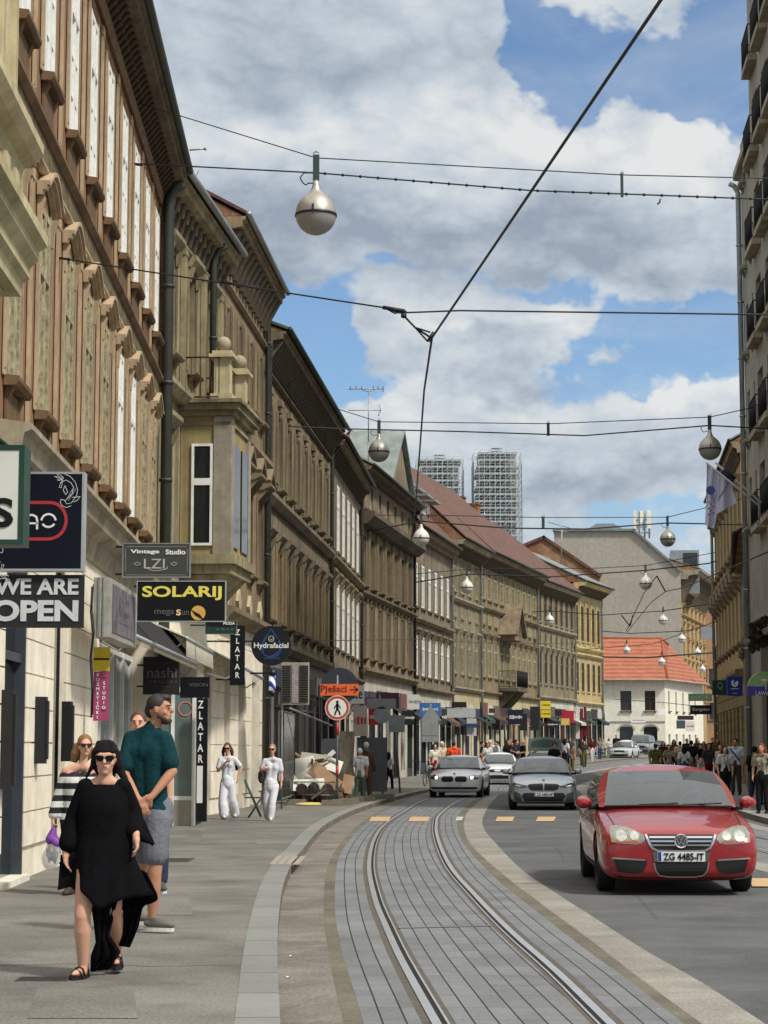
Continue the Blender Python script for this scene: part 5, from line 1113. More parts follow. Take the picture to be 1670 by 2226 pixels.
def sign(name, label, x0, y0, x1, y1, Y, face=m_signb, frame=None, th=.12, fw=.02, rz=0.0, cat='shop sign', arm=None, group=None):
 """flat sign facing the viewer down the street; returns (root, width, height); children use local x,z with y=-th/2 as the front"""
 a = P(x0, y1, Y); b_ = P(x1, y0, Y); c = (a + b_) / 2; w = b_.x - a.x; h = b_.z - a.z
 t = thing(name, label, cat, c, rz, group)
 MB().box(-w / 2 + (fw if frame else 0), w / 2 - (fw if frame else 0), -th / 2 - .002, th / 2 - .01, -h / 2 + (fw if frame else 0), h / 2 - (fw if frame else 0)).build('sign_panel', face, t)
 if frame:
  mb = MB()
  for (p, q, r, s_) in ((-w / 2, -w / 2 + fw, -h / 2, h / 2), (w / 2 - fw, w / 2, -h / 2, h / 2), (-w / 2 + fw, w / 2 - fw, -h / 2, -h / 2 + fw), (-w / 2 + fw, w / 2 - fw, h / 2 - fw, h / 2)): mb.box(p, q, -th / 2 - .008, th / 2, r, s_)
  mb.build('sign_frame', frame, t)
 if arm:                                            # brackets back to the wall: list of z offsets
  mb = MB()
  for z in arm[1:]: mb.tube([(-w / 2 + .02, 0, z), (-w / 2 - arm[0], 0, z)], .018, 6)
  mb.build('bracket', m_iron, t)
 return t, w, h
def txt(S_, s, m, px, py, hh, bold=.0, fit=None, spacing=1.0, vert=False, sx=1.0):
 """px,py: centre as a fraction of the sign (0..1 from its left/top)"""
 t, w, h = S_; th = .062 if not isinstance(S_, dict) else .06
 y = -max(abs(v.co.y) for c in t.children if c.name.startswith('sign_panel') for v in c.data.vertices) - .005
 if vert:
  step = vert
  for i, ch in enumerate(s):
   if ch != ' ': lettering(ch, hh, m, t, ((px - .5) * w, y, (.5 - py) * h - i * step), bold, sx)
 else: lettering(s, hh, m, t, ((px - .5) * w, y, (.5 - py) * h), bold, sx, spacing, fit=fit)
def stroke(S_, pts, wdt, m, closed=False, name='sign_artwork'):
 """line drawing on the sign, pts as fractions"""
 t, w, h = S_; mb = MB(); y = -max(abs(v.co.y) for c in t.children if c.name.startswith('sign_panel') for v in c.data.vertices) - .004
 q = [Vector(((a - .5) * w, y, (.5 - b) * h)) for a, b in pts]
 if closed: q.append(q[0])
 for i, (a, b) in enumerate(zip(q[:-1], q[1:])):
  d = (b - a);
  if d.length < 1e-5: continue
  d.normalize(); n_ = Vector((-d.z, 0, d.x)) * wdt / 2; a2 = a - d * wdt * .25; b2 = b + d * wdt * .25; dy = Vector((0, -.0006 * (i % 3), 0))
  mb.add([a2 - n_ + dy, b2 - n_ + dy, b2 + n_ + dy, a2 + n_ + dy], [(0, 1, 2, 3)])
 return mb.build(name, m, t)
Yo = 19.4
s1 = sign('projecting_sign', 'dark blue sign with a red ring and white koi drawing above the OPEN banner', -32, 1028, 187, 1243, Yo, mat('sign_night_blue', (10, 16, 30), .4, 0, .1, 2, 0, .3), m_frw, .16, .022, arm=(.25, .2, -.2))
w, h = s1[1], s1[2]
def fx(x): return (x + 32) / 219.0
def fy(y): return (y - 1028) / 215.0
ring = [(fx(30), fy(1095)), (fx(112), fy(1095))] + [(fx(112 + 36 * math.sin(a)), fy(1134 - 39 * math.cos(a))) for a in [i * math.pi / 12 for i in range(1, 12)]] + [(fx(112), fy(1174)), (fx(30), fy(1174))]
stroke(s1, ring, .030, m_red, name='red_ring')
def arc(cx, cy, rx, ry, a0, a1, n=10): return [(fx(cx + rx * math.sin(R(a0 + (a1 - a0) * i / n))), fy(cy - ry * math.cos(R(a0 + (a1 - a0) * i / n)))) for i in range(n + 1)]
stroke(s1, [(fx(40), fy(1122)), (fx(74), fy(1122)), (fx(82), fy(1126)), (fx(84), fy(1134)), (fx(84), fy(1152))], .020, m_txtw); stroke(s1, [(fx(56), fy(1140)), (fx(84), fy(1140))], .018, m_txtw)
stroke(s1, arc(109, 1136, 16, 16, -78, 78), .020, m_txtw); stroke(s1, arc(109, 1134, 15, 14, 125, 235), .020, m_txtw)
def koi(ox, oy, k, flip=1):
 P_ = lambda pts: [(fx(ox + flip * (x - 150) * k), fy(oy + flip * (y - 1068) * k)) for x, y in pts]
 m = m_txtw; wd = .0045
 stroke(s1, P_([(126, 1034), (140, 1032), (155, 1038), (166, 1050), (172, 1066), (170, 1080), (163, 1090), (160, 1094)]), wd, m); stroke(s1, P_([(133, 1052), (146, 1046), (157, 1052), (163, 1062), (160, 1076), (150, 1086), (144, 1092)]), wd, m)
 for e in ((122, 1030), (120, 1038), (126, 1046), (131, 1062)): stroke(s1, P_([(140, 1040), (e[0] + 5, e[1] + 1), e, (138, 1046)]), wd * .8, m)
 stroke(s1, P_([(144, 1058), (140, 1068), (146, 1078), (150, 1072), (144, 1058)]), wd, m)
 stroke(s1, P_([(160, 1084), (178, 1082), (172, 1090), (164, 1094)]), wd, m)
 stroke(s1, P_([(144, 1090), (136, 1088), (134, 1094), (138, 1102), (148, 1106), (158, 1102)]), wd, m); stroke(s1, P_([(144, 1090), (148, 1098), (158, 1096), (162, 1092)]), wd * .8, m)
 stroke(s1, P_([(150, 1086), (158, 1070), (164, 1062)]), wd * 1.6, mat('koi_grey', (150, 158, 162), .6)); stroke(s1, P_([(152, 1090), (164, 1072), (168, 1064)]), wd * 1.4, M['koi_grey'])
koi(150, 1068, 1.0); koi(-6, 1224, 1.0, -1)
s2 = sign('open_banner', 'black WE ARE OPEN banner hanging under the koi sign', -32, 1250, 184, 1365, Yo, mat('banner_black', (30, 31, 33), .6, 0, .1, 3), None, .05)
def fw_(x): return (x + 32) / 216.0
m_let = mat('banner_letter', (206, 208, 208), .6)
txt(s2, 'WE ARE', m_let, fw_(80), .225, .2, .006, fit=(.80, .155)); txt(s2, 'OPEN', m_let, fw_(78), .68, .3, .012, fit=(.82, .205))
s3 = sign('lit_shop_sign', 'cut-off white sign in a dark green frame showing a big S', -190, 973, 61, 1188, 17.4, m_signw, m_green, .30, .045)
txt(s3, 'S', m_txtd, (190 + 14) / 251.0, .68, .42, .012, fit=(.19, .255)); lettering('.', .2, m_txtd, s3[0], ((190 - 3) / 251.0 * s3[1] - s3[1] / 2, -.16, .02), .02)
b = B1
t = thing('green_canopy', 'dark green ribbed canopy with grey glazing above the green-framed sign', 'canopy', (-3.96, 18.2, 0)); mb = MB()
pts = [(.02, 4.62), (.55, 4.20), (.62, 4.26), (.02, 4.72)]
mb.prism([(x, z) for x, z in pts], lambda a, z, q: (a, q, z), -6.0, 1.0); mb.build('canopy_sheet', m_green, t)
mb = MB()
for k in range(18): mb.tube([(.03, -5.9 + k * .39, 4.735), (.62, -5.9 + k * .39, 4.28)], .02, 5)
mb.build('canopy_ribs', m_green, t)
MB().box(.03, .5, -5.9, .95, 4.0, 4.15).build('canopy_glazing', m_zinc, t)
s4 = sign('painted_sign', 'grey VINTAGE STUDIO signboard with scrollwork border', 266, 1181, 415, 1256, 29.5, mat('chalkboard', (58, 60, 56), .7, 0, .1, 3), m_zinc, .06, .016, arm=(.1, .2, -.2))
txt(s4, 'Vintage', m_txtw, .33, .26, .1, .003, fit=(.42, .075)); txt(s4, 'Studio', m_txtw, .78, .26, .1, .003, fit=(.29, .075))
txt(s4, 'LZI', mat('letter_silver', (176, 176, 168), .6), .47, .60, .2, .0, fit=(.30, .14)); stroke(s4, [(.36, .74), (.45, .80), (.56, .79), (.66, .74), (.66, .68)], .010, M['letter_silver'])
m_sil = M['letter_silver']
for sy in (.10, .92):
 pts = [(.06 + .88 * i / 44, sy + (.02 if i % 2 else -.012)) for i in range(45)]; stroke(s4, pts, .006, mat('scroll_grey', (140, 142, 136), .6))
for sx_ in (.045, .955):
 pts = [(sx_ + (.008 if i % 2 else -.006), .16 + .68 * i / 18) for i in range(19)]; stroke(s4, pts, .006, M['scroll_grey'])
for sx_ in (.22, .76): stroke(s4, [(sx_ - .05, .6), (sx_, .55), (sx_ + .05, .6), (sx_, .65), (sx_ - .05, .6)], .007, m_sil)
s5 = sign('black_yellow_sign', 'black SOLARIJ sign with yellow capitals and a golden striped disc', 297, 1263, 492, 1352, 33.5, m_signb, m_frw, .10, .014, arm=(.05, .25, -.25))
def gx(x): return (x - 297) / 195.0
def gy(y): return (y - 1263) / 89.0
txt(s5, 'SOLARIJ', m_yl, gx(396), gy(1290), .3, .008, fit=(s5[1] * .89, .235))
txt(s5, 'mega', m_greyt, gx(358), gy(1333), .12, .0, fit=(.32, .10)); txt(s5, 'S', mat('letter_amber', (240, 206, 150), .6), gx(389), gy(1332), .13, .004, fit=(.075, .10)); txt(s5, 'un', m_greyt, gx(404), gy(1333), .12, .0, fit=(.115, .07))
cx_, cz_ = (gx(432) - .5) * s5[1], (.5 - gy(1333)) * s5[2]
MB().lathe([(.001, -.062), (.12, -.062), (.12, -.055)], (cx_, 0, cz_), 28, 'y').build('gold_disc', m_gold, s5[0])
mb = MB();
for k in range(7):
 q = -.10 + k * .03; A = Vector((cx_ - .11 + k * .022, -.066, cz_ - .02 - k * .012 + .07)); B_ = A + Vector((.075, 0, -.10 - .0 * k)); n_ = Vector((.004, 0, .003)); mb.add([A - n_, B_ - n_, B_ + n_, A + n_], [(0, 1, 2, 3)])
mb.build('disc_stripes', m_signb, s5[0])
a = P(204, 1255, 27.3); t = thing('light_box', 'grey weathered light box with a faded poster on its street side', 'light box', (a.x, 27.3, a.z)); wd = .22
MB().box(0, wd, 0, 3.0, -.80, 0).build('box_case', mat('dirty_aluminium', (170, 168, 158), .6, .2, .25, 4, dirt=((120, 112, 96), .7, 3)), t)
MB().box(wd + .001, wd + .012, .25, 2.75, -.72, -.07).build('faded_poster', mat('faded_poster', (112, 104, 110), .6, 0, .5, 3, dirt=((60, 56, 60), .8, 2)), t)
mb = MB(); o = MB().box(wd + .012, wd + .016, .9, 2.0, -.55, -.2).build('poster_print', mat('poster_dark', (58, 52, 58), .6, 0, .6, 9, dirt=((150, 146, 150), .8, 8)), t)
mb = MB(); mb.box(.06, .085, -.015, -.002, -.8, 0); mb.box(.125, .14, -.015, -.002, -.8, 0); mb.build('box_seam', m_zinc, t)
mb = MB(); pts = [P(200, 1275, 27.2), P(197, 1330, 27.2), P(202, 1380, 27.2), P(196, 1430, 27.2), P(200, 1500, 27.2), P(198, 1560, 27.2)]; mb.tube(pts, .012, 5); mb.tube([p + Vector((.02, -.01, .03)) for p in pts], .008, 5)
tag(mb.build('wall_cables', m_wire), 'dark loose cables running down the wall edge by the light box', 'cable')
s6 = sign('yellow_sign', 'yellow sign with a black bar above the magenta studio sign', 203, 1407, 239, 1459, 29, mat('sign_yellow', (206, 182, 40), .5, 0, .15, 3), None, .05)
MB().box(-s6[1] / 2, s6[1] / 2, -.035, -.028, -.012, .012).build('black_bar', m_txtd, s6[0])
s7 = sign('magenta_sign', 'magenta KOZMETICKI STUDIO sign with vertical white letters', 203, 1460, 237, 1567, 29, mat('sign_magenta', (158, 62, 104), .5, 0, .15, 3), None, .05)
txt(s7, 'KOZMETI\u010cKI', m_txtw, .28, .07, .062, .002, vert=.0665); txt(s7, 'STUDIO', m_txtw, .70, .24, .062, .002, vert=.0690)
stroke(s7, [(.55, .13), (.85, .13)], .008, m_txtd); stroke(s7, [(.55, .79), (.85, .79)], .008, m_txtd)
def awning(name, label, Y0, Y1, x_in, z_in, x_out, z_out, m, val=.18, mv=None, folded=False, cat='awning'):
 t = thing(name, label, cat, (x_in, Y0, 0)); D = x_out - x_in; mb = MB()
 mb.prism([(0, z_in), (D, z_out), (D, z_out + .03), (0, z_in + .03)], lambda a, z, q: (a, q, z), 0, Y1 - Y0); mb.build('awning_fabric', m, t)
 mb = MB(); n = max(4, int((Y1 - Y0) / .16))
 for k in range(n):
  y0, y1 = (Y1 - Y0) * k / n, (Y1 - Y0) * (k + 1) / n; mb.add([(D + .002, y0, z_out), (D + .002, y1, z_out), (D + .002, (y0 + y1) / 2 + .04, z_out - val), (D + .002, (y0 + y1) / 2 - .04, z_out - val)], [(0, 1, 2, 3)])
 mb.build('awning_valance', mv or m, t)
 mb = MB(); mb.tube([(D, -.02, z_out), (D, Y1 - Y0 + .02, z_out)], .035, 8)
 for y in (.15, Y1 - Y0 - .15): mb.tube([(0.02, y, z_out - .1), (D * .55, y, z_out - .25), (D, y, z_out)], .02, 6)
 mb.build('awning_arms', m_frw, t); return t
m_awb = mat('awning_black', (30, 28, 28), .8, 0, .2, 5); m_aww = mat('awning_white', (214, 208, 188), .8, 0, .12, 4)
awning('black_awning', 'long sagging black awning over the recessed shopfront', 31.2, 42.0, -4.36, 3.95, -3.85, 3.36, m_awb, .12, mat('awning_edge_beige', (150, 138, 116), .8))
awning('folded_awning', 'half-rolled cream awning with a scalloped edge by the ZLATAR sign', 39.8, 47.0, -4.5, 4.05, -3.86, 3.78, m_aww, .36)
awning('slanting_awning', 'grey and white awning sloping out towards the blue disc sign', 46.0, 53.0, -4.1, 3.95, -3.15, 3.45, mat('awning_grey', (150, 146, 136), .8, 0, .2, 3), .22, m_aww)
s8 = sign('dark_sign', 'dark NASHI ARGAN sign hanging under the black awning', 311, 1428, 391, 1510, 38.8, mat('sign_brownblack', (30, 24, 28), .6), None, .08, arm=(.12, .2, -.2))
txt(s8, 'nashi', mat('letter_nashi', (104, 96, 98), .6), .52, .42, .2, 0, fit=(.56, .20)); txt(s8, 'ARGAN', mat('letter_nashi_dim', (84, 74, 78), .6), .52, .66, .1, .0, fit=(.56, .06)); stroke(s8, [(.15, .80), (.42, .78), (.88, .80)], .006, M['letter_nashi_dim']); stroke(s8, [(.55, .2), (.8, .14)], .008, M['letter_nashi'])
s9 = sign('dark_sign', 'low wide black sign reading VISION right of the NASHI sign', 392, 1472, 456, 1517, 39.3, m_signb, None, .1)
txt(s9, 'VISION', mat('letter_dim', (92, 90, 92), .6), .62, .38, .1, 0, fit=(.36, .065))
s10 = sign('vertical_sign', 'tall black standing ZLATAR board with white letters beside the showcase', 427, 1518, 452, 1786, 40.3, m_signb, None, .12)
txt(s10, 'ZLATAR', m_txtw, .34, .055, .21, .004, vert=.212, sx=.75)
MB().box(-s10[1] * .46, .02, -.085, -.062, -s10[2] * .35, -s10[2] * .05).build('white_panel', m_signw, s10[0])
t = thing('jewellery_showcase', 'white framed glass jewellery showcase standing out from the wall', 'showcase', (-4.6, 40.6, .12))
mb = MB()
for x in (.02, .38, .80): mb.box(x, x + .07, -.03, .05, .0, 2.72)
mb.box(0, .87, -.03, .05, 2.62, 2.72); mb.box(.09, .38, -.031, .045, .50, .58); mb.box(.45, .80, -.031, .045, .50, .58)
mb.build('showcase_frame', m_wfr, t)
MB().box(.09, .8, 0, .02, .02, 2.62).build('glass', glassmat('showcase_glass', (104, 120, 116), .1, .7), t)
MB().box(.45, .8, -.022, -.002, .0, .5).build('base_panel', m_grey, t)
MB().box(.0, .86, .06, 1.6, 0, 2.7).build('showcase_body', m_dark, t)
MB().lathe([(.12, -.012), (.15, -.012), (.15, -.006), (.12, -.006)], (.66, 0, 2.3), 20, 'y').build('ring_sticker', mat('sticker_pink', (200, 130, 120), .5), t)
s11 = sign('vertical_sign', 'black ZLATAR sign hanging high, its white letters stacked vertically', 500, 1360, 533, 1490, 42.5, m_signb, None, .1, arm=(.3, .5, -.5))
txt(s11, 'ZLATAR', m_txtw, .5, .12, .17, .003, vert=.178, sx=.85)
s12 = sign('small_shop_sign', 'green and black fashion sign hanging below the SOLARIJ sign', 446, 1350, 515, 1379, 41.5, mat('sign_darkgreen', (20, 46, 40), .5), m_zinc, .05, .008, arm=(.3, .05))
MB().box(-s12[1] / 2 + .01, s12[1] / 2 - .01, -.034, -.028, .03, s12[2] / 2 - .01).build('black_bar', m_signb, s12[0]); txt(s12, 'MODA', m_txtw, .76, .18, .08, .002, fit=(.24, .06)); txt(s12, 'o b i c', mat('letter_teal', (60, 120, 116), .6), .62, .62, .07, .002, fit=(.36, .05))
Yd = 45.0; c = P(590, 1404, Yd); rd = 42 / F * Yd
t = thing('round_sign', 'round dark blue HYDRAFACIAL sign with a water drop outline', 'shop sign', c)
MB().lathe([(.001, -.05), (rd, -.05), (rd, .05), (.001, .05)], n=48, axis='y').build('sign_panel', mat('disc_navy', (10, 14, 26), .4), t)
MB().lathe([(rd, -.055), (rd + .012, -.055), (rd + .012, .055), (rd, .055)], n=48, axis='y').build('disc_rim', m_black, t)
SD = (t, rd * 2, rd * 2)
dp = [(.5, .06)] + [(.5 + .27 * math.sin(a) * (1 if a < math.pi else 1), .50 - .30 * math.cos(a) + .0) for a in [R(55 + i * 12.5) for i in range(11)]] + []
drop = [(.50, .07), (.42, .20), (.30, .36), (.24, .50), (.25, .64), (.34, .75), (.5, .80), (.66, .75), (.75, .64), (.76, .50), (.70, .36), (.58, .20)]
stroke(SD, drop, .026, mat('drop_blue', (28, 66, 128), .5), True); stroke(SD, [(.5, .09), (.66, .30), (.74, .48), (.70, .64), (.58, .74), (.42, .79)], .012, mat('drop_blue_light', (58, 100, 160), .5)); stroke(SD, [(.5, .07), (.36, .30), (.27, .5), (.30, .68)], .010, M['drop_blue_light'])
stroke(SD, [(.5 + .07 * math.sin(a), .32 - .07 * math.cos(a)) for a in [i * math.pi / 8 for i in range(17)]], .014, mat('ring_pale', (190, 188, 170), .5)); stroke(SD, [(.47, .33), (.5, .35), (.54, .31)], .012, M['ring_pale'])
lettering('Hydrafacial', .2, m_txtw, t, (0, -.058, -.01), .003, fit=(rd * 1.78, .155)); stroke(SD, [(.32, .82), (.5, .825), (.72, .82)], .02, mat('letter_navy_dim', (56, 66, 88), .5))
mb = MB(); mb.tube([(-rd, 0, .1), (-rd - 1.0, 0, .1)], .02, 6); mb.build('bracket', m_iron, t)
c = P(592, 1485, 46.0); t = thing('barber_pole', 'lit barber pole with blue and white stripes under the round blue sign', 'barber pole', c)
def stripemat():
 m, n, l, b_ = newmat('barber_stripes'); tc_ = n.new('ShaderNodeTexCoord'); w_ = n.new('ShaderNodeTexWave'); w_.bands_direction = 'DIAGONAL'; w_.inputs['Scale'].default_value = 2.6; l.new(tc_.outputs['Object'], w_.inputs[0])
 r_ = n.new('ShaderNodeValToRGB'); r_.color_ramp.interpolation = 'CONSTANT'; r_.color_ramp.elements[0].color = (.82, .84, .92, 1); r_.color_ramp.elements[1].color = (.05, .05, .32, 1); r_.color_ramp.elements[1].position = .5
 l.new(w_.outputs['Fac'], r_.inputs[0]); l.new(r_.outputs[0], b_.inputs['Base Color']); l.new(r_.outputs[0], b_.inputs['Emission Color']); b_.inputs['Emission Strength'].default_value = .35; return m
MB().lathe([(.001, -.17), (.075, -.17), (.075, .17), (.001, .17)], n=20).build('striped_cylinder', stripemat(), t)
mb = MB(); mb.lathe([(.001, .17), (.095, .17), (.095, .25), (.06, .3), (.001, .31)], n=20); mb.lathe([(.001, -.31), (.06, -.3), (.095, -.25), (.095, -.17), (.001, -.17)], n=20); mb.box(-.5, -.08, -.02, .02, .2, .24); mb.build('pole_cap', m_black, t)
a = P(612, 1440, 52); t = thing('louvre_cabinet', 'grey louvred cabinet fixed high beside the round blue sign', 'cabinet', (a.x, 52, a.z)); w = P(672, 1440, 52).x - a.x; h = a.z - P(612, 1532, 52).z
MB().box(0, w, 0, .3, -h, 0).build('cabinet_case', m_grey, t)
mb = MB()
for k in range(16):
 z = -.08 - k * (h - .12) / 16
 for x in (.02, w - .24): mb.box(x, x + .22, -.03, -.002, z - .035, z)
mb.build('louvres', m_black, t); MB().box(.27, w - .27, -.02, -.002, -h + .05, -.05).build('cabinet_panel', mat('faded_panel', (140, 134, 132), .7, 0, .3, 5), t)
m_pole = mat('galvanised_pole', (128, 130, 128), .5, .5, .2, 6); m_or = mat('sign_orange', (226, 104, 44), .6, 0, .1, 4, dirt=((190, 84, 40), .6, 6)); m_back = mat('sign_back_grey', (150, 154, 154), .5, .3, .12, 3)
Ys = 56.5; base = P(733, 1745, Ys); base.z = SW
t = thing('pedestrian_sign', 'orange PJESACI arrow plate above a round red-ringed no-pedestrians sign on a post', 'road sign', base)
zc = P(734, 1539, Ys).z - SW; rr_ = 25.5 / F * Ys
mb = MB(); mb.tube([(0, 0, 0), (0, 0, zc + .9)], .035, 8); mb.build('post', m_pole, t)
for (z0, z1) in ((zc - .75, zc - .4), (.75, 1.05)): MB().tube([(0, 0, z0), (0, 0, z1)], .042, 8).build('red_band', m_red, t)
MB().lathe([(.001, -.05), (rr_, -.05), (rr_, -.04), (.001, -.04)], (0, 0, zc), 36, 'y').build('red_disc', mat('sign_dull_red', (170, 62, 54), .6, 0, .1, 5), t)
MB().lathe([(.001, -.055), (rr_ * .78, -.055), (rr_ * .78, -.05), (.001, -.05)], (0, 0, zc), 36, 'y').build('white_disc', m_signw, t)
MB().lathe([(rr_ * .98, -.056), (rr_ * 1.05, -.056), (rr_ * 1.05, -.046), (rr_ * .98, -.046)], (0, 0, zc), 36, 'y').build('disc_rim', mat('rim_pink', (216, 190, 180), .6), t)
SP = (t, 1.0, 1.0)
def sstroke(t, pts, w, m, y, name='pictogram'):
 mb = MB(); q = [Vector((a, y, b)) for a, b in pts]
 for i, (a, b) in enumerate(zip(q[:-1], q[1:])):
  d = (b - a).normalized(); n_ = Vector((-d.z, 0, d.x)) * w / 2; mb.add([a - d * w * .3 - n_, b + d * w * .3 - n_, b + d * w * .3 + n_, a - d * w * .3 + n_], [(0, 1, 2, 3)])
 return mb.build(name, m, t)
k = rr_ / 25.5
def pk_(x, y): return ((x - 734) * k, zc - (y - 1539) * k)
mb = MB(); MB().lathe([(.001, -.0585), (3.0 * k, -.0585)], (pk_(734, 1526)[0], 0, pk_(734, 1526)[1]), 14, 'y').build('pictogram_head', m_txtd, t)
for pts, w in (([(734, 1531), (734, 1541)], 6), ([(734, 1541), (731, 1547), (728.5, 1554)], 3.4), ([(734, 1541), (738, 1547), (740, 1554)], 3.4), ([(733, 1532), (728.5, 1537), (728, 1541)], 2.2), ([(735, 1532), (739.5, 1536), (740.5, 1540)], 2.2)):
 sstroke(t, [pk_(*q) for q in pts], w * k, m_txtd, -.0585)
zo = zc + (1539 - 1500) * k; wo = 83 * k; ho = 25 * k
MB().box(-wo / 2 + .06, wo / 2 + .06, -.055, -.045, zo - ho / 2, zo + ho / 2).build('orange_plate', m_or, t)
lettering('Pje\u0161aci', .3, mat('letter_darkred', (120, 28, 20), .7), t, (-.10, -.058, zo), .006, fit=(56 * k, 19 * k))
sstroke(t, [(.36, zo), (.55, zo)], .045, M['letter_darkred'], -.058, 'arrow'); sstroke(t, [(.46, zo + .085), (.56, zo), (.46, zo - .085)], .045, M['letter_darkred'], -.058, 'arrow')
MB().lathe([(.001, -.02), (40 * k, -.02), (40 * k, -.005), (.001, -.005)], (.06, 0, zo + 8 * k), 36, 'y').build('dark_disc', mat('disc_slate', (40, 46, 56), .5), t)
c = P(740, 1500, Ys + 1.5); mb = MB()
mb.add([(c.x - .36, Ys + .02, zo + SW - ho * .5 - .002), (c.x + .5, Ys + .02, zo + SW - ho * .5), (c.x + .1, Ys + .02, zo + SW - ho * .5 - .28)], [(0, 1, 2)])
def backsign(name, label, xpole_top, xpole_bot, ytop, ybot, Y, plates, r=.03):
 b_ = P(xpole_bot, ybot, Y); b_.z = gz(Y) + (SW if name != 'x' else 0); t = thing(name, label, 'road sign', b_)
 tp = P(xpole_top, ytop, Y) - b_; MB().tube([(0, 0, 0), tp], r, 8).build('post', m_pole, t)
 for kind, x0, y0, x1, y1 in plates:
  A = P(x0, y1, Y) - b_; B_ = P(x1, y0, Y) - b_; mb = MB()
  if kind == 'box': mb.box(A.x, B_.x, -.06, -.045, A.z, B_.z); mb.box(A.x, B_.x, -.075, -.06, A.z + (B_.z - A.z) * .3, A.z + (B_.z - A.z) * .35)
  if kind == 'disc': rr2 = (B_.x - A.x) / 2; mb.lathe([(.001, -.06), (rr2, -.06), (rr2, -.045), (.001, -.045)], ((A.x + B_.x) / 2, 0, (A.z + B_.z) / 2), 28, 'y')
  if kind == 'tri': mb.prism([(A.x, A.z), (B_.x, A.z), ((A.x + B_.x) / 2, B_.z)], lambda a, z, q: (a, q, z), -.06, -.045)
  o = mb.build('sign_plate', m_back, t)
 return t
backsign('road_sign_back', 'round and rectangular road sign plates seen from behind, one post, by the grey hoarding', 825, 832, 1510, 1640, 70, [('disc', 812, 1536, 848, 1574), ('box', 798, 1519, 861, 1541)], .035)
backsign('road_sign_back', 'leaning post with two square grey plate backs beside the hoarding', 858, 870, 1552, 1722, 72, [('box', 845, 1555, 880, 1592)], .035)
backsign('road_sign_back', 'triangular warning sign back over a tall white plate near the arcade', 936, 934, 1530, 1660, 90, [('tri', 914, 1534, 960, 1566), ('box', 917, 1566, 953, 1613)], .035)
def fsign(label, x0, y0, x1, y1, Y, rgb, name='shop_sign', txt_=None, tm=None, th=.1, frame=None, rz=0):
 key = 'fs_%d_%d_%d' % rgb; s_ = sign(name, label, x0, y0, x1, y1, Y, mat(key, rgb, .5, 0, .12, 1.5), frame, th, .03, rz)
 if txt_ == '~':
  mb = MB(); random.seed(int(x0)); u = -s_[1] * .38; hh = s_[2] * .10; yy = -th / 2 - .004
  while u < s_[1] * .38: w_ = random.uniform(.3, .9) * hh; k_ = random.uniform(.6, 1.3); mb.add([(u, yy, -hh * k_), (u + w_, yy, -hh * k_), (u + w_, yy, hh * k_), (u, yy, hh * k_)], [(0, 1, 2, 3)]); u += w_ + hh * .35
  mb.build('blurred_lettering', tm or m_txtw, s_[0])
 elif txt_: txt(s_, txt_, tm or m_txtw, .5, .5, .3, .002, fit=(s_[1] * .8, s_[2] * .45))
 return s_
fsign('white sign with dark script ending in ette behind the orange arrow plate', 752, 1490, 792, 1530, 62, (206, 204, 196), txt_='ette', tm=m_txtd)
fsign('wide purple fascia sign behind the grey sign backs', 818, 1506, 868, 1540, 74, (96, 36, 72)); fsign('small magenta edged board left of the purple fascia', 794, 1516, 816, 1534, 71, (176, 60, 96))
s_ = fsign('red and white vertical banner beside the purple fascia', 801, 1541, 824, 1576, 74, (196, 36, 46), txt_='~', tm=m_txtw)
fsign('white hanging placard with red marks above the hoarding', 768, 1534, 798, 1600, 66, (196, 180, 168), txt_='~', tm=m_red)
fsign('small white sign above the dark green shop board', 886, 1510, 912, 1542, 84, (206, 208, 204), txt_='~', tm=m_greyt); fsign('black shop sign with a thin pale scrawl below the small white one', 874, 1545, 902, 1576, 86, (18, 26, 24), txt_='~', tm=m_txtw)
fsign('blue fascia behind the triangular sign', 913, 1528, 958, 1556, 101, (64, 108, 168), txt_='~', tm=m_txtw)
s_ = fsign('long pale grey direction sign back beside the arcade', 972, 1540, 1034, 1560, 106, (178, 182, 182)); fsign('white and navy notice board below the long grey sign', 1015, 1562, 1036, 1600, 107, (190, 194, 196)); fsign('navy strip across the notice board', 1015, 1573, 1036, 1582, 106.8, (44, 70, 108), name='notice_strip')
fsign('black ornamental sign above the grey direction sign', 982, 1526, 1014, 1538, 110, (28, 28, 28)); fsign('black and white scribbled board left of the direction sign', 960, 1542, 972, 1576, 104, (60, 60, 60), txt_='~', tm=m_txtw)
fsign('navy awning sign with white name under the iron balcony', 1104, 1543, 1138, 1575, 132, (16, 20, 42), txt_='~', tm=m_txtw); fsign('black drapes sign right of the navy awning', 1131, 1552, 1146, 1588, 134, (22, 22, 26)); fsign('black tall banner right of the drapes sign', 1153, 1536, 1172, 1588, 137, (30, 30, 34))
fsign('upper bright yellow sign on the rhythmic house', 1176, 1524, 1197, 1542, 146, (222, 196, 40), txt_='~', tm=m_txtd); fsign('lower bright yellow sign on the rhythmic house', 1176, 1544, 1197, 1560, 146, (220, 190, 36), txt_='~', tm=m_txtd)
fsign('black sign with white bear shape under the yellow signs', 1188, 1568, 1216, 1582, 146, (20, 22, 22), txt_='~', tm=m_txtw); fsign('crimson banner sign near the yellow house', 1221, 1545, 1248, 1572, 150, (170, 24, 60)); fsign('small dark sign left of the crimson banner', 1207, 1544, 1221, 1556, 150, (50, 20, 30)); fsign('pale yellow awning board below the crimson banner', 1220, 1562, 1238, 1576, 149, (204, 184, 90))
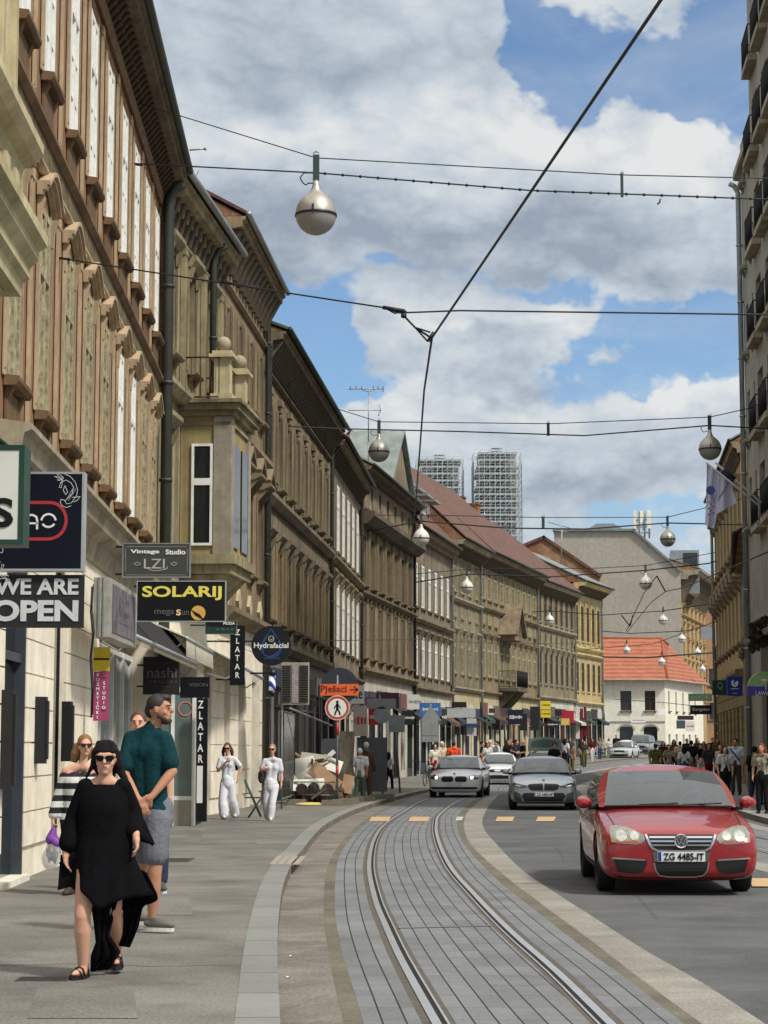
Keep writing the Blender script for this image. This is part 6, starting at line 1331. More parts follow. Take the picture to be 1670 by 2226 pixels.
fsign('dark red column banner on the yellow house front', 1262, 1540, 1268, 1606, 160, (110, 22, 36)); fsign('white column banner between the red one and the yellow house corner', 1252, 1536, 1260, 1606, 158, (206, 202, 196)); fsign('second dark red column banner nearest the yellow house corner', 1270, 1536, 1275, 1600, 161, (96, 26, 34))
def arcade(b, x0, x1, n, y_top, y_bot, rgb=(64, 58, 50)):
 u0, zt_ = b.uz(x0, y_top); u1, _ = b.uz(x1, y_top); zb_ = b.z0 + .15
 u0, u1 = max(.3, min(u0, u1)), min(b.L - .3, max(u0, u1)); w = (u1 - u0) / n
 for i in range(n):
  c = u0 + (i + .5) * w; r = w * .30; poly = [(c - r, zb_), (c + r, zb_), (c + r, zt_ - r)] + [(c + r * math.cos(a), zt_ - r + 1.6 * r * math.sin(a)) for a in [math.pi * k / 8 for k in range(1, 8)]] + [(c - r, zt_ - r)]
  mb = MB(); mb.prism(poly, lambda u, z, t: (u, -t, z), .01, .03); mb.build('arched_doorway', m_dark, b.root)
  mb = MB()
  for sx in (-1, 1): mb.box(c + sx * (r + .05) - .05, c + sx * (r + .05) + .05, -.09, -.012, zb_, zt_ - r)
  mb.build('arch_jambs', m_cream, b.root)
arcade(B8, 1046, 1100, 5, 1568, 1640); arcade(B7, 985, 1040, 3, 1566, 1640)
s_ = sign('lit_shop_sign', 'dark green sign with a pale letter Q on the right-hand side', 1549, 1479, 1581, 1511, 76, mat('sign_teal', (18, 58, 56), .4), None, .12); txt(s_, 'Q', mat('letter_mint', (110, 160, 140), .6), .5, .4, .3, .0, fit=(.2, .28))
s_ = sign('lit_shop_sign', 'royal blue square sign with a white letter C next to the Q sign', 1581, 1471, 1613, 1513, 72, mat('sign_royal', (24, 52, 140), .4), None, .12); sw_, sh_ = s_[1], s_[2]
stroke(s_, [(.5 + .17 * math.sin(a), .33 - .15 * math.cos(a)) for a in [R(60 + i * 26) for i in range(11)]], .07, m_txtw); stroke(s_, [(.5, .33), (.68, .36)], .05, m_txtw); stroke(s_, [(.25, .63), (.75, .63)], .02, m_txtw); stroke(s_, [(.35, .86), (.65, .86)], .015, m_txtw)
Yp = 60; c = P(1665, 1512, Yp); rp = 40 / F * Yp * 1.0
t = thing('pharmacy_sign', 'half-round LAVANDA pharmacy sign, green above and violet below', 'shop sign', c)
mb = MB(); mb.prism([(rp * math.cos(a), rp * .35 + rp * .95 * math.sin(a)) for a in [math.pi * k / 20 for k in range(21)]], lambda a, z, q: (a, q, z), -.06, .06); mb.build('sign_panel', mat('sign_leaf_green', (150, 186, 126), .4), t)
MB().box(-rp, rp, -.062, .062, 0, rp * .5).build('violet_panel', mat('sign_violet', (82, 72, 158), .4), t)
mb = MB()
for k in range(4): mb.box(-rp * .55 + k * rp * .3, -rp * .25 + k * rp * .3, -.066, -.061, rp * (.5 + .13 * k), rp * (.54 + .13 * k)); mb.box(-rp * .27 + k * rp * .3, -rp * .23 + k * rp * .3, -.066, -.061, rp * (.5 + .13 * k), rp * (.67 + .13 * k))
mb.build('stair_line', m_signw, t)
lettering('LAVANDA', .15, m_txtw, t, (.02, -.068, rp * .12), .003, fit=(rp * 1.2, .12))
mb = MB(); mb.lathe([(.02, 0), (.02, .18), (.10, .24), (.12, .30), (.001, .30)], (0, -.07, rp * .3), 12); mb.build('cup_emblem', m_txtw, t)
fsign('black sign with white script over the far right pavement', 1501, 1533, 1547, 1553, 96, (22, 24, 34), txt_='Bungalov', tm=m_txtw)
fsign('green and white banner above the black script sign', 1497, 1508, 1548, 1524, 100, (150, 190, 150), txt_='mCE', tm=m_txtw)
fsign('white plate with a red oval under the black script sign', 1492, 1568, 1510, 1590, 165, (214, 206, 206), txt_='~', tm=m_red); fsign('dark fascia above the red oval plate', 1473, 1556, 1508, 1565, 178, (40, 34, 34)); fsign('dark vertical panel left of the red oval plate', 1471, 1566, 1490, 1584, 180, (70, 74, 88))
fsign('white street name board on the white house', 1372, 1561, 1404, 1571, 201.5, (222, 222, 218), txt_='~', tm=m_greyt); fsign('small white notice on the white house wall', 1430, 1541, 1446, 1554, 201.5, (232, 232, 228))
fsign('small dark plaque on the cream arcade house', 1063, 1540, 1076, 1550, 125, (66, 50, 40), name='wall_plaque')
fsign('grey billboard box high on the right near the ochre facade', 1524, 1362, 1562, 1390, 118, (140, 148, 156), name='billboard')
t = thing('hanging_flag', 'pale lilac flag with a round blue emblem, hanging left of the pair', 'flag', P(1545, 1008, 58), 0, 'flags on the right-hand facade')
def flagmesh(pts, Y, thick=.01):
 """quads between two edges given as pixel polylines, waved in depth"""
 A, B_ = pts; n = len(A) - 1; vs = []; fs = []; m_ = 8
 for i in range(n + 1):
  for j in range(m_ + 1):
   x = A[i][0] + (B_[i][0] - A[i][0]) * j / m_; y = A[i][1] + (B_[i][1] - A[i][1]) * j / m_; vs.append(P(x, y, Y + .12 * math.sin(j * 1.3 + i * .5)))
 for i in range(n):
  for j in range(m_): fs.append((i * (m_ + 1) + j, i * (m_ + 1) + j + 1, (i + 1) * (m_ + 1) + j + 1, (i + 1) * (m_ + 1) + j))
 me = bpy.data.meshes.new('flag_cloth'); me.from_pydata(vs, [], fs); me.polygons.foreach_set('use_smooth', [True] * len(fs)); me.materials.append(mat('flag_lilac', (196, 194, 214), .8, 0, .06, 2)); return me
o = link('flag_cloth', flagmesh(([(1537, 1006), (1536, 1050), (1535, 1100), (1533, 1141)], [(1564, 1034), (1562, 1070), (1560, 1110), (1553, 1150)]), 58), t); o.location = -t.location
mb = MB(); mb.tube([P(1536, 1006, 58), P(1652, 1100, 58.6)], .03, 6); o = mb.build('flag_pole', m_signw, t); o.location = -t.location
c = P(1545, 1066, 57.8); mb = MB(); mb.lathe([(.001, -.01), (.13, -.01), (.13, 0)], c, 20, 'y'); o = mb.build('flag_emblem', mat('emblem_blue', (66, 84, 150), .7), t); o.location = -t.location
mb = MB()
for k in range(7): q = P(1541 + (k % 3) * 5, 1092 + k * 4.5, 57.75); mb.box(q.x - .02, q.x + .03, q.y - .002, q.y, q.z - .02, q.z + .02)
o = mb.build('flag_lettering', m_greyt, t); o.location = -t.location
t = thing('hanging_flag', 'pale lilac flag blown out flat towards the wall, right of the pair', 'flag', P(1580, 1020, 59), 0, 'flags on the right-hand facade')
o = link('flag_cloth', flagmesh(([(1562, 1030), (1561, 1060), (1560, 1090), (1559, 1117)], [(1590, 1050), (1594, 1066), (1599, 1080), (1603, 1093)]), 59), t); o.location = -t.location
mb = MB(); mb.tube([P(1556, 1006, 59), P(1655, 1092, 59.4)], .03, 6); o = mb.build('flag_pole', m_signw, t); o.location = -t.location
mb = MB(); mb.tube([P(1572, 1022, 58.9), P(1596, 1044, 58.9)], .11, 7); o = mb.build('rolled_cloth', mat('cloth_navy', (28, 32, 60), .8), t); o.location = -t.location
mb = MB()
for k in range(9): q = P(1562 + k * 3.2, 1086 - k * 5.2, 58.75); mb.box(q.x - .025, q.x + .03, q.y - .002, q.y, q.z - .025, q.z + .03)
o = mb.build('flag_lettering', m_greyt, t); o.location = -t.location
mb = MB()
random.seed(3)
for k in range(420):
 u = random.uniform(.0, 1); q = P(1630 + 42 * u, 1372 + random.uniform(-14, 50) - 22 * u, 60 + random.uniform(-.5, .3)); d = Vector((random.uniform(-1, 1), random.uniform(-1, 1), random.uniform(-1, 1))).normalized() * .09; e2 = d.cross(Vector((.3, .5, .8))).normalized() * .06
 mb.add([q - d, q + e2, q + d, q - e2], [(0, 1, 2, 3)])
tag(mb.build('balcony_plant', mat('dry_plant', (72, 60, 44), .9, 0, .5, 9)), 'dark bushy plants overhanging the lowest balcony at the right', 'plant')
t = thing('street_statue', 'small dark statue on a pedestal at the yellow house corner', 'statue', P(1308, 1600, 172)); t.location.z = 1.0
h0 = P(1308, 1566, 172).z - 1.0; MB().box(-.5, .5, -.5, .5, 0, h0 - .15).box(-.65, .65, -.65, .65, h0 - .15, h0).build('pedestal', m_white, t)
MB().lathe([(.001, h0), (.32, h0), (.28, h0 + .6), (.20, h0 + 1.0), (.30, h0 + 1.35), (.22, h0 + 1.6), (.08, h0 + 1.68), (.15, h0 + 1.8), (.14, h0 + 1.95), (.001, h0 + 2.05)], n=12).build('statue_figure', mat('bronze', (44, 48, 42), .6, .5, .3, 5), t)
Yc = 57.5
t = thing('site_hoarding', 'grey corrugated sheet hoarding standing on the pavement', 'hoarding', P(800, 1735, 64)); t.location.z = SW; ox = t.location.copy()
def hpan(name, x0, x1, y0, Y, m, yb=None):
 A = P(x0, y0, Y); B_ = P(x1, y0, Y + .6); zt_ = A.z; mb = MB(); n = 22
 for i in range(n):
  a = A.lerp(B_, i / n); c = A.lerp(B_, (i + 1) / n); o_ = .03 if i % 2 else 0
  mb.add([(a.x, a.y + o_, SW + .15), (c.x, c.y + o_, SW + .15), (c.x, c.y + o_, zt_), (a.x, a.y + o_, zt_)], [(0, 1, 2, 3)])
  mb.add([(c.x, c.y, SW + .15), (c.x, c.y + .03, SW + .15), (c.x, c.y + .03, zt_), (c.x, c.y, zt_)], [(0, 1, 2, 3)])
 o = mb.build(name, m, t); o.location = -ox; return o
m_hoard = mat('hoarding_grey', (104, 108, 112), .6, .3, .15, 1.5); hpan('hoarding_panel', 700, 745, 1606, 60, m_hoard); hpan('hoarding_panel', 776, 842, 1603, 66, m_hoard)
mb = MB(); A = P(738, 1590, 58.5); B_ = P(772, 1590, 59.2); mb.add([(A.x, A.y, SW + .1), (B_.x - .1, B_.y, SW + .1), (B_.x, B_.y, B_.z), (A.x, A.y, A.z), (A.x, A.y + .06, SW + .1), (B_.x - .1, B_.y + .06, SW + .1), (B_.x, B_.y + .06, B_.z), (A.x, A.y + .06, A.z)], [(0, 1, 2, 3), (7, 6, 5, 4), (0, 4, 5, 1), (1, 5, 6, 2), (2, 6, 7, 3), (3, 7, 4, 0)])
tag(mb.build('dark_board_panel', mat('weathered_board', (72, 66, 54), .8, .1, .6, 1.2, dirt=((110, 100, 84), .8, 2.5))), 'tall dark weathered board panel right behind the orange sign post', 'board')
def fence(label, x0, x1, y0, Y, Yb):
 A = P(x0, 1740, Y); B_ = P(x1, 1740, Yb); A.z = B_.z = SW; zt_ = P(x0, y0, Y).z; t = thing('site_fence', label, 'fence', A, 0, 'wire site fences'); mb = MB(); A0 = Vector((0, 0, 0)); B0 = B_ - A; up = Vector((0, 0, zt_ - SW))
 mb.tube([A0, A0 + up, B0 + up, B0], .02, 6); mb.tube([A0 + Vector((0, 0, .25)), B0 + Vector((0, 0, .25))], .02, 6); mb.build('fence_frame', m_pole, t)
 mb = MB(); n = int(B0.length / .1)
 for i in range(1, n): q = B0 * (i / n); mb.tube([q + Vector((0, 0, .25)), q + up], .0035, 3)
 for k in range(1, 10): mb.tube([A0 + Vector((0, 0, .25)) + (up - Vector((0, 0, .25))) * k / 10, B0 + Vector((0, 0, .25)) + (up - Vector((0, 0, .25))) * k / 10], .0035, 3)
 mb.build('fence_mesh', m_pole, t)
fence('leaning wire site fence left of the rubble heap', 612, 640, 1545, 52.0, 57.5); fence('wire site fence in front of the rubble heap', 640, 730, 1700, 57.0, 56.6)
for k, (x, Y) in enumerate(((722, 55.6), (745, 56.3), (643, 56.4), (770, 59.5), (795, 60.5), (823, 62.5), (838, 63.5), (758, 57.5))):
 q = P(x, 1745, Y); mb = MB(); mb.prism([(-.3, 0), (.3, 0), (.27, .14), (-.27, .14)], lambda a, z, s_: (q.x + a, q.y + s_, SW + .005 + z), -.11, .11); mb.box(q.x - .08, q.x + .08, q.y - .112, q.y - .109, SW + .04, SW + .10)
 tag(mb.build('fence_foot', mat('fence_foot_concrete', (120, 114, 100), .9, 0, .25, 6)), ['concrete fence foot left of the orange sign post base', 'concrete fence foot just right of the sign post base', 'concrete fence foot at the left end of the rubble heap', 'concrete fence foot below the leaning board panel', 'concrete fence foot behind the walking couple', 'concrete fence foot under the hoarding, next to last', 'concrete fence foot under the right end of the hoarding', 'concrete fence foot between the post and the board panel'][k], 'fence foot', 'concrete fence feet')
random.seed(11)
m_bw = mat('broken_board_white', (220, 218, 208), .8, 0, .12, 3); m_bb = mat('chipboard', (146, 118, 90), .85, 0, .2, 4); m_bk = mat('splintered_wood', (92, 76, 58), .9, 0, .4, 6); m_bg = mat('old_plaster_board', (170, 164, 148), .9, 0, .2, 3); m_log = mat('old_beam', (96, 72, 54), .9, 0, .35, 5); m_logend = mat('beam_end', (52, 40, 32), .95, 0, .3, 8)
def slab(cx, cy, Y, w, h, ang, tilt, m, label, name='broken_board', th=.03, cat='board'):
 c = P(cx, cy, Y); mb = MB(); k = Y / F; ax = Vector((math.cos(R(ang)), math.sin(R(tilt)) * .4, math.sin(R(ang)))).normalized(); nrm = Vector((math.sin(R(tilt)) * .5, -math.cos(R(tilt)), .5)).normalized(); az = nrm.cross(ax).normalized(); ay = az.cross(ax).normalized()
 mb.obox(c, ax, ay, az, (w * k / 2, th / 2, h * k / 2)); tag(mb.build(name, m), label, cat, 'rubble heap boards')
slab(652, 1676, 57.6, 72, 58, 12, 10, m_bw, 'large bent white sheet at the left of the rubble heap'); slab(684, 1660, 58.2, 64, 46, -8, -5, m_bg, 'pale grey sheet behind the white one on the heap'); slab(668, 1706, 57.0, 74, 26, 3, 5, m_bw, 'long white sheet low on the rubble heap front')
slab(634, 1692, 57.3, 18, 30, 40, 0, m_bw, 'small upturned white piece at the heap left end'); slab(706, 1690, 57.2, 74, 34, -38, 10, m_bb, 'big brown chipboard leaning diagonally on the heap', 'chipboard_panel', .05); slab(756, 1705, 58.6, 24, 44, -12, 10, m_bb, 'tan board leaning behind the sign post', 'chipboard_panel')
slab(714, 1645, 58.5, 36, 10, 42, 0, m_bw, 'white lath sticking up from the top of the heap'); slab(690, 1655, 58.4, 60, 6, 14, 0, m_bk, 'dark splintered plank on top of the heap', cat='plank'); slab(668, 1655, 58.6, 44, 5, 20, 0, m_bg, 'grey plank near the heap top left', cat='plank'); slab(722, 1662, 58.3, 44, 6, -30, 0, m_bk, 'dark plank falling right off the heap', cat='plank')
slab(726, 1664, 58.2, 34, 30, -20, 0, m_bw, 'white scrap near the right side of the heap'); slab(700, 1668, 58.3, 50, 5, -45, 0, m_bk, 'steep dark plank in the middle of the heap', cat='plank'); slab(648, 1704, 57.1, 30, 5, -25, 0, m_bk, 'short dark plank under the white sheets', cat='plank'); slab(694, 1725, 56.7, 40, 5, 35, 0, m_bk, 'dark lath in front of the logs', cat='plank')
for k in range(22): slab(random.uniform(640, 735), random.uniform(1640, 1712), 57.8 + random.random(), random.uniform(14, 46), random.uniform(2, 7), random.uniform(-60, 60), random.uniform(-20, 20), random.choice((m_bk, m_bg, m_bk, m_bb)), ['thin splintered lath among the broken boards of the heap', 'broken plank end poking out of the rubble heap'][k % 2], cat='plank')
for k, (x, y) in enumerate(((656, 1716), (682, 1714), (712, 1716), (670, 1734), (700, 1736), (724, 1730))):
 c = P(x, y, 56.9); c.z = max(c.z, SW + .17); mb = MB(); mb.lathe([(.001, 0), (.16, 0), (.165, .02), (.17, 1.5), (.001, 1.5)], c, 14, 'y'); o = mb.build('wooden_beam', m_log); mb = MB(); mb.lathe([(.001, -.004), (.15, -.004), (.15, 0)], c, 14, 'y'); e_ = mb.build('cut_end', m_logend, o)
 tag(o, ['round log at the left of the upper row under the sheets', 'round log in the middle of the upper row', 'round log at the right of the upper row', 'lower left log touching the pavement', 'lower middle log touching the pavement', 'lower right log beside the sign post'][k], 'log', 'logs under the rubble heap')
mb = MB(); random.seed(5)
for k in range(160):
 q = P(random.uniform(640, 738), 1740, random.uniform(57.4, 59.4)); q.z = SW + abs(random.gauss(0, .55)) * max(.1, 1 - abs(q.x - P(690, 1740, 58).x) / .8); d = Vector((random.gauss(0, 1), random.gauss(0, 1), random.gauss(0, .5))).normalized(); e1 = d.cross(Vector((.2, .4, .9))).normalized(); mb.obox(q, d, e1, d.cross(e1), (random.uniform(.05, .3), random.uniform(.01, .05), random.uniform(.02, .07)))
o = mb.build('rubble', m_bk); o['kind'] = 'stuff'; tag(o, 'splintered timber and plaster rubble filling the heap', 'rubble')
c = P(675, 1750, 55.8); mb = MB(); mb.lathe([(.001, .01), (.45, .01), (.42, .04), (.25, .07), (.001, .08)], (c.x, c.y, SW), 16); tag(mb.build('yellow_mat', mat('yellow_tarp', (206, 184, 110), .8, 0, .2, 5)), 'pale yellow cloth lying before the rubble heap', 'cloth')
for k, x in enumerate((693, 708, 726)):
 a = P(x, 1740, 62); a.z = SW; mb = MB(); mb.tube([a, (a.x, a.y, P(x, 1490, 62).z)], .03, 6); tag(mb.build('scaffold_post', m_black), ['dark scaffold post behind the heap, left one', 'dark scaffold post behind the heap, middle one', 'dark scaffold post behind the heap, right one'][k], 'scaffold post', 'scaffold posts')
mb = MB(); mb.tube([P(630, 1540, 54), P(722, 1578, 60)], .03, 6); tag(mb.build('scaffold_brace', m_pole), 'long pale brace slanting over the shop window behind the heap', 'scaffold brace')
t = thing('folding_chair', 'folded grey garden chair leaning by the cream wall between the two women in white', 'chair', P(545, 1765, 45)); t.location.z = SW; k = 45 / F
def cp(x, y, dy=0.0): return Vector(((x - 545) * k, dy, (1768 - y) * k))
for (a, b_) in (((532, 1690), (566, 1765)), ((568, 1722), (540, 1766))):
 MB().tube([cp(*a), cp(*b_)], .016, 5).tube([cp(*a, .35), cp(*b_, .35)], .016, 5).build('chair_leg', m_hang, t)
MB().obox(cp(550, 1724, .18), Vector((1, 0, 0)), Vector((0, 1, 0)), Vector((0, 0, 1)), (.18, .18, .012)).build('seat', m_hang, t); MB().obox(cp(536, 1698, .18), Vector((.4, 0, -.9)), Vector((0, 1, 0)), Vector((.9, 0, .4)), (.14, .18, .01)).build('backrest', m_hang, t)
t = thing('pavement_railing', 'low pale green railing along the far pavement by the crowd', 'railing', (14.2, 148, 0)); mb = MB(); pts = [P(x, 1640, Y) for x, Y in ((1262, 150), (1290, 155), (1320, 160))]
for p in pts: p.z = gz(p.y)
for a, b_ in zip(pts[:-1], pts[1:]):
 for z in (.35, .65, .95): mb.tube([a + Vector((0, 0, z)), b_ + Vector((0, 0, z))], .03, 5)
 for i in range(5): q = a.lerp(b_, i / 4); mb.tube([q, q + Vector((0, 0, 1.0))], .03, 5)
o = mb.build('rails', mat('railing_green', (136, 152, 138), .6, 0, .1, 3), t); o.location = -t.location
def paint(name, rgb, rough=.28, metal=.0, coat=1.0):
 return mat(name, rgb, rough, metal, .03, 2, 0, .5, coat)
m_tyre = mat('tyre_rubber', (28, 28, 29), .85, 0, .2, 12); m_rim = mat('alloy_rim', (150, 152, 154), .3, .9, .1, 5); m_chrome = mat('chrome', (215, 216, 218), .12, 1.0, .02, 3)
m_trimb = mat('black_trim', (17, 17, 18), .5, 0, .1, 8); m_seat = mat('car_seat', (100, 108, 114), .85, 0, .15, 6); m_dash = mat('dashboard', (34, 35, 36), .7, 0, .1, 5)
m_refl = mat('lamp_reflector', (176, 178, 172), .4, .3, .35, 20); m_amber = mat('amber_lens', (190, 90, 60), .3); m_plate = mat('number_plate', (216, 218, 216), .5, 0, .03, 3)
def carglass(name, tint=(.62, .70, .69), trans=.62):
 m, n, l, b = newmat(name); o = n['Material Output']
 tr = n.new('ShaderNodeBsdfTransparent'); tr.inputs[0].default_value = tint + (1,)
 gl = n.new('ShaderNodeBsdfGlossy'); gl.inputs['Roughness'].default_value = .03; gl.inputs['Color'].default_value = (.95, .98, 1, 1)
 fr = n.new('ShaderNodeFresnel'); fr.inputs[0].default_value = 1.65
 df = n.new('ShaderNodeBsdfDiffuse'); df.inputs[0].default_value = (.34, .42, .46, 1)  # blue-grey diffuse puts a pale sky reflection into the glass colour
 m1 = n.new('ShaderNodeMixShader'); m1.inputs[0].default_value = 1 - trans; l.new(tr.outputs[0], m1.inputs[1]); l.new(df.outputs[0], m1.inputs[2])
 m2 = n.new('ShaderNodeMixShader'); l.new(fr.outputs[0], m2.inputs[0]); l.new(m1.outputs[0], m2.inputs[1]); l.new(gl.outputs[0], m2.inputs[2]); l.new(m2.outputs[0], o.inputs[0]); M[name] = m; return m
m_cglass = carglass('windscreen_glass', (.74, .82, .83), trans=.86); m_cglassd = carglass('side_glass_dark', (.10, .12, .12), .9)
m_lens = mat('headlamp_lens', (132, 134, 124), .28, 0, .35, 14, 0, .5, .15); m_lensd = mat('headlamp_lens_dark', (40, 46, 52), .1, 0, .4, 12, 0, .8, 1.0)
def eval_mesh(o):
 dg = bpy.context.evaluated_depsgraph_get(); me = bpy.data.meshes.new_from_object(o.evaluated_get(dg)); return me
def loft_body(st, sub=2):
 """st: (y, zbottom, zshoulder, ztop, halfwidth); closed loft with rounded shoulders"""
 vs = []; fs = []
 for (y, zb, zs, zt, w) in st:
  half = [(0, zb), (w * .55, zb), (w * .86, zb + .012), (w * .965, zb + .09), (w * .99, zb + (zs - zb) * .35), (w, zb + (zs - zb) * .62), (w * .985, zs - .07), (w * .945, zs - .005), (w * .82, zs + (zt - zs) * .45), (w * .45, zs + (zt - zs) * .90), (0, zt)]
  ring = half + [(-x, z) for x, z in half[-2:0:-1]]; vs += [(x, y, z) for x, z in ring]
 n = 20
 for i in range(len(st) - 1):
  for k in range(n): fs.append((i * n + k, i * n + (k + 1) % n, (i + 1) * n + (k + 1) % n, (i + 1) * n + k))
 def cap(o, y):                                     # quad strips across, left to right
  for k in range(0, 10):
   a, b = o + k, o + k + 1; c, d = o + (20 - k - 1) % 20, o + (20 - k) % 20
   if k == 0: fs.append((a, b, c))
   elif k == 9: fs.append((a, b, d))
   else: fs.append((a, b, c, d))
 cap(0, 0); cap((len(st) - 1) * n, 0)
 me = bpy.data.meshes.new('body'); me.from_pydata(vs, [], fs)
 bm = bmesh.new(); bm.from_mesh(me); bmesh.ops.recalc_face_normals(bm, faces=bm.faces); bm.to_mesh(me); bm.free()
 return me
def patch(bvh, outline, axis, off, m, name, parent, step=.035, side=1, lift=None):
 """a panel conforming to the body: outline in (x,z) seen from the front, (y,z) from the side or (x,y) from above"""
 bm = bmesh.new(); f = bm.faces.new([bm.verts.new((a, b, 0)) for a, b in outline])
 for ax in (0, 1):
  lo = min(p[ax] for p in outline); hi = max(p[ax] for p in outline); k = lo + step
  while k < hi - 1e-4:
   co = [0, 0, 0]; co[ax] = k; no = [0, 0, 0]; no[ax] = 1
   bmesh.ops.bisect_plane(bm, geom=bm.verts[:] + bm.edges[:] + bm.faces[:], plane_co=co, plane_no=no); k += step
 bmesh.ops.triangulate(bm, faces=bm.faces[:])
 for v in bm.verts:
  a, b = v.co.x, v.co.y
  if axis == 'front': o, d = Vector((a, -3, b)), Vector((0, 1, 0))
  elif axis == 'rear': o, d = Vector((a, 9, b)), Vector((0, -1, 0))
  elif axis == 'side': o, d = Vector((side * 3, a, b)), Vector((-side, 0, 0))
  else: o, d = Vector((a, b, 4)), Vector((0, 0, -1))
  hit = bvh.ray_cast(o, d)
  p = hit[0] if hit[0] is not None else (bvh.find_nearest(o + d * 3)[0])
  v.co = p - d * off
 bmesh.ops.recalc_face_normals(bm, faces=bm.faces)
 me = bpy.data.meshes.new(name); bm.to_mesh(me); bm.free(); me.materials.append(m); me.polygons.foreach_set('use_smooth', [True] * len(me.polygons))
 return link(name, me, parent)
def rrect(x0, x1, z0, z1, r=.02, n=3):
 out = []
 for (cx_, cz_, a0) in ((x1 - r, z1 - r, 0), (x0 + r, z1 - r, 90), (x0 + r, z0 + r, 180), (x1 - r, z0 + r, 270)):
  for i in range(n + 1): a = R(a0 + 90 * i / n); out.append((cx_ + r * math.cos(a), cz_ + r * math.sin(a)))
 return out
def mirror(o): return [(-x, z) for x, z in reversed(o)]
def wheel(parent, x, y, r=.32, w=.20, spokes=10):
 s = 1 if x > 0 else -1; t = bpy.data.objects.new('wheel', MB().lathe([(r * .62, -w / 2), (r * .93, -w / 2), (r, -w * .38), (r, w * .38), (r * .93, w / 2), (r * .62, w / 2), (r * .62, -w / 2)], n=36, axis='x').mesh('wheel', m_tyre)); COL.objects.link(t); t.parent = parent; t.location = (x, y, r)
 mb = MB(); e = s * w * .42
 mb.lathe([(r * .64, e), (r * .60, e - s * .02), (r * .58, e - s * .06)], n=32, axis='x'); mb.lathe([(.001, e - s * .015), (.05, e - s * .015), (.06, e - s * .04)], n=16, axis='x')
 for k in range(spokes):
  a = 2 * math.pi * k / spokes; c, sn = math.cos(a), math.sin(a); c2, s2 = -sn * .022, c * .022; xe = e - s * .022
  mb.add([(xe, .04 * c + c2, .04 * sn + s2), (xe, .04 * c - c2, .04 * sn - s2), (xe, r * .61 * c - c2 * .8, r * .61 * sn - s2 * .8), (xe, r * .61 * c + c2 * .8, r * .61 * sn + s2 * .8)], [(0, 1, 2, 3)])
 mb.build('rim', m_rim, t); MB().lathe([(.001, e - s * .08), (r * .6, e - s * .08)], n=24, axis='x').build('brake_disc', m_trimb, t)
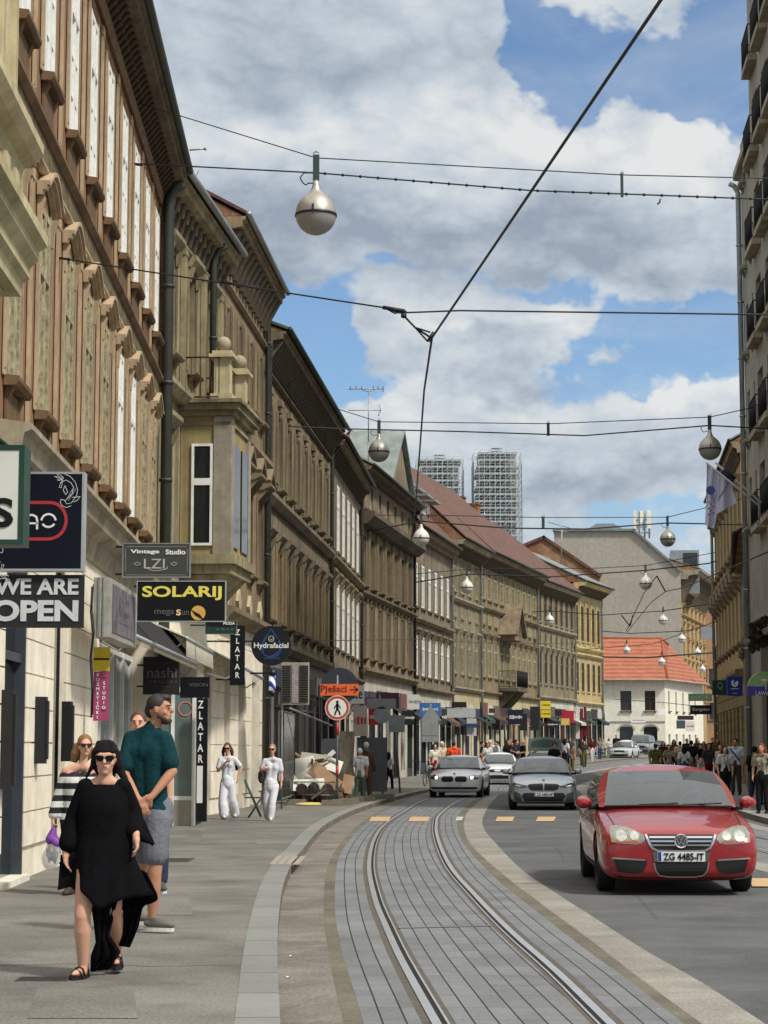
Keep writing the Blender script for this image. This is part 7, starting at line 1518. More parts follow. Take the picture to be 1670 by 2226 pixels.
def car(name, label, px, py, Y, yaw, pm, spec, group='cars driving along the street'):
 X = (px - CX) * Y / F; t = thing(name, label, spec.get('cat', 'car'), (X, Y, gz(Y) + .004), yaw, group)
 st = spec['st']; Lc = st[-1][0]; r = spec.get('r', .32)
 base = bpy.data.objects.new('b', loft_body(st)); COL.objects.link(base); sm = base.modifiers.new('s', 'SUBSURF'); sm.levels = sm.render_levels = 2
 cm = MB()
 for ya in spec['ax']:
  for s in (-1, 1): cm.lathe([(.001, s * .60), (r * 1.13, s * .60), (r * 1.13, s * 1.3), (.001, s * 1.3)], (0, ya, r + .01), 36, 'x')
 cut_ = cm.build('cut', None); cut_.hide_render = True
 bo = base.modifiers.new('b', 'BOOLEAN'); bo.operation = 'DIFFERENCE'; bo.object = cut_; bo.solver = 'EXACT'
 me = eval_mesh(base); me.materials.clear(); me.materials.append(pm); me.name = 'body'
 for md in list(base.modifiers):
  if md.type == 'BOOLEAN': base.modifiers.remove(md)
 me0 = eval_mesh(base); bvh = BVHTree.FromPolygons([v.co.copy() for v in me0.vertices], [tuple(p.vertices) for p in me0.polygons]); bpy.data.meshes.remove(me0)
 bpy.data.objects.remove(base); bpy.data.objects.remove(cut_)
 me.polygons.foreach_set('use_smooth', [True] * len(me.polygons)); bd = link('body', me, t)
 try: me.set_sharp_from_angle(angle=R(40))
 except Exception: pass
 for ya in spec['ax']:
  for s in (-1, 1): wheel(t, s * (spec['w'] - .115), ya, r)
 c = spec['cab']; yb0, yt0, yt1, yb1 = c['y']; zb_, zt_, zr = c['z']; wb, wt = c['w']; cv = .16
 def ringpts(z, y0, y1, w, k, zside):
  pts = []
  for i in range(9): x = -w * .93 + 2 * w * .93 * i / 8; pts.append((Vector((x, y0 + cv * (x / w) ** 2, z + .02 * (1 - (x / w) ** 2))), 'glass_f'))
  pts.append((Vector((w, y0 + cv + .06, zside)), 'pillar'))
  L_ = y1 - y0 - cv * .6
  for q, kd in ((.42, 'win'), (.47, 'bp'), (.86, 'win'), (1.0, 'cp')): pts.append((Vector((w * (1.0 if q < .9 else .97), y0 + cv + .06 + (L_ - .12) * q, zside)), kd))
  for i in range(7): x = w * .90 - 2 * w * .90 * i / 6; pts.append((Vector((x, y1 - .06 * (x / w) ** 2, z)), 'glass_r'))
  for q, kd in ((1.0, 'cp'), (.86, 'cp'), (.47, 'win'), (.42, 'bp'), (0.0, 'win')): pts.append((Vector((-w * (1.0 if q < .9 else .97), y0 + cv + .06 + (L_ - .12) * q, zside)), kd))
  return pts
 B_ = ringpts(zb_, yb0, yb1, wb, 0, zb_ + .0); T_ = ringpts(zt_, yt0, yt1, wt, 0, zt_ - .015)
 n = len(B_); kinds = []
 for i in range(n):
  a, b = B_[i][0], B_[(i + 1) % n][0]
  if i < 8: k = 'wind'
  elif i == 8: k = 'body'
  elif i in (9, 11): k = 'side'
  elif i == 10: k = 'black'
  elif i in (12, 13): k = 'body'
  elif 14 <= i < 20: k = 'rear'
  elif i in (20, 21): k = 'body'
  elif i in (22, 24): k = 'side'
  elif i == 23: k = 'black'
  else: k = 'body'
  kinds.append(k)
 rows = 5; mats_ = {'wind': ('windscreen', m_cglass if spec.get('clear') else m_cglass), 'rear': ('rear_window', m_cglassd), 'body': ('pillars', pm), 'black': ('door_pillars', m_trimb)}
 def pt(i, j):
  tt = j / rows; p = B_[i % n][0].lerp(T_[i % n][0], tt); bul = .045 * math.sin(math.pi * tt)
  d = Vector((p.x, (p.y - (yb0 + yb1) / 2) * .15, 0)); d = d.normalized() if d.length > .01 else Vector((0, -1, 0))
  if kinds[i % n] == 'wind' or (i % n) <= 8: d = Vector((0, -.6, .6))
  return p + d * bul
 grp = {}
 for i in range(n):
  k = kinds[i]; key = k if k != 'side' else 'side%d' % i; mb = grp.setdefault(key, MB())
  for j in range(rows): mb.add([pt(i, j), pt(i + 1, j), pt(i + 1, j + 1), pt(i, j + 1)], [(0, 1, 2, 3)], True)
 for k, mb in grp.items():
  nm, mt = mats_.get(k, ('side_window', m_cglassd))
  me = mb.mesh(nm, mt); bm = bmesh.new(); bm.from_mesh(me); bmesh.ops.remove_doubles(bm, verts=bm.verts, dist=.0005); bmesh.ops.recalc_face_normals(bm, faces=bm.faces); bm.to_mesh(me); bm.free(); link(nm, me, t)
 mb = MB(); R_ = 4; cyc = []
 for j in range(R_ + 1):
  q = j / R_; ring = []
  for i in range(n):
   p = T_[i][0]; cy_ = max(yt0 + .45, min(yt1 - .45, p.y)); c0 = Vector((0, cy_, zr)); pp = p.lerp(c0, q); pp.z = p.z + (zr - p.z) * math.sin(q * math.pi / 2) ** .62; ring.append(pp)
  cyc.append(ring)
 for j in range(R_):
  for i in range(n): mb.add([cyc[j][i], cyc[j][(i + 1) % n], cyc[j + 1][(i + 1) % n], cyc[j + 1][i]], [(0, 1, 2, 3)], True)
 me = mb.mesh('roof', pm); bm = bmesh.new(); bm.from_mesh(me); bmesh.ops.remove_doubles(bm, verts=bm.verts, dist=.0008); bmesh.ops.recalc_face_normals(bm, faces=bm.faces); bm.to_mesh(me); bm.free(); link('roof', me, t)
 mb = MB(); mb.tube([pt(i, 0) + Vector((0, -.012, .004)) for i in range(0, 9)], .014, 5); mb.build('windscreen_seal', m_trimb, t)
 mb = MB(); mb.box(-wb * .9, wb * .9, yb0 + .22, yb0 + .75, zb_ - .25, zb_ - .02); mb.build('dashboard', m_dash, t)
 for sx in (-.36, .36):
  mb = MB(); yy = yb0 + 1.35; mb.tube([(sx, yy + .02, zb_ - .35), (sx, yy + .06, zb_ - .05), (sx, yy + .14, zb_ + .14)], .2, 12, radii=[.24, .25, .19], flat=.35); mb.tube([(sx, yy + .15, zb_ + .16), (sx, yy + .18, zb_ + .30)], .11, 10, radii=[.12, .10], flat=.5); mb.build('seat', m_seat, t)
 mb = MB(); mb.tube([(.38 + .18 * math.cos(a), yb0 + .68 + .08 * math.sin(a), zb_ + .00 + .17 * math.sin(a)) for a in [2 * math.pi * i / 16 for i in range(17)]], .014, 6); mb.build('steering_wheel', m_trimb, t)
 mb = MB(); mb.box(-.11, .11, yt0 + .02, yt0 + .05, zt_ - .13, zt_ - .06); mb.build('rear_view_mirror', m_trimb, t)
 for s in (-1, 1):
  xm = s * (spec['w'] + .085); ym = yb0 + .42; zm = zb_ + .045
  mb = MB(); mb.lathe([(.001, -.08), (.055, -.065), (.085, -.02), (.09, .03), (.088, .06)], n=16, axis='y'); me = mb.mesh('wing_mirror', spec.get('mirror', pm))
  for v in me.vertices: v.co.x *= 1.15; v.co.z *= .82
  o = link('wing_mirror', me, t, (xm, ym, zm)); MB().lathe([(.001, .058), (.082, .058)], n=16, axis='y').build('mirror_glass', m_chrome, o)
  MB().tube([(s * -.20, .02, -.05), (s * -.06, .0, -.05)], .035, 8).build('mirror_arm', m_trimb, o)
 for s in (-1, 1):
  for (y0_, y1_) in spec.get('doors', ((yb0 + .55, yb0 + 1.6),)):
   for yy in (y0_, y1_): patch(bvh, [(yy - .004, .30), (yy + .004, .30), (yy + .004, zb_ - .06), (yy - .004, zb_ - .06)], 'side', .0035, m_trimb, 'door_gap', t, .08, s)
   patch(bvh, rrect(y1_ - .22, y1_ - .05, zb_ - .17, zb_ - .14, .01), 'side', .02, spec.get('mirror', pm), 'door_handle', t, .08, s)
  patch(bvh, [(.9, .235), (Lc - .8, .235), (Lc - .8, .30), (.9, .30)], 'side', .008, m_trimb, 'sill_trim', t, .12, s)
 spec['face'](t, bvh, pm)
 return t
def plate(t, bvh, s, z0, z1, hw=.26):
 patch(bvh, rrect(-hw, hw, z0, z1, .008), 'front', .022, m_plate, 'number_plate', t, .06)
 y = bvh.ray_cast(Vector((0, -3, (z0 + z1) / 2)), Vector((0, 1, 0)))[0].y - .027
 patch(bvh, [(-hw + .004, z0 + .004), (-hw + .042, z0 + .004), (-hw + .042, z1 - .004), (-hw + .004, z1 - .004)], 'front', .0235, mat('plate_blue', (30, 50, 130), .5), 'plate_band', t, .06)
 lettering(s, .1, m_txtd, t, (.025, y, (z0 + z1) / 2), .0015, fit=((hw * 2 - .08), (z1 - z0) * .72), name='plate_lettering')
def jetta_face(t, bvh, pm):
 hl = [(-.775, .69), (-.765, .585), (-.70, .572), (-.50, .560), (-.425, .575), (-.395, .62), (-.41, .665), (-.50, .715), (-.60, .750), (-.70, .765), (-.76, .750)]
 for o in (hl, mirror(hl)):
  ln = patch(bvh, o, 'front', .007, m_lens, 'headlight', t, .03)
  cx0 = sum(p[0] for p in o) / len(o); sg = -1 if cx0 < 0 else 1
  for (dx, r) in ((sg * .06, .062), (-sg * .085, .05)):
   circ = [(cx0 + dx + r * math.cos(a), .655 + r * math.sin(a)) for a in [2 * math.pi * i / 18 for i in range(18)]]
   patch(bvh, circ, 'front', .010, m_refl, 'lamp_reflector', ln, .03)
  am = [(cx0 - .15, .580), (cx0 + .15, .580), (cx0 + .13, .600), (cx0 - .13, .600)]; patch(bvh, am, 'front', .010, m_amber, 'turn_signal', ln, .04)
  nose = [(p[0] * 1.0, p[1]) for p in o]
 gr = [(-.375, .672), (-.33, .53), (-.27, .495), (.27, .495), (.33, .53), (.375, .672)]
 patch(bvh, gr, 'front', .006, m_trimb, 'grille', t, .03)
 for (z0, z1, w0) in ((.632, .650, .345), (.588, .606, .335), (.545, .562, .315)): patch(bvh, [(-w0, z0), (w0, z0), (w0 + .005, z1), (-w0 - .005, z1)], 'front', .016, m_chrome, 'chrome_bar', t, .05)
 def band(pts, w, name, m=m_chrome, off=.018):
  q = [Vector((a, b)) for a, b in pts]; L_ = []; R2 = []
  for i, p in enumerate(q):
   d = (q[min(i + 1, len(q) - 1)] - q[max(i - 1, 0)]).normalized(); nn = Vector((-d.y, d.x)) * w / 2; L_.append(p + nn); R2.append(p - nn)
  patch(bvh, [tuple(v) for v in L_] + [tuple(v) for v in reversed(R2)], 'front', off, m, name, t, .04)
 band([(-.385, .672), (-.35, .58), (-.32, .525), (-.26, .492), (0, .486), (.26, .492), (.32, .525), (.35, .58), (.385, .672)], .024, 'grille_frame')
 band([(-.30, .36), (-.28, .27), (-.24, .222), (-.15, .205), (0, .203), (.15, .205), (.24, .222), (.28, .27), (.30, .36)], .013, 'lower_chrome_frame')
 patch(bvh, [(-.315, .475), (.315, .475), (.30, .375), (-.30, .375)], 'front', .012, mat('chrome_panel', (120, 122, 124), .25, .8, .2, 4), 'plate_surround', t, .05)
 patch(bvh, [(-.295, .365), (.295, .365), (.275, .27), (.23, .215), (-.23, .215), (-.275, .27)], 'front', .008, m_trimb, 'lower_grille', t, .04)
 for k in range(4): z = .245 + k * .03; patch(bvh, [(-.25, z), (.25, z), (.25, z + .004), (-.25, z + .004)], 'front', .013, mat('grille_slat', (46, 46, 48), .5), 'grille_slat', t, .08)
 for s in (1, -1):
  o = [(-.745, .405), (-.385, .385), (-.375, .35), (-.42, .26), (-.52, .238), (-.70, .262)]; o = o if s == 1 else mirror(o); patch(bvh, o, 'front', .008, m_trimb, 'side_intake', t, .035)
  o = [(-.76, .420), (-.40, .398), (-.40, .382), (-.76, .402)]; o = o if s == 1 else mirror(o); patch(bvh, o, 'front', .016, m_chrome, 'intake_trim', t, .04)
 patch(bvh, [(-.80, .135), (.80, .135), (.78, .19), (-.78, .19)], 'front', .005, m_trimb, 'front_lip', t, .06)
 y = bvh.ray_cast(Vector((0, -3, .595)), Vector((0, 1, 0)))[0].y
 bd = MB().lathe([(.001, y - .024), (.062, y - .024), (.074, y - .030), (.080, y - .020), (.080, y)], (0, 0, .597), 28, 'y').build('badge', m_chrome, t)
 MB().lathe([(.001, y - .0255), (.058, y - .0255)], (0, 0, .597), 24, 'y').build('badge_field', mat('badge_dark', (60, 64, 68), .3), bd)
 for pts in ([(-.022, .645), (0, .606), (.022, .645)], [(-.047, .628), (-.024, .556), (0, .600), (.024, .556), (.047, .628)]): sstroke(t, pts, .009, m_chrome, y - .0275, 'badge_letter')
 sstroke(t, [(-.058, .597 + 0)], .001, m_chrome, y)
 plate(t, bvh, 'ZG 4485-IT', .375, .483, .262)
 for s in (1, -1): patch(bvh, [(s * .70, .32), (s * .712, .32), (s * .755, 1.1), (s * .743, 1.1)], 'top', .0035, m_trimb, 'bonnet_gap', t, .09)
 for sx in (-.35, .15): MB().tube([(sx, 1.16, .965), (sx + .45, 1.10, .985)], .009, 5).build('wiper', m_trimb, t)
 MB().tube([(.0, 3.35, 1.44), (.0, 3.55, 1.56)], .006, 5).build('roof_aerial', m_trimb, t)
jetta = dict(w=.885, ax=(.90, 3.48), r=.318, st=[(.0, .27, .55, .60, .64), (.02, .21, .60, .66, .77), (.09, .165, .665, .72, .85), (.22, .15, .72, .77, .875), (.5, .15, .775, .835, .883), (.85, .15, .83, .895, .885), (1.2, .15, .875, .945, .888), (1.5, .15, .90, .96, .889), (2.4, .15, .92, .965, .889), (3.3, .15, .93, .98, .885), (3.9, .17, .94, 1.02, .875), (4.3, .20, .93, 1.03, .85), (4.48, .26, .90, 1.0, .80), (4.55, .36, .80, .90, .68)],
 cab=dict(y=(1.12, 1.92, 3.22, 3.92), z=(.935, 1.335, 1.425), w=(.80, .675)), doors=((1.45, 2.45), (2.45, 3.25)), face=jetta_face, clear=True)
m_red_p = paint('paint_red', (140, 8, 18), .35, .0, 1.0)
car('parked_car' if False else 'red_saloon_car', 'red saloon car approaching in the right lane, nearest of all the cars', 1473, 1948, 22.8, -.03, m_red_p, jetta)
def grey_face(t, bvh, pm):
 for s in (1, -1):
  o = [(-.83, .70), (-.80, .64), (-.60, .59), (-.45, .60), (-.42, .645), (-.60, .69), (-.78, .735)]; o = o if s == 1 else mirror(o); patch(bvh, o, 'front', .008, m_lensd, 'headlight', t, .04)
  o = [(-.77, .655), (-.62, .62), (-.60, .635), (-.75, .68)]; o = o if s == 1 else mirror(o); patch(bvh, o, 'front', .012, m_refl, 'running_light', t, .04)
  o = [(-.80, .50), (-.62, .44), (-.58, .25), (-.72, .22), (-.80, .28)]; o = o if s == 1 else mirror(o); patch(bvh, o, 'front', .008, mat('dark_grey_trim', (62, 66, 70), .5), 'side_intake', t, .05)
 patch(bvh, [(-.43, .66), (-.36, .70), (0, .715), (.36, .70), (.43, .66), (.38, .56), (.30, .525), (-.30, .525), (-.38, .56)], 'front', .008, m_trimb, 'grille', t, .04)
 patch(bvh, [(-.015, .52), (.015, .52), (.02, .72), (-.02, .72)], 'front', .016, pm, 'grille_divider', t, .05)
 patch(bvh, [(-.52, .46), (.52, .46), (.60, .38), (.48, .21), (-.48, .21), (-.60, .38)], 'front', .008, m_trimb, 'lower_grille', t, .05)
 MB().lathe([(.001, -.0), (.04, -.0), (.04, .01)], (0, .12, .79), 16, 'y').build('badge', m_chrome, t)
 plate(t, bvh, 'ZG 5405-HF', .37, .475)
big = dict(w=.915, ax=(.86, 3.70), r=.335, st=[(.0, .32, .58, .66, .60), (.02, .24, .64, .72, .74), (.10, .19, .70, .77, .83), (.26, .17, .75, .82, .885), (.55, .16, .80, .88, .905), (.95, .16, .85, .94, .912), (1.35, .16, .885, .98, .915), (1.6, .16, .91, .985, .915), (2.5, .16, .93, .99, .915), (3.4, .16, .95, 1.0, .912), (4.0, .18, .96, 1.04, .90), (4.45, .22, .95, 1.04, .87), (4.65, .28, .92, 1.01, .82), (4.72, .38, .82, .92, .70)],
 cab=dict(y=(1.28, 2.12, 3.35, 4.1), z=(.965, 1.35, 1.44), w=(.82, .675)), face=grey_face)
m_gp = paint('paint_silver_grey', (150, 157, 160), .3, .6)
car('silver_saloon_car', 'silver grey saloon car in the right lane behind the red one', 1179, 1761, 55, -.05, m_gp, big)
def white_face(t, bvh, pm):
 for s in (1, -1):
  o = [(-.86, .74), (-.82, .63), (-.56, .61), (-.50, .66), (-.53, .74), (-.70, .775)]; o = o if s == 1 else mirror(o); h = patch(bvh, o, 'front', .008, m_lensd, 'headlight', t, .04)
  circ = [(s * -.60 + .055 * math.cos(a), .675 + .055 * math.sin(a)) for a in [2 * math.pi * i / 14 for i in range(14)]]; patch(bvh, circ, 'front', .012, mat('lit_headlamp', (255, 250, 240), .3, emis=2.2), 'lamp_bulb', h, .04)
  patch(bvh, [(p[0] + (0 if s == 1 else 0), p[1]) for p in (rrect(-.43, -.03, .53, .72, .07, 4) if s == 1 else rrect(.03, .43, .53, .72, .07, 4))], 'front', .008, m_trimb, 'kidney_grille', t, .04)
 patch(bvh, [(-.80, .36), (.80, .36), (.76, .29), (-.76, .29)], 'front', .008, m_trimb, 'lower_grille', t, .05)
 patch(bvh, [(-.70, .275), (.70, .275), (.66, .258), (-.66, .258)], 'front', .012, m_chrome, 'chrome_strip', t, .06)
 MB().lathe([(.001, -.0), (.04, -.0), (.04, .01)], (0, .12, .80), 16, 'y').build('badge', m_chrome, t)
 patch(bvh, rrect(-.26, .26, .39, .50, .008), 'front', .022, m_plate, 'number_plate', t, .06)
bigw = dict(big); bigw['face'] = white_face
m_wp = paint('paint_white', (240, 240, 238), .3)
car('white_saloon_car', 'large white saloon car with lit headlights driving on the left track', 986, 1733, 69.5, -.13, m_wp, bigw)
def seat_face(t, bvh, pm):
 for s in (1, -1):
  o = [(-.80, .74), (-.76, .62), (-.56, .60), (-.44, .66), (-.50, .73), (-.68, .77)]; o = o if s == 1 else mirror(o); patch(bvh, o, 'front', .008, m_lensd, 'headlight', t, .05)
 patch(bvh, rrect(-.38, .38, .56, .69, .06, 4), 'front', .008, m_trimb, 'grille', t, .05); patch(bvh, rrect(-.14, .14, .58, .67, .04, 4), 'front', .016, m_chrome, 'badge', t, .05)
 patch(bvh, [(-.72, .42), (.72, .42), (.66, .26), (-.66, .26)], 'front', .008, m_trimb, 'lower_grille', t, .06); patch(bvh, rrect(-.26, .26, .44, .54, .008), 'front', .022, m_plate, 'number_plate', t, .06)
hatch = dict(jetta); hatch['face'] = seat_face; hatch['clear'] = False
hatch['st'] = [s for s in jetta['st'][:-4]] + [(3.7, .2, .95, 1.05, .86), (3.95, .28, .92, 1.06, .80), (4.02, .4, .85, .98, .66)]; hatch['cab'] = dict(y=(1.12, 1.85, 3.5, 3.95), z=(.945, 1.34, 1.45), w=(.80, .63)); hatch['ax'] = (.85, 3.30)
car('white_hatchback_car', 'small white hatchback between the white and the silver saloon, farther back', 1080, 1717, 92, -.10, m_wp, hatch)
def skoda_face(t, bvh, pm):
 for s in (1, -1):
  o = [(-.80, .72), (-.78, .64), (-.50, .62), (-.46, .69), (-.70, .75)]; o = o if s == 1 else mirror(o); patch(bvh, o, 'front', .008, m_lens, 'headlight', t, .06)
 patch(bvh, rrect(-.42, .42, .58, .72, .05, 3), 'front', .008, m_trimb, 'grille', t, .06); patch(bvh, [(-.70, .42), (.70, .42), (.66, .24), (-.66, .24)], 'front', .008, m_trimb, 'lower_grille', t, .08); patch(bvh, rrect(-.26, .26, .44, .54, .008), 'front', .022, m_plate, 'number_plate', t, .08)
est = dict(big); est['face'] = skoda_face; est['cab'] = dict(y=(1.25, 2.05, 4.0, 4.45), z=(.965, 1.36, 1.47), w=(.82, .64)); est['mirror'] = m_wp
car('white_estate_car', 'white car turning in the bend far away, its right flank visible', 1343, 1655, 160, -.29, paint('paint_pale_silver', (196, 200, 200), .3, .3), est)
car('silver_distant_car', 'pale car half hidden behind the far white one and the grey van', 1354, 1650, 182, -.2, m_wp, hatch); car('dark_distant_car', 'dark car far behind the crowd right of the grey van', 1424, 1650, 196, -.2, paint('paint_dark_blue', (60, 70, 82), .3, .3), hatch)
def van_face(t, bvh, pm):
 for s in (1, -1):
  o = rrect(-.86, -.56, .78, .98, .04) if s == 1 else rrect(.56, .86, .78, .98, .04); patch(bvh, o, 'front', .008, m_lens, 'headlight', t, .08)
 patch(bvh, rrect(-.50, .50, .72, .92, .03), 'front', .008, m_trimb, 'grille', t, .08); patch(bvh, rrect(-.85, .85, .28, .55, .05), 'front', .008, m_trimb, 'bumper', t, .1); patch(bvh, rrect(-.26, .26, .42, .53, .008), 'front', .022, m_plate, 'number_plate', t, .08)
van = dict(w=.96, ax=(.9, 3.9), r=.34, cat='van', st=[(.0, .34, .80, .92, .72), (.03, .26, .88, 1.0, .86), (.15, .2, .98, 1.1, .92), (.45, .2, 1.05, 1.17, .95), (.8, .2, 1.12, 1.22, .96), (1.4, .2, 1.15, 1.25, .96), (3.0, .2, 1.15, 1.25, .96), (4.8, .25, 1.15, 1.25, .95), (4.95, .35, 1.05, 1.15, .85)],
 cab=dict(y=(.70, 1.35, 4.6, 4.85), z=(1.20, 1.85, 1.98), w=(.88, .78)), face=van_face)
car('grey_van', 'grey van following the far white car', 1386, 1648, 186, -.25, paint('paint_van_grey', (112, 118, 118), .4, .3), van)
t = car('green_hatchback_car', 'grey green car standing with its tailgate wide open behind the silver saloon', 1181, 1700, 101, math.pi, paint('paint_greygreen', (96, 112, 102), .35, .3), hatch)
t.location.y = 104.5
tg = MB(); pm_ = M['paint_greygreen']
pts = []
for i in range(9):
 a = -1 + 2 * i / 8; pts.append((a * .80, 1.98 + .14 * (1 - a * a)))
tg.prism([(a, z) for a, z in pts] + [(.84, 1.42), (-.84, 1.42)], lambda x, z, q: (x, 3.75 + (2.1 - z) * .25 + q, z), 0, .06)
tgo = tg.build('tailgate', pm_, t); MB().prism([(a * .82, z - .12) for a, z in pts] + [(.66, 1.62), (-.66, 1.62)], lambda x, z, q: (x, 3.75 + (2.1 - z) * .25 + q, z), .062, .07).build('tailgate_window', m_cglass, tgo)
t = thing('bicycle', 'bicycle parked at the kerb beside the large white saloon car', 'bicycle', P(924, 1705, 84), -.25, None); t.location.z = gz(84) + SW
for y in (0, 1.05): MB().tube([(0, y + .33 * math.cos(a), .34 + .33 * math.sin(a)) for a in [2 * math.pi * i / 22 for i in range(23)]], .018, 6).build('wheel', m_tyre, t)
mb = MB(); mb.tube([(0, 0, .34), (0, .18, .85), (0, .15, .98)], .018, 6); mb.tube([(0, .18, .82), (0, .62, .34), (0, .76, .85)], .018, 6); mb.tube([(0, .18, .82), (0, .74, .80)], .018, 6); mb.tube([(0, .62, .34), (0, 1.05, .34), (0, .74, .80)], .014, 6); mb.build('frame', m_black, t)
MB().tube([(-.28, .22, 1.0), (-.1, .12, 1.0), (.1, .12, 1.0), (.28, .22, 1.0)], .014, 6).build('handlebar', m_black, t); MB().box(-.07, .07, .66, .92, .86, .91).build('saddle', m_black, t)
m_skin = mat('skin', (206, 158, 132), .6, 0, .06, 6, 0, .3); m_skin2 = mat('skin_tan', (182, 132, 104), .6, 0, .06, 6, 0, .3)
def remesh(prims, voxel, smooth=4):
 me = prims.mesh('tmp'); bm = bmesh.new(); bm.from_mesh(me); bmesh.ops.recalc_face_normals(bm, faces=bm.faces); bm.to_mesh(me); bm.free()
 o = bpy.data.objects.new('tmp', me); COL.objects.link(o); r = o.modifiers.new('r', 'REMESH'); r.mode = 'VOXEL'; r.voxel_size = voxel; r.use_smooth_shade = True
 if smooth: q = o.modifiers.new('s', 'SMOOTH'); q.iterations = smooth; q.factor = .5
 out = eval_mesh(o); bpy.data.objects.remove(o); bpy.data.meshes.remove(me); out.polygons.foreach_set('use_smooth', [True] * len(out.polygons)); return out
class Prims(MB):
 def cap(s, a, b, r1, r2, n=12, flat=None):         # closed tapered capsule
  a, b = Vector(a), Vector(b); d = (b - a); L_ = d.length or 1e-4; d.normalize(); pts = []; rad = []
  for i in range(4): t = math.pi / 2 * i / 4; pts.append(a - d * r1 * math.cos(t)); rad.append(max(.002, r1 * math.sin(t)))
  pts.append(a); rad.append(r1); pts.append(b); rad.append(r2)
  for i in range(1, 5): t = math.pi / 2 * i / 4; pts.append(b + d * r2 * math.sin(t)); rad.append(max(.002, r2 * math.cos(t)))
  return s.tube(pts, 1, n, True, rad, flat)
 def ell(s, c, r, n=16, m_=10):
  vs = []; fs = []; c = Vector(c)
  for i in range(m_ + 1):
   th = math.pi * i / m_
   for k in range(n): ph = 2 * math.pi * k / n; vs.append(c + Vector((r[0] * math.sin(th) * math.cos(ph), r[1] * math.sin(th) * math.sin(ph), r[2] * math.cos(th))))
  for i in range(m_):
   for k in range(n): fs.append((i * n + k, i * n + (k + 1) % n, (i + 1) * n + (k + 1) % n, (i + 1) * n + k))
  return s.add(vs, fs, True)
def hand(p, wrist, dirv, side, palmn, curl=.5, k=1.0):
 """palm, four unequal bent fingers and a thumb; dirv: wrist to fingers, palmn: palm normal, side: thumb side vector"""
 w = Vector(wrist); d = Vector(dirv).normalized(); n = Vector(palmn).normalized(); s = d.cross(n).normalized() * side
 p.cap(w, w + d * .03 * k, .026 * k, .030 * k); p.cap(w + d * .03 * k - s * .018 * k, w + d * .085 * k - s * .022 * k, .018 * k, .016 * k); p.cap(w + d * .03 * k + s * .018 * k, w + d * .09 * k + s * .022 * k, .018 * k, .016 * k); p.cap(w + d * .03 * k, w + d * .09 * k, .019 * k, .017 * k)
 for i, (off, L_) in enumerate(((.031, .072), (.011, .080), (-.010, .074), (-.030, .058))):
  b = w + d * .088 * k + s * off * k; a1 = curl * (.7 + .15 * i); d1 = (d * math.cos(a1) + n * math.sin(a1)); d2 = (d * math.cos(a1 * 2.1) + n * math.sin(a1 * 2.1))
  m1 = b + d1 * L_ * .52 * k; p.cap(b, m1, .0092 * k, .0085 * k, 8); p.cap(m1, m1 + d2 * L_ * .48 * k, .0085 * k, .007 * k, 8)
 b = w + d * .028 * k + s * .030 * k; t1 = (s * .75 + d * .65 + n * .3).normalized(); m1 = b + t1 * .036 * k; p.cap(b, m1, .013 * k, .011 * k, 8); p.cap(m1, m1 + (d * .9 + n * .35 + s * .15).normalized() * .032 * k, .011 * k, .0085 * k, 8)
def head(p, c, yaw=0.0, pitch=0.0, k=1.0, male=False):
 """head centred between the ears; face towards -Y before yaw"""
 Mx = Matrix.Rotation(yaw, 3, 'Z') @ Matrix.Rotation(pitch, 3, 'X'); c = Vector(c); q = Prims()
 q.ell((0, .012, .015), (.074, .094, .100)); q.ell((0, -.028, -.045), (.055, .058, .066)); q.cap((0, -.088, .012), (0, -.104, -.018), .010, .0145, 8); q.ell((0, -.066, -.088), (.026, .022, .020))
 q.cap((-.019, -.084, -.048), (.019, -.084, -.048), .009, .009, 8); q.cap((-.017, -.082, -.058), (.017, -.082, -.058), .009, .009, 8); q.cap((-.04, -.076, .032), (.04, -.076, .032), .012, .012, 8)
 for s in (-1, 1): q.ell((s * .077, .012, -.008), (.010, .018, .032), 10, 8); q.ell((s * .030, -.072, .006), (.015, .012, .011), 10, 8); q.ell((s * .040, -.055, -.030), (.022, .022, .020), 10, 8)
 if male: q.ell((0, -.045, -.078), (.048, .045, .030))
 p.add([c + Mx @ (Vector(v) * k) for v in q.v], q.f, True); return Mx
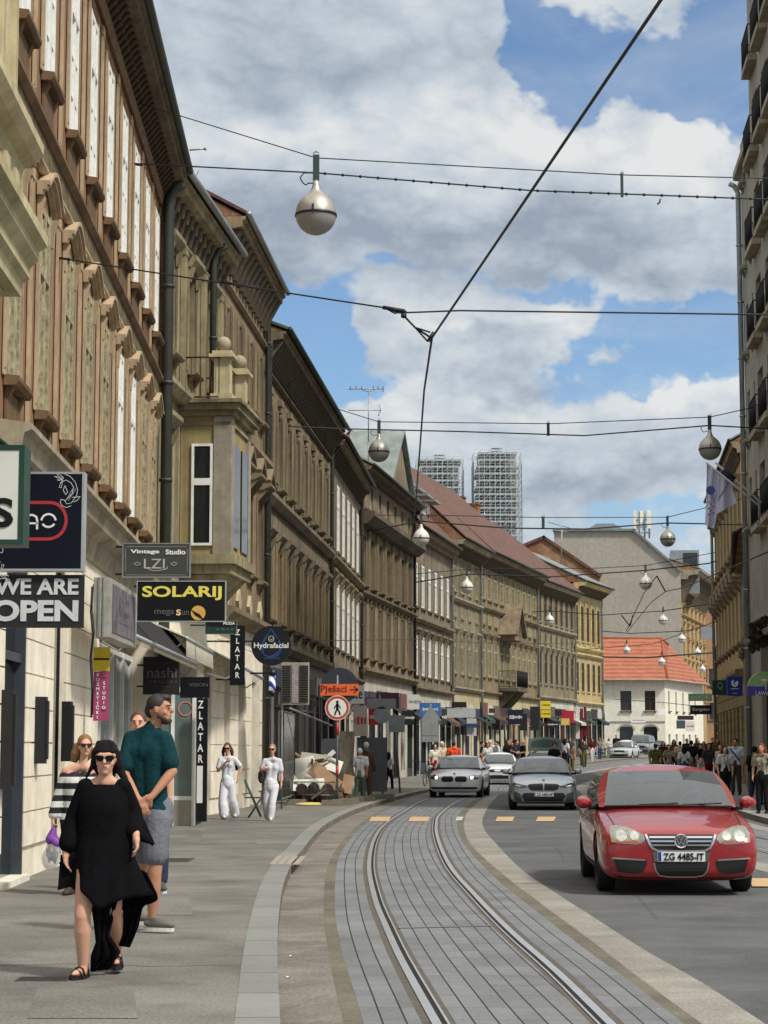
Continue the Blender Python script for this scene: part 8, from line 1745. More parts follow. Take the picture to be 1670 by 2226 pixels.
def face_parts(t, c, Mx, k=1.0, shades=True, m_sh=None, lips=True):
 """sunglasses or eyes, brows and lips as small own meshes"""
 c = Vector(c); T = lambda v: c + Mx @ (Vector(v) * k)
 if shades:
  mb = MB()
  for s in (-1, 1):
   pts = [(s * .006, .022), (s * .060, .024), (s * .064, .004), (s * .050, -.016), (s * .020, -.016), (s * .008, .0)]
   vs = [T((x, -.110 + abs(x) * .42, z + .004)) for x, z in pts]; vb = [T((x, -.100 + abs(x) * .42, z + .004)) for x, z in pts]; n = len(pts)
   mb.add(vs + vb, [tuple(range(n)), tuple(range(2 * n - 1, n - 1, -1))] + [(i, (i + 1) % n, n + (i + 1) % n, n + i) for i in range(n)])
   mb.tube([T((s * .062, -.070, .016)), T((s * .080, .0, .012))], .003 * k, 5)
  mb.tube([T((-.008, -.106, .018)), T((.008, -.106, .018))], .003 * k, 5); mb.build('sunglasses', m_sh or mat('shades', (10, 9, 10), .45, 0, .1, 5, 0, .2), t)
 else:
  for s in (-1, 1):
   Prims().ell(T((s * .031, -.083, .006)), (.009 * k, .006 * k, .006 * k), 10, 6).build('eye', mat('eye_dark', (40, 30, 26), .3), t)
   MB().tube([T((s * .016, -.090, .027)), T((s * .034, -.087, .031)), T((s * .052, -.073, .025))], .0035 * k, 5).build('eyebrow', mat('brow', (50, 38, 30), .8), t)
 if lips: MB().tube([T((-.020, -.084, -.051)), T((-.007, -.0935, -.049)), T((.007, -.0935, -.049)), T((.020, -.084, -.051))], .0048 * k, 6).build('lips', mat('lips', (168, 92, 84), .5), t)
def torso(p, J, g=0.0, fem=False):
 """pelvis, waist, chest from joints; g = extra girth for clothing"""
 pe, ch, nk = Vector(J['pelvis']), Vector(J['chest']), Vector(J['neck']); r = J.get('build', 1.0); ax = Vector(J.get('ax', (1, 0, 0))).normalized()
 for s in (-1, 1):
  p.cap(pe + ax * s * .075 * r, pe + ax * s * .070 * r + Vector((0, .01, -.06)), .095 * r + g, .09 * r + g)
  p.cap(pe + ax * s * .06 * r + Vector((0, 0, .05)), ch.lerp(pe, .45) + ax * s * .05 * r, .085 * r + g, (.078 if fem else .088) * r + g)
  p.cap(ch.lerp(pe, .45) + ax * s * .05 * r, ch + ax * s * .075 * r, (.080 if fem else .09) * r + g, .098 * r + g)
  p.cap(ch + ax * s * .075 * r, Vector(J['sh' + 'LR'[s > 0]]) + Vector((0, 0, -.02)) - ax * s * .03, .09 * r + g, .062 * r + g)
  p.cap(nk + Vector((0, .01, -.01)), Vector(J['sh' + 'LR'[s > 0]]) - ax * s * .02, .05 + g * .6, .052 * r + g * .8)
 if fem:
  fwd = Vector((-ax.y, ax.x, 0)) * -1
  for s in (-1, 1): p.ell(ch + ax * s * .062 + fwd * .058 * r + Vector((0, 0, -.03)), (.058 + g * .6, .046 + g * .6, .062 + g * .6), 12, 8)
def arms(p, J, g=0.0, upto=1.0, sides='LR', r=1.0):
 for s in sides:
  a, e, w = Vector(J['sh' + s]), Vector(J['el' + s]), Vector(J['wr' + s]); r1, r2, r3 = .050 * r, .040 * r, .026 * r
  if upto >= 1: p.cap(a, e, r1 + g, r2 + g); p.cap(e, e.lerp(w, .3), r2 + g, .041 * r + g); p.cap(e.lerp(w, .3), e.lerp(w, min(1, upto - 1 if upto > 1 else 0) or .31), .041 * r + g, (r3 if upto >= 2 else .036 * r) + g)
  else: p.cap(a, a.lerp(e, upto), r1 + g, (r1 * .92) + g * 1.3)
def legs(p, J, g=0.0, upto=2.0, sides='LR', flare=0.0, r=1.0):
 for s in sides:
  h, k, a = Vector(J['hip' + s]), Vector(J['kn' + s]), Vector(J['an' + s])
  if upto >= 1:
   p.cap(h, k, .088 * r + g, .056 * r + g + flare * .5)
   if upto > 1: q = min(1.0, upto - 1); p.cap(k, k.lerp(a, min(q, .3)), .054 * r + g + flare * .5, .058 * r + g + flare * .7);
   if upto > 1.3: p.cap(k.lerp(a, .3), k.lerp(a, min(1, upto - 1)), .058 * r + g + flare * .7, (.036 if upto >= 2 else .05) * r + g + flare)
  else: p.cap(h, h.lerp(k, upto), .088 * r + g, .072 * r + g * 1.3)
def shoe(t, a, toe, m, sole=None, h=.07, L_=.25, w=.045, name='shoe'):
 a = Vector(a); d = Vector(toe).normalized(); q = Prims(); z = a.z - .03 if False else 0
 b = Vector((a.x, a.y, a.z - .055)); q.cap(b - d * .035 + Vector((0, 0, .012)), b + d * (L_ - .11), w * .92, w * .84, 12, .8); q.cap(b + Vector((0, 0, .05)), b + d * .10 + Vector((0, 0, .01)), w * .85, w * .8, 12); me = remesh(q, .012, 3); me.materials.append(m); o = link(name, me, t)
 if sole:
  mb = MB(); n = 14; s = Vector((-d.y, d.x, 0)); pts = [b + d * ((L_ - .1) / 2 - .03 + (L_ / 2) * math.cos(i * 2 * math.pi / n)) + s * w * 1.02 * math.sin(i * 2 * math.pi / n) for i in range(n)]
  mb.add([(p.x, p.y, b.z - .050) for p in pts] + [(p.x, p.y, b.z - .022) for p in pts], [tuple(range(n - 1, -1, -1)), tuple(range(n, 2 * n))] + [(i, (i + 1) % n, n + (i + 1) % n, n + i) for i in range(n)]); mb.build('sole', sole, o)
 return o
def foot(p, a, toe, r=1.0):
 a = Vector(a); d = Vector(toe).normalized(); b = Vector((a.x, a.y, a.z - .05)); p.cap(a, b, .034 * r, .032 * r); p.cap(b - d * .03, b + d * .12, .028 * r, .024 * r); p.cap(b + d * .10, b + d * .16, .030 * r, .018 * r, flat=.6)
def hair_cap(p, c, Mx, k=1.0, back=.012, drop=-.02, size=1.0, fringe=0.0):
 q = Prims(); q.ell((0, .026, .032), (.083 * size, .094 * size, .098 * size));
 if fringe: q.cap((-.045, -.070, .062), (.045, -.070, .062), .026, .026, 10)
 c = Vector(c); p.add([c + Mx @ (Vector(v) * k) for v in q.v], q.f, True)
def strand(p, pts, rs, flat=None):
 p.tube(pts, 1, 10, True, rs, flat)
def pmesh(t, q, m, name, vox, smooth=4):
 me = remesh(q, vox, smooth); me.materials.append(m); return link(name, me, t)
KX = .0008975                                           # metres per zoom unit at her distance
pt_ = G(209, 2124, SW); wy = pt_.y
t = thing('person', 'woman in a long black flared dress and sunglasses walking towards us, nearest of all', 'person', (P(209, 2124, wy).x, wy, SW), 0)
def wz(x, y, d=0.0): return Vector(((x - 400) * KX, d, (2150 - y) * KX))
J = dict(pelvis=wz(420, 1150), chest=wz(440, 830), neck=wz(445, 700), shL=wz(300, 765), shR=wz(575, 765), elL=wz(215, 1000, .02), elR=wz(650, 960, .04), wrL=wz(165, 1235, -.03), wrR=wz(685, 1125, -.06), hipL=wz(340, 1200), hipR=wz(500, 1200, .02),
 knL=wz(312, 1700, -.12), anL=wz(310, 2050, -.05), knR=wz(520, 1650, .02), anR=wz(505, 2010, .30), build=1.0)
p = Prims(); hc = wz(445, 560); torso(p, dict(J, build=.80), -.012, False); arms(p, J, 0, 2.0); legs(p, J, 0, 2.0, r=.98); p.cap(wz(445, 740), wz(445, 640), .048, .045)
Mw = head(p, hc, .05, .10, .98)
hand(p, J['wrR'], (.12, -.15, -1), 1, (-1, -.2, 0), .45, .9); hand(p, J['wrL'], (.1, -.1, -1), -1, (1, -.2, 0), .35, .9)
foot(p, J['anL'], (-.25, -1, 0)); foot(p, J['anR'], (.1, -1, 0))
pmesh(t, p, m_skin, 'body', .0085, 3); face_parts(t, hc, Mw, .95, True, None, True)
m_blk = mat('dress_black', (14, 14, 17), .95, 0, .3, 10, .3, .1); m_hblk = mat('hair_black', (15, 13, 14), .7, 0, .5, 30, .8, .3)
q = Prims(); q.ell(hc + Vector((.0, .032, .035)), (.080, .088, .088));
for k_ in range(7): x_ = -.054 + .018 * k_; q.cap(hc + Vector((x_ * .8, -.045, .100)), hc + Vector((x_ * 1.08, -.080 + abs(x_) * .35, .046)), .020, .012, 8)
q.ell(hc + Vector((0, .0, .060)), (.080, .078, .066))
strand(q, [hc + Vector((-.068, -.01, .05)), hc + Vector((-.082, .0, -.05)), wz(330, 650, .0), wz(305, 700, .0), wz(300, 740)], [.026, .022, .014, .010, .005]); strand(q, [hc + Vector((.070, .01, .05)), hc + Vector((.088, .03, -.05)), wz(545, 650, .05), wz(585, 720, .06), wz(625, 800, .07)], [.024, .030, .030, .024, .008]); strand(q, [hc + Vector((0, .07, .02)), hc + Vector((.01, .09, -.10)), wz(470, 740, .11)], [.06, .055, .02])
strand(q, [hc + Vector((-.066, .02, .03)), hc + Vector((-.076, .03, -.06)), wz(385, 690, .06)], [.026, .018, .008])
pmesh(t, q, m_hblk, 'hair', .009, 2)
def drape(name, rings, m, parent, n=48, folds=(7, .0), thick=True):
 """rings: list of functions angle->(x,y,z)"""
 mb = MB(); K = len(rings)
 for rg in rings:
  for i in range(n): mb.v.append(tuple(rg(2 * math.pi * i / n)))
 for j in range(K - 1):
  for i in range(n): mb.f.append((j * n + i, j * n + (i + 1) % n, (j + 1) * n + (i + 1) % n, (j + 1) * n + i)); mb.sm.append(True)
 me = mb.mesh(name, m); o = link(name, me, parent); sd_ = o.modifiers.new('t', 'SOLIDIFY'); sd_.thickness = .006; sd_.offset = 0; return o
def hemz(a):                                           # a=0 is screen right, 3pi/2 is towards the viewer
 x = math.cos(a); y = math.sin(a)
 if y < 0: return .50 + .03 * x * x + .13 * max(0, -x) ** 1.5 - .05 * math.exp(-((x - .1) / .3) ** 2)
 return .50 - .10 * y + .04 * max(0, -x)
rings = []
prof = [(1.252, .082, .070, .040, .0), (1.250, .105, .080, .040, .0), (1.240, .150, .085, .038, .0), (1.215, .168, .100, .036, 0), (1.14, .166, .125, .036, -.02), (1.06, .165, .128, .036, -.02), (.95, .176, .132, .036, 0), (.86, .190, .142, .036, 0)]
for (z, rx_, ry_, cx_, cy_) in prof: rings.append(lambda a, z=z, rx_=rx_, ry_=ry_, cx_=cx_, cy_=cy_: (cx_ + rx_ * math.cos(a), cy_ + ry_ * math.sin(a) + .01, z + (.03 * math.sin(a) ** 2 * -1 if z > 1.28 else 0)))
for k in range(1, 13):
 f = k / 12
 def rg(a, f=f):
  c_ = math.cos(a); fold = 1 + f * .05 * math.sin(a * 6 + 1.2) + f * .035 * math.sin(a * 11 + .5) + .008 * math.sin(a * 17)
  tip = .17 * f ** 1.6 * max(0, c_) ** 2.2; rx_ = .190 - .02 * f * (c_ < 0) * -c_ + tip
  return (.036 - .01 * f + rx_ * c_ * (fold if c_ < .8 else 1), (.15 + f * .06) * math.sin(a) * fold + .01 + .10 * f * max(0, c_), .86 + (hemz(a) - .86) * f)
 rings.append(rg)
drape('dress', rings, m_blk, t, 64)
def sheet(name, left, right, m, parent, n=10, wave=.02):
 mb = MB(); K = len(left)
 for j in range(K):
  for i in range(n + 1): q_ = Vector(left[j]).lerp(Vector(right[j]), i / n); q_.y += wave * math.sin(i * 1.7 + j * .6); mb.v.append(tuple(q_))
 for j in range(K - 1):
  for i in range(n): mb.f.append((j * (n + 1) + i, j * (n + 1) + i + 1, (j + 1) * (n + 1) + i + 1, (j + 1) * (n + 1) + i)); mb.sm.append(True)
 o = link(name, mb.mesh(name, m), parent); q_ = o.modifiers.new('t', 'SOLIDIFY'); q_.thickness = .008; return o
sheet('dress_panel', [wz(300, 1380, -.13), wz(360, 1560, -.12), wz(390, 1760, -.08), wz(400, 1900, -.02), wz(360, 2000, .02), wz(355, 2115, .05)], [wz(600, 1400, -.10), wz(560, 1600, -.06), wz(520, 1700, .02), wz(480, 1850, .05), wz(555, 1980, .10), wz(470, 2110, .12)], m_blk, t)
sheet('dress_panel', [wz(520, 1300, .12), wz(575, 1550, .14), wz(570, 1700, .16), wz(560, 1850, .18), wz(540, 1945, .20)], [wz(760, 1400, .05), wz(832, 1555, .08), wz(722, 1660, .12), wz(680, 1800, .16), wz(610, 1955, .20)], m_blk, t)
q = Prims()
for s, (a, e, w, tip) in {'L': (J['shL'], J['elL'], wz(185, 1180, -.02), wz(150, 1215, .0)), 'R': (J['shR'], J['elR'], wz(655, 1090, -.02), wz(795, 1190, .06))}.items():
 q.cap(a + Vector((0, 0, -.005)), Vector(e), .060, .062); q.cap(Vector(e), Vector(w), .062, .068 if s == 'L' else .062); q.cap(Vector(w), Vector(tip), .055, .012); q.cap(Vector(e), Vector(tip), .05, .016)
q.cap(J['shL'] + Vector((.02, 0, -.012)), wz(368, 752), .062, .03); q.cap(J['shR'] + Vector((-.02, 0, -.012)), wz(515, 752), .062, .03)
pmesh(t, q, m_blk, 'dress_sleeves', .011, 3)
for s, d in (('L', (-.25, -1, 0)), ('R', (.1, -1, 0))):
 a = Vector(J['an' + s]); dd = Vector(d).normalized(); b = Vector((a.x, a.y, a.z - .085 if s == 'L' else a.z - .085)); mb = MB(); sv = Vector((-dd.y, dd.x, 0)); n = 16
 pts = [b + dd * (.055 + .125 * math.cos(i * 2 * math.pi / n)) + sv * .046 * math.sin(i * 2 * math.pi / n) for i in range(n)]
 mb.add([(q_.x, q_.y, q_.z - .014) for q_ in pts] + [(q_.x, q_.y, q_.z + .012) for q_ in pts], [tuple(range(n - 1, -1, -1)), tuple(range(n, 2 * n))] + [(i, (i + 1) % n, n + (i + 1) % n, n + i) for i in range(n)])
 for (f, h, w_) in ((.11, .045, .046), (.06, .06, .044), (-.01, .10, .040)): mb.tube([b + dd * f - sv * w_, b + dd * f + Vector((0, 0, h)) - sv * w_ * .6, b + dd * f + Vector((0, 0, h + .012)), b + dd * f + Vector((0, 0, h)) + sv * w_ * .6, b + dd * f + sv * w_], .007, 5)
 mb.build('sandal', mat('sandal_black', (20, 17, 16), .6), t)
bag = MB(); bc = t.location + wz(180, 1400, -.01); bag.prism([(-.06, -.11), (.05, -.08), (.055, .10), (-.045, .12)], lambda a, z, q_: (bc.x + a, bc.y + q_, bc.z + z), -.03, .03); bo_ = bag.build('handbag', m_blk); tag(bo_, 'small black bag held low by the woman in the black dress', 'bag')
KX = .001115; my = G(345, 2028, SW).y
t = thing('person', 'tall man in a teal polo shirt and grey shorts, hands clasped behind his back', 'person', (P(333, 2028, my).x, my, SW), 0)
def mz(x, y, d=0.0): return Vector(((x - 810) * KX, d, (1850 - y) * KX * .985))
J = dict(pelvis=mz(775, 950), chest=mz(755, 520), neck=mz(770, 345), shL=mz(625, 420, .06), shR=mz(880, 425, -.04), elL=mz(590, 690, -.05), elR=mz(945, 660, -.10), wrL=mz(700, 850, -.19), wrR=mz(810, 840, -.20), hipL=mz(740, 1000, .06), hipR=mz(830, 1000, -.04),
 knL=mz(690, 1400, .20), anL=mz(620, 1715, .30), knR=mz(822, 1420, -.06), anR=mz(800, 1740, 0), build=.94, ax=(.93, -.36, 0))
hc = mz(838, 195, -.02); p = Prims(); torso(p, J); arms(p, J, 0, 2.0, r=1.05); legs(p, J, 0, 2.0, r=1.02); p.cap(mz(775, 400), mz(820, 260), .062, .058)
Mm = head(p, hc, R(82), .0, 1.05, True); hand(p, J['wrR'], (-.75, -.1, -.55), 1, (0, 1, .1), .3, 1.1); hand(p, J['wrL'], (.45, -.3, -.75), 1, (0, .8, -.3), .4, 1.1)
for s in 'LR': foot(p, J['an' + s], (1, -.35, 0))
pmesh(t, p, m_skin2, 'body', .0095, 3); face_parts(t, hc, Mm, 1.05, False)
m_hdk = mat('hair_dark_brown', (44, 38, 35), .7, 0, .4, 30); q = Prims(); c = hc + Mm @ Vector((0, .022, .040)); q.ell(c, (.092, .087, .088)); q.ell(hc + Mm @ Vector((0, .060, -.012)), (.068, .055, .070)); q.ell(hc + Mm @ Vector((0, -.040, .092)), (.060, .048, .032))
pmesh(t, q, m_hdk, 'hair', .010, 1); q = Prims(); q.ell(hc + Mm @ Vector((0, -.055, -.098)), (.052, .046, .032)); q.cap(hc + Mm @ Vector((.062, -.015, -.06)), hc + Mm @ Vector((.03, -.07, -.095)), .02, .018); q.cap(hc + Mm @ Vector((-.062, -.015, -.06)), hc + Mm @ Vector((-.03, -.07, -.095)), .02, .018); pmesh(t, q, mat('beard', (70, 52, 42), .9, 0, .3, 30), 'beard', .009, 1)
m_teal = mat('polo_teal', (18, 56, 62), .9, 0, .22, 5, .5, .15); q = Prims(); torso(q, J, .022); q.cap(Vector(J['chest']), mz(770, 380, .02), .12, .09); arms(q, J, .022, .72, r=1.05); q.cap(mz(765, 365), mz(785, 330), .068, .066); pmesh(t, q, m_teal, 'polo_shirt', .012, 4)
m_sh = mat('shorts_grey', (112, 114, 120), .9, 0, .18, 6, .5, .15); J2 = dict(J); q = Prims(); legs(q, J, .028, .64, r=1.02)
for s in (-1, 1): q.cap(Vector(J['pelvis']) + Vector((s * .08, 0, .02)), Vector(J['pelvis']) + Vector((s * .08, 0, -.08)), .118, .116)
pmesh(t, q, m_sh, 'shorts', .013, 3)
m_snk = mat('sneaker_grey', (104, 100, 94), .8, 0, .3, 12); m_sole = mat('sole_white', (210, 208, 200), .7)
for s in 'LR': shoe(t, J['an' + s], (1, -.35, 0), m_snk, m_sole, L_=.28, w=.044)
hy = G(352, 1940, SW).y; t = thing('person', 'man mostly hidden behind the teal-shirted man, wearing a wristwatch', 'person', (P(330, 1940, hy).x, hy, SW), 0); kx = 1 / F * hy / 3.35
def hz_(x, y, d=0.0): return Vector((((x / 3.352 + 90) - 330) * hy / F, d, (1510 - y) * kx))
J = dict(pelvis=hz_(800, 870), chest=hz_(770, 520), neck=hz_(740, 400), shL=hz_(640, 430), shR=hz_(890, 450), elL=hz_(600, 650), elR=hz_(925, 680), wrL=hz_(620, 820), wrR=hz_(925, 880, -.04), hipL=hz_(750, 920), hipR=hz_(850, 920), knL=hz_(740, 1180), anL=hz_(735, 1440), knR=hz_(870, 1190), anR=hz_(870, 1440), build=1.05)
hc = hz_(690, 305); p = Prims(); torso(p, J); arms(p, J, 0, 2.0); legs(p, J); p.cap(hz_(730, 420), hz_(700, 350), .055, .05); Mh = head(p, hc, .0, 0, 1.05, True); hand(p, J['wrR'], (0, -.1, -1), -1, (-1, 0, 0), .5); hand(p, J['wrL'], (0, -.1, -1), 1, (1, 0, 0), .5)
pmesh(t, p, m_skin, 'body', .012, 3); face_parts(t, hc, Mh, 1.05, False); q = Prims(); hair_cap(q, hc, Mh, 1.06); pmesh(t, q, mat('hair_auburn', (88, 54, 38), .7), 'hair', .012, 2)
q = Prims(); torso(q, J, .02); arms(q, J, .028, .7); pmesh(t, q, mat('tee_offwhite', (196, 190, 178), .9, 0, .1, 6), 't_shirt', .014, 3); q = Prims(); legs(q, J, .024, 1.9); q.cap(Vector(J['pelvis']), Vector(J['pelvis']) + Vector((0, 0, -.08)), .15, .15); pmesh(t, q, mat('jeans_blue', (34, 48, 72), .9, 0, .2, 7), 'jeans', .014, 3)
MB().lathe([(.030, -.014), (.034, -.01), (.034, .01), (.030, .014)], Vector(J['wrR']) + Vector((0, 0, .02)), 16).build('wristwatch', mat('watch_rose', (200, 150, 130), .3, .6), t)
for s in 'LR': shoe(t, J['an' + s], (.25, -1, 0), mat('shoe_olive', (70, 72, 58), .8), m_sole, L_=.29, w=.05)
sy = G(158, 1945, SW).y; t = thing('person', 'woman in a black and white striped off-shoulder top by the cream wall', 'person', (P(170, 1945, sy).x, sy, SW), 0); kx = sy / F / 3.352
def sz_(x, y, d=0.0): return Vector((((x / 3.352 + 90) - 170) * sy / F, d, (1545 - y) * kx))
J = dict(pelvis=sz_(250, 1010), chest=sz_(265, 740), neck=sz_(290, 620), shL=sz_(165, 665), shR=sz_(370, 670), elL=sz_(120, 840), elR=sz_(395, 850), wrL=sz_(85, 980, -.05), wrR=sz_(380, 1000), hipL=sz_(205, 1050), hipR=sz_(300, 1050), knL=sz_(210, 1290), anL=sz_(215, 1490), knR=sz_(300, 1290, .1), anR=sz_(320, 1470, .25), build=.98)
hc = sz_(300, 485); p = Prims(); torso(p, J, 0, True); arms(p, J, 0, 2.0); legs(p, J); p.cap(sz_(285, 640), sz_(295, 545), .044, .042); Ms = head(p, hc, .30, 0, .95); hand(p, J['wrL'], (0, -.1, -1), -1, (1, 0, 0), .7, .9); hand(p, J['wrR'], (0, -.1, -1), 1, (-1, 0, 0), .6, .9)
pmesh(t, p, m_skin, 'body', .010, 3); face_parts(t, hc, Ms, .95, True, mat('shades_tort', (40, 18, 16), .15)); m_hgb = mat('hair_golden_brown', (128, 92, 58), .6, 0, .3, 25)
q = Prims(); hair_cap(q, hc, Ms, .98); strand(q, [hc + Vector((-.075, .02, .02)), hc + Vector((-.10, .03, -.08)), hc + Vector((-.12, .03, -.17))], [.04, .055, .03]); strand(q, [hc + Vector((.03, .08, .0)), hc + Vector((.0, .08, -.10)), hc + Vector((-.05, .06, -.19))], [.07, .06, .03]); pmesh(t, q, m_hgb, 'hair', .010, 2)
m, n, l, b_ = newmat('stripes_black_white'); tc_ = n.new('ShaderNodeTexCoord'); sp_ = n.new('ShaderNodeSeparateXYZ'); l.new(tc_.outputs['Object'], sp_.inputs[0]); w1 = n.new('ShaderNodeMath'); w1.operation = 'MULTIPLY_ADD'; l.new(sp_.outputs[2], w1.inputs[0]); w1.inputs[1].default_value = 1 / .125; w1.inputs[2].default_value = .35; w2 = n.new('ShaderNodeMath'); w2.operation = 'FRACT'; l.new(w1.outputs[0], w2.inputs[0]); w3 = n.new('ShaderNodeMath'); w3.operation = 'GREATER_THAN'; l.new(w2.outputs[0], w3.inputs[0]); w3.inputs[1].default_value = .5; mx_ = n.new('ShaderNodeMixRGB'); l.new(w3.outputs[0], mx_.inputs[0]); mx_.inputs[1].default_value = (.012, .012, .018, 1); mx_.inputs[2].default_value = (.62, .62, .60, 1); l.new(mx_.outputs[0], b_.inputs['Base Color']); b_.inputs['Roughness'].default_value = .9
q = Prims(); torso(q, dict(J, neck=sz_(270, 720), shL=sz_(180, 715), shR=sz_(350, 715)), .016, True); q2 = {'shL': J['shL'] + Vector((0, 0, -.06)), 'shR': J['shR'] + Vector((0, 0, -.06))}; arms(q, dict(J, **q2), .022, 1.95); pmesh(t, q, m, 'striped_top', .012, 3)
q = Prims(); legs(q, J, .02, 1.9); q.cap(Vector(J['pelvis']), Vector(J['pelvis']) + Vector((0, 0, -.08)), .14, .14); pmesh(t, q, m_blk, 'trousers', .014, 3)
for s in 'LR': shoe(t, J['an' + s], (-.3, -1, 0), mat('shoe_brown', (60, 44, 36), .7), None, L_=.24)
c = t.location + sz_(90, 1190, -.06)
t2 = thing('carrier_bag', 'clear plastic bag of dark flowers with a purple paper top, hanging from her hand', 'bag', c); q = Prims(); q.ell((0, 0, -.08), (.085, .06, .14)); q.ell((-.03, 0, -.14), (.09, .05, .12)); mbg, n, l, b_ = newmat('clear_plastic'); b_.inputs['Base Color'].default_value = (.55, .56, .55, 1); b_.inputs['Roughness'].default_value = .3; b_.inputs['Alpha'].default_value = .45; pmesh(t2, q, mbg, 'plastic_bag', .012, 2)
q = Prims(); random.seed(2)
for k in range(26): a = Vector((random.gauss(0, .03), random.gauss(0, .02), random.uniform(-.2, .02))); q.cap(a, a + Vector((random.gauss(0, .02), random.gauss(0, .02), .05)), .012, .008, 6)
pmesh(t2, q, mat('dried_stems', (62, 60, 50), .9, 0, .6, 30), 'stems', .009, 0); q = Prims(); q.cap((-.02, 0, .06), (.0, 0, .16), .065, .03); q.cap((0, 0, .06), (.03, 0, .02), .05, .06); pmesh(t2, q, mat('paper_purple', (120, 60, 150), .6, 0, .25, 20), 'paper_top', .012, 1)
def white_woman(lab, px, py, hairm, kind):
 yy = G(px, py, SW).y; t = thing('person', lab, 'person', (P(px, py, yy).x, yy, SW), 0, 'pair of women dressed in white'); k = yy / F / 4.425
 def z(x, y, d=0.0): return Vector(((x - (330 if kind == 'a' else 755)) * k, d, (2135 - y) * k))
 if kind == 'a':
  J = dict(pelvis=z(325, 1770), chest=z(325, 1610), neck=z(328, 1545), shL=z(262, 1568), shR=z(392, 1568), elL=z(235, 1680, -.04), elR=z(455, 1650, .05), wrL=z(320, 1590, -.15), wrR=z(425, 1740), hipL=z(295, 1800), hipR=z(360, 1800), knL=z(285, 1960, -.08), anL=z(300, 2090, -.10), knR=z(375, 1960, .02), anR=z(395, 2080, .18), build=.80); hc = z(322, 1465)
 else:
  J = dict(pelvis=z(745, 1780), chest=z(760, 1620), neck=z(760, 1540), shL=z(690, 1568), shR=z(825, 1568), elL=z(650, 1660), elR=z(845, 1690, .03), wrL=z(665, 1650, -.12), wrR=z(845, 1780), hipL=z(715, 1810), hipR=z(785, 1810), knL=z(700, 1960, .02), anL=z(715, 2090, .12), knR=z(760, 1970, -.08), anR=z(745, 2095, -.06), build=.84); hc = z(755, 1460)
 p = Prims(); torso(p, J, 0, True); arms(p, J, 0, 2.0, r=.82); legs(p, J, r=.85); p.cap(Vector(J['neck']) + Vector((0, 0, -.02)), hc + Vector((0, 0, -.06)), .044, .042); Mx = head(p, hc, -.1, .12 if kind == 'a' else 0, .98)
 hand(p, J['wrR'], (0, -.1, -1), 1, (-1, 0, 0), .5, .9); hand(p, J['wrL'], (.6, -.2, .4), -1, (0, 1, 0), .6, .9); pmesh(t, p, m_skin, 'body', .013, 3); face_parts(t, hc, Mx, .98, True)
 q = Prims(); hair_cap(q, hc, Mx, 1.0)
 if kind == 'a': strand(q, [hc + Vector((-.07, .02, .03)), hc + Vector((-.09, .03, -.08)), hc + Vector((-.085, .02, -.17))], [.035, .04, .025]); strand(q, [hc + Vector((.07, .02, .03)), hc + Vector((.10, .03, -.08)), hc + Vector((.11, .02, -.16))], [.035, .045, .03])
 pmesh(t, q, hairm, 'hair', .013, 2); mw_ = mat('cloth_white', (216, 216, 222), .9, 0, .06, 6, .3, .2); mt = mat('cloth_white_tee', (212, 213, 217), .9, 0, .08, 9, .3, .2)
 q = Prims(); torso(q, J, .010, True); arms(q, J, .018, .7, r=.85); pmesh(t, q, mt, 'blouse', .014, 3); q = Prims(); legs(q, J, .012, 2.0, flare=.06 if kind == 'a' else .035, r=.9); q.cap(Vector(J['pelvis']) + Vector((0, 0, .03)), Vector(J['pelvis']) + Vector((0, 0, -.08)), .12, .125); pmesh(t, q, mw_, 'trousers', .014, 2)
 for s in 'LR': shoe(t, J['an' + s], (.1, -1, 0), m_sole, None, L_=.24)
 return t, J, z
ta, Ja, za = white_woman('woman in a white tee and wide white trousers, hand on her chest', 494.6, 1781, mat('hair_brown', (66, 44, 34), .6, 0, .3, 25), 'a')
tb, Jb, zb2 = white_woman('woman in a white polo shirt and white trousers, bag on her arm', 590.6, 1785, mat('hair_ash', (140, 116, 92), .6, 0, .3, 25), 'b')
q = Prims(); q.ell(za(412, 1625, .08) + ta.location, (.045, .09, .12)); me = remesh(q, .014, 2); me.materials.append(m_blk); tag(link('shoulder_bag', me), 'black shoulder bag under the arm of the woman in wide white trousers', 'bag')
q = Prims(); q.ell(zb2(652, 1715, .02) + tb.location, (.07, .05, .15)); q.cap(zb2(660, 1640, -.05) + tb.location, zb2(695, 1560, -.05) + tb.location, .012, .012); me = remesh(q, .014, 2); me.materials.append(mat('bag_brown', (60, 42, 38), .7)); tag(link('shoulder_bag', me), 'brown bag on the arm of the woman in the white polo shirt', 'bag')
sheetw = Prims(); sheetw.cap(zb2(838, 1600, .05) + tb.location, zb2(840, 1740, .05) + tb.location, .04, .05); me = remesh(sheetw, .014, 2); me.materials.append(M['cloth_white']); tag(link('jacket', me), 'white jacket carried by the woman in the white polo shirt', 'jacket')
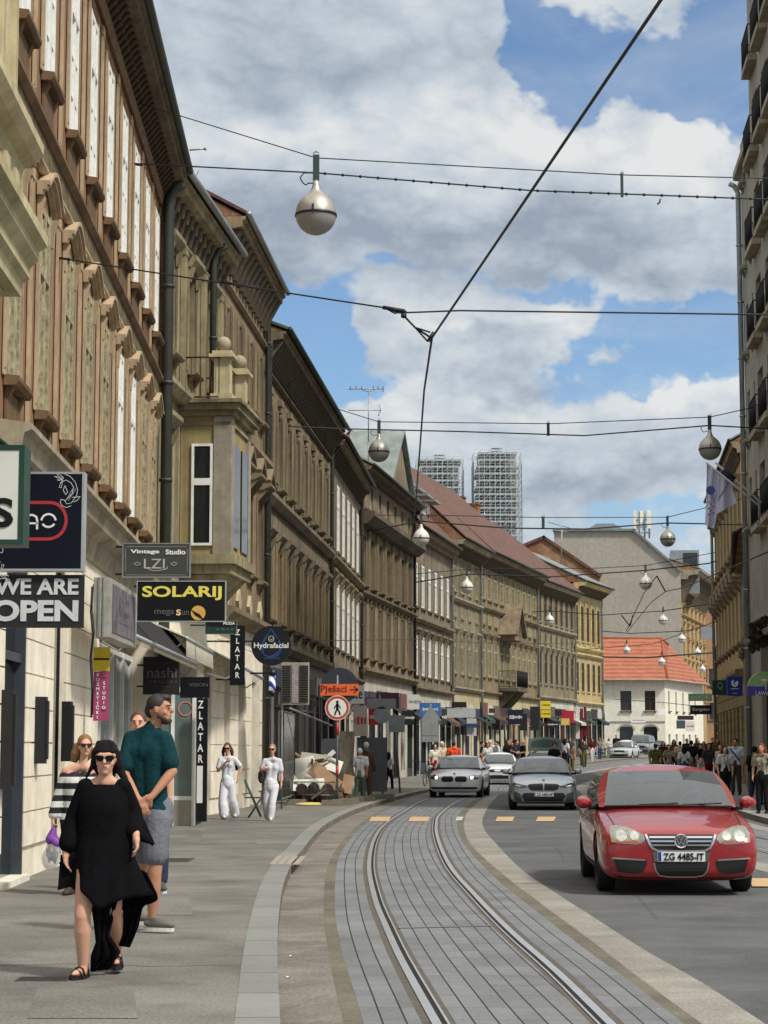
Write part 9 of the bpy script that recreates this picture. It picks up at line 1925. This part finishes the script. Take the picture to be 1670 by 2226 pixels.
def figure(kind):
 """standing figures of 1.7 m at the origin facing -Y; returns list of (name, mesh)"""
 walk = kind in ('mw', 'fw'); fem = kind[0] == 'f'; st = .16 if walk else .03
 J = dict(pelvis=(0, 0, .95), chest=(0, 0, 1.28), neck=(0, .01, 1.45), shL=(-.17 if fem else -.20, 0, 1.39), shR=(.17 if fem else .20, 0, 1.39), elL=(-.23, .05, 1.12), elR=(.23, .04, 1.12), wrL=(-.22, -.05 + (.08 if walk else 0), .90), wrR=(.22, -.10 if walk else -.04, .90), hipL=(-.085, 0, .90), hipR=(.085, 0, .90), knL=(-.09, -st * .8, .50), knR=(.09, st * .2, .50), anL=(-.09, -st, .09), anR=(.10, st * 1.3, .09 + (.04 if walk else 0)), build=.82 if fem else .98)
 if kind == 'fp': J['elR'] = (.24, -.05, 1.14); J['wrR'] = (.12, -.24, 1.22)
 if kind == 'mp': J['elR'] = (.26, -.02, 1.14); J['wrR'] = (.16, -.24, 1.10); J['elL'] = (-.26, -.02, 1.14); J['wrL'] = (-.12, -.22, 1.12)
 hc = Vector((0, -.01, 1.585)); p = Prims(); torso(p, J, 0, fem); arms(p, J, 0, 2.0, r=.95 if fem else 1.05); legs(p, J); p.cap((0, .01, 1.44), (0, 0, 1.53), .05, .048); Mx = head(p, hc, 0, 0, 1.0, not fem)
 for s in 'LR':
  dv = Vector(J['wr' + s]) - Vector(J['el' + s]); hand(p, J['wr' + s], dv, 1 if s == 'R' else -1, (-1 if s == 'R' else 1, 0, 0), .5, .9)
 out = [('body', remesh(p, .018, 2))]
 q = Prims(); torso(q, J, .014, fem); arms(q, J, .022, .68 if kind != 'ml' else 1.9); out.append(('top', remesh(q, .02, 2)))
 q = Prims(); legs(q, J, .016, 1.93, r=.92); q.cap((0, 0, .98), (0, 0, .88), .12, .13); out.append(('trousers', remesh(q, .02, 2)))
 q = Prims(); hair_cap(q, hc, Mx, 1.02)
 if fem: strand(q, [hc + Vector((-.07, .02, .03)), hc + Vector((-.09, .04, -.08)), hc + Vector((-.07, .05, -.22))], [.03, .042, .03]); strand(q, [hc + Vector((.07, .02, .03)), hc + Vector((.09, .04, -.08)), hc + Vector((.07, .05, -.22))], [.03, .042, .03]); strand(q, [hc + Vector((0, .08, .0)), hc + Vector((0, .09, -.2))], [.07, .07])
 out.append(('hair', remesh(q, .017, 1)))
 for s in 'LR':
  a = Vector(J['an' + s]); q = Prims(); b = Vector((a.x, a.y, a.z - .045)); q.cap(b + Vector((0, .03, 0)), b + Vector((0, -.13, -.005)), .042, .036, 10, .8); q.cap(b + Vector((0, 0, .03)), b, .04, .04); out.append(('shoe', remesh(q, .018, 1)))
 return out
KINDS = {k: figure(k) for k in ('ms', 'mw', 'mp', 'ml', 'fs', 'fw', 'fp')}
_pal = dict(black=(24, 24, 27), white=(200, 200, 202), navy=(30, 36, 56), olive=(92, 84, 48), red=(122, 30, 36), orange=(226, 84, 52), beige=(188, 176, 152), grey=(118, 118, 120), blue=(150, 170, 196), lightblue=(186, 200, 214), brown=(98, 76, 60), darkred=(74, 26, 30), green=(96, 112, 92), cream=(212, 204, 186), jeans=(52, 66, 92), pink=(196, 150, 150), darkgrey=(58, 58, 62), floral=(176, 168, 150))
_hair = dict(black=(22, 19, 18), brown=(62, 44, 34), dark=(38, 30, 26), auburn=(110, 64, 44), blond=(168, 132, 88), grey=(150, 146, 140), bald=(196, 150, 126), cap=(214, 212, 206))
def cmat(kind, key):
 pal = _pal if kind == 'c' else _hair; nm = ('cloth_' if kind == 'c' else 'hair_') + key + '_p'
 if key == 'floral' and nm not in M: return mat(nm, (160, 150, 130), .9, 0, .2, 9, dirt=((28, 26, 26), 1.0, 14))
 return mat(nm, pal[key], .9, 0, .12, 8, 0, .2)
def person(label, px, ytop, Y, kind, top, bot, hair, yaw=0.0, group='crowd on the far pavements', skin=0, side=True, h=None):
 X = (px - CX) * Y / F * 1.004; zg = gz(Y) + (SW if side else 0); zt_ = P(px, ytop, Y).z; hh = h or max(1.52, min(1.92, zt_ - zg)); s = hh / 1.70
 t = thing('person', label, 'person', (X, Y, zg), yaw, group); t.scale = (s, s, s)
 for nm, me in KINDS[kind]:
  o = link(nm, me, t)
  m_ = {'body': m_skin if not skin else m_skin2, 'top': cmat('c', top), 'trousers': cmat('c', bot), 'hair': cmat('h', hair), 'shoe': cmat('c', 'black')}[nm]
  if not me.materials: me.materials.append(m_)
  o.material_slots[0].link = 'OBJECT'; o.material_slots[0].material = m_
 return t
PPL = [
('person in a white shirt and cap walking away before the grey hoarding', 783, 1627, 61, 'mw', 'white', 'green', 'cap', 3.0),
('person in a brown jacket walking beside the white-shirted one at the hoarding', 797, 1614, 63.5, 'ml', 'brown', 'brown', 'cap', 2.9),
('person in a white tee at the right end of the grey hoarding, walking away', 845, 1637, 79, 'fw', 'white', 'black', 'black', 2.6),
('seated-looking person in a pale top above the bicycle', 944, 1617, 88, 'fs', 'cream', 'red', 'dark', .4),
('person in a white cap and pale shirt left of the orange-shirted man', 960, 1609, 93, 'ms', 'beige', 'grey', 'cap', .8),
('man in a bright orange shirt behind the large white saloon', 985, 1605, 92, 'mp', 'orange', 'darkgrey', 'brown', 3.1),
('person in black at the left end of the group behind the white hatchback', 1046, 1612, 106, 'ms', 'black', 'black', 'black', 1.5),
('dark-haired woman in white behind the white hatchback', 1057, 1615, 104, 'fs', 'white', 'beige', 'dark', .5),
('person in a white cap looking over the group behind the hatchback', 1063, 1607, 109, 'ms', 'cream', 'grey', 'cap', -.4),
('person in a light blue shirt behind the white hatchback', 1078, 1611, 103, 'mp', 'lightblue', 'jeans', 'brown', -1.2),
('woman in black left of the open tailgate, nearest the pale arches', 1101, 1609, 112, 'fs', 'black', 'black', 'brown', .6),
('dark-clad woman in the middle of the group left of the open tailgate', 1111, 1612, 110, 'fp', 'darkgrey', 'black', 'black', -.5),
('man in a dark tee talking left of the open tailgate', 1120, 1607, 111, 'mp', 'navy', 'darkgrey', 'brown', 1.2),
('bald man in a black shirt just left of the open tailgate', 1134, 1603, 108, 'mp', 'black', 'black', 'bald', -1.3),
('man in dark clothes leaning by the open tailgate over the silver saloon roof', 1201, 1617, 97, 'mp', 'black', 'darkgrey', 'brown', .3),
('person in a white tee right of the open tailgate', 1224, 1606, 124, 'fp', 'white', 'navy', 'black', 2.8),
('person in grey right behind the white tee near the open tailgate', 1235, 1604, 130, 'ms', 'darkgrey', 'black', 'dark', .2),
('bent dark figure low on the pavement right of the open tailgate', 1241, 1620, 122, 'ms', 'brown', 'olive', 'dark', 1.0),
('woman in black in front of the yellow house shops', 1261, 1607, 136, 'fs', 'black', 'darkgrey', 'brown', .5),
('woman in olive trousers beside the railing start', 1266, 1611, 131, 'fw', 'darkgrey', 'olive', 'dark', .1),
('person in a rust top and white trousers at the railing', 1283, 1606, 146, 'fw', 'darkred', 'white', 'auburn', .2),
('person in grey at the far end of the railing', 1299, 1604, 155, 'ms', 'grey', 'jeans', 'brown', .4),
('man in pale clothes past the railing near the statue', 1308, 1606, 160, 'ms', 'beige', 'olive', 'dark', -.2),
('person in white left of the far white car', 1319, 1605, 168, 'fs', 'white', 'grey', 'brown', .3),
('man in black behind the far white car', 1335, 1598, 172, 'ml', 'black', 'black', 'black', .1),
('man in an olive shirt walking at the left edge of the right-hand crowd', 1419, 1617, 84, 'ms', 'olive', 'olive', 'brown', 3.0),
('woman in dark red behind the olive-shirted man', 1436, 1612, 101, 'fs', 'darkred', 'black', 'auburn', .2),
('woman in a pale patterned top right of the olive-shirted man', 1448, 1619, 88, 'fp', 'floral', 'grey', 'dark', .2),
('brown-haired woman between the patterned top and the beige shirt', 1459, 1608, 106, 'fs', 'brown', 'black', 'brown', .1),
('person in a beige shirt seen from behind in the right-hand crowd', 1472, 1612, 100, 'ms', 'beige', 'grey', 'black', 3.1),
('woman with long black hair and a white top seen from behind', 1481, 1622, 86, 'fw', 'white', 'jeans', 'black', 3.0),
('person in navy at the back of the right-hand crowd', 1487, 1606, 112, 'ms', 'navy', 'black', 'black', .2),
('man in a black shirt and grey trousers walking away in the right-hand crowd', 1496, 1610, 89, 'mw', 'black', 'grey', 'dark', 3.1),
('dark figure at the back right of the black-shirted man', 1510, 1605, 116, 'fs', 'black', 'black', 'dark', .3),
('woman in black and white left of the off-shoulder top', 1514, 1617, 94, 'fp', 'black', 'white', 'dark', .5),
('woman in grey behind the off-shoulder top', 1523, 1612, 100, 'fs', 'grey', 'jeans', 'brown', -.3),
('woman in a dark off-shoulder top with long brown hair', 1533, 1616, 78, 'fs', 'darkgrey', 'darkred', 'brown', .3),
('tall dark person behind the brown-haired woman near the ochre house', 1543, 1604, 112, 'ms', 'black', 'darkgrey', 'dark', .1),
('brown-haired person at the back beneath the black script sign', 1553, 1606, 104, 'fs', 'brown', 'black', 'auburn', -.2),
('woman in a beige top just behind the lanyard woman', 1560, 1618, 71, 'fp', 'beige', 'black', 'auburn', -.8),
('woman in a white tee with a lanyard behind the red car roof', 1568, 1622, 57.5, 'fs', 'white', 'black', 'brown', .1),
('man in a pale blue shirt with a dark shoulder strap', 1591, 1606, 68, 'ms', 'lightblue', 'darkgrey', 'dark', -.4),
('person with a dark backpack left of the floral blouse', 1633, 1623, 56, 'mw', 'black', 'navy', 'black', 2.5),
('woman in a black and cream floral blouse at the right edge', 1647, 1617, 48.2, 'fs', 'floral', 'black', 'auburn', -.5),
('person in white cut off by the right edge of the picture', 1668, 1623, 51, 'ms', 'white', 'black', 'grey', .2),
]
made = {}
for a in PPL: made[a[1]] = person(*a[:4], *a[4:], skin=a[1] % 2, side=(a[2] < 165 or a[1] > 1400))
c = made[1591]; MB().tube([(-.15, -.125, 1.42), (0, -.145, 1.25), (.17, -.13, 1.02)], .018, 6).build('shoulder_strap', m_blk, c)
c = made[1568]; mb = MB(); mb.tube([(-.07, -.09, 1.44), (-.03, -.155, 1.25), (0, -.15, 1.12)], .008, 5); mb.tube([(.07, -.09, 1.44), (.03, -.155, 1.25), (0, -.15, 1.12)], .008, 5); mb.box(-.03, .03, -.17, -.16, 1.03, 1.12); mb.build('lanyard', m_blk, c)
c = made[1633]; q = Prims(); q.cap((0, .2, 1.3), (0, .2, 1.05), .13, .14); pmesh(c, q, m_blk, 'backpack', .02, 2)
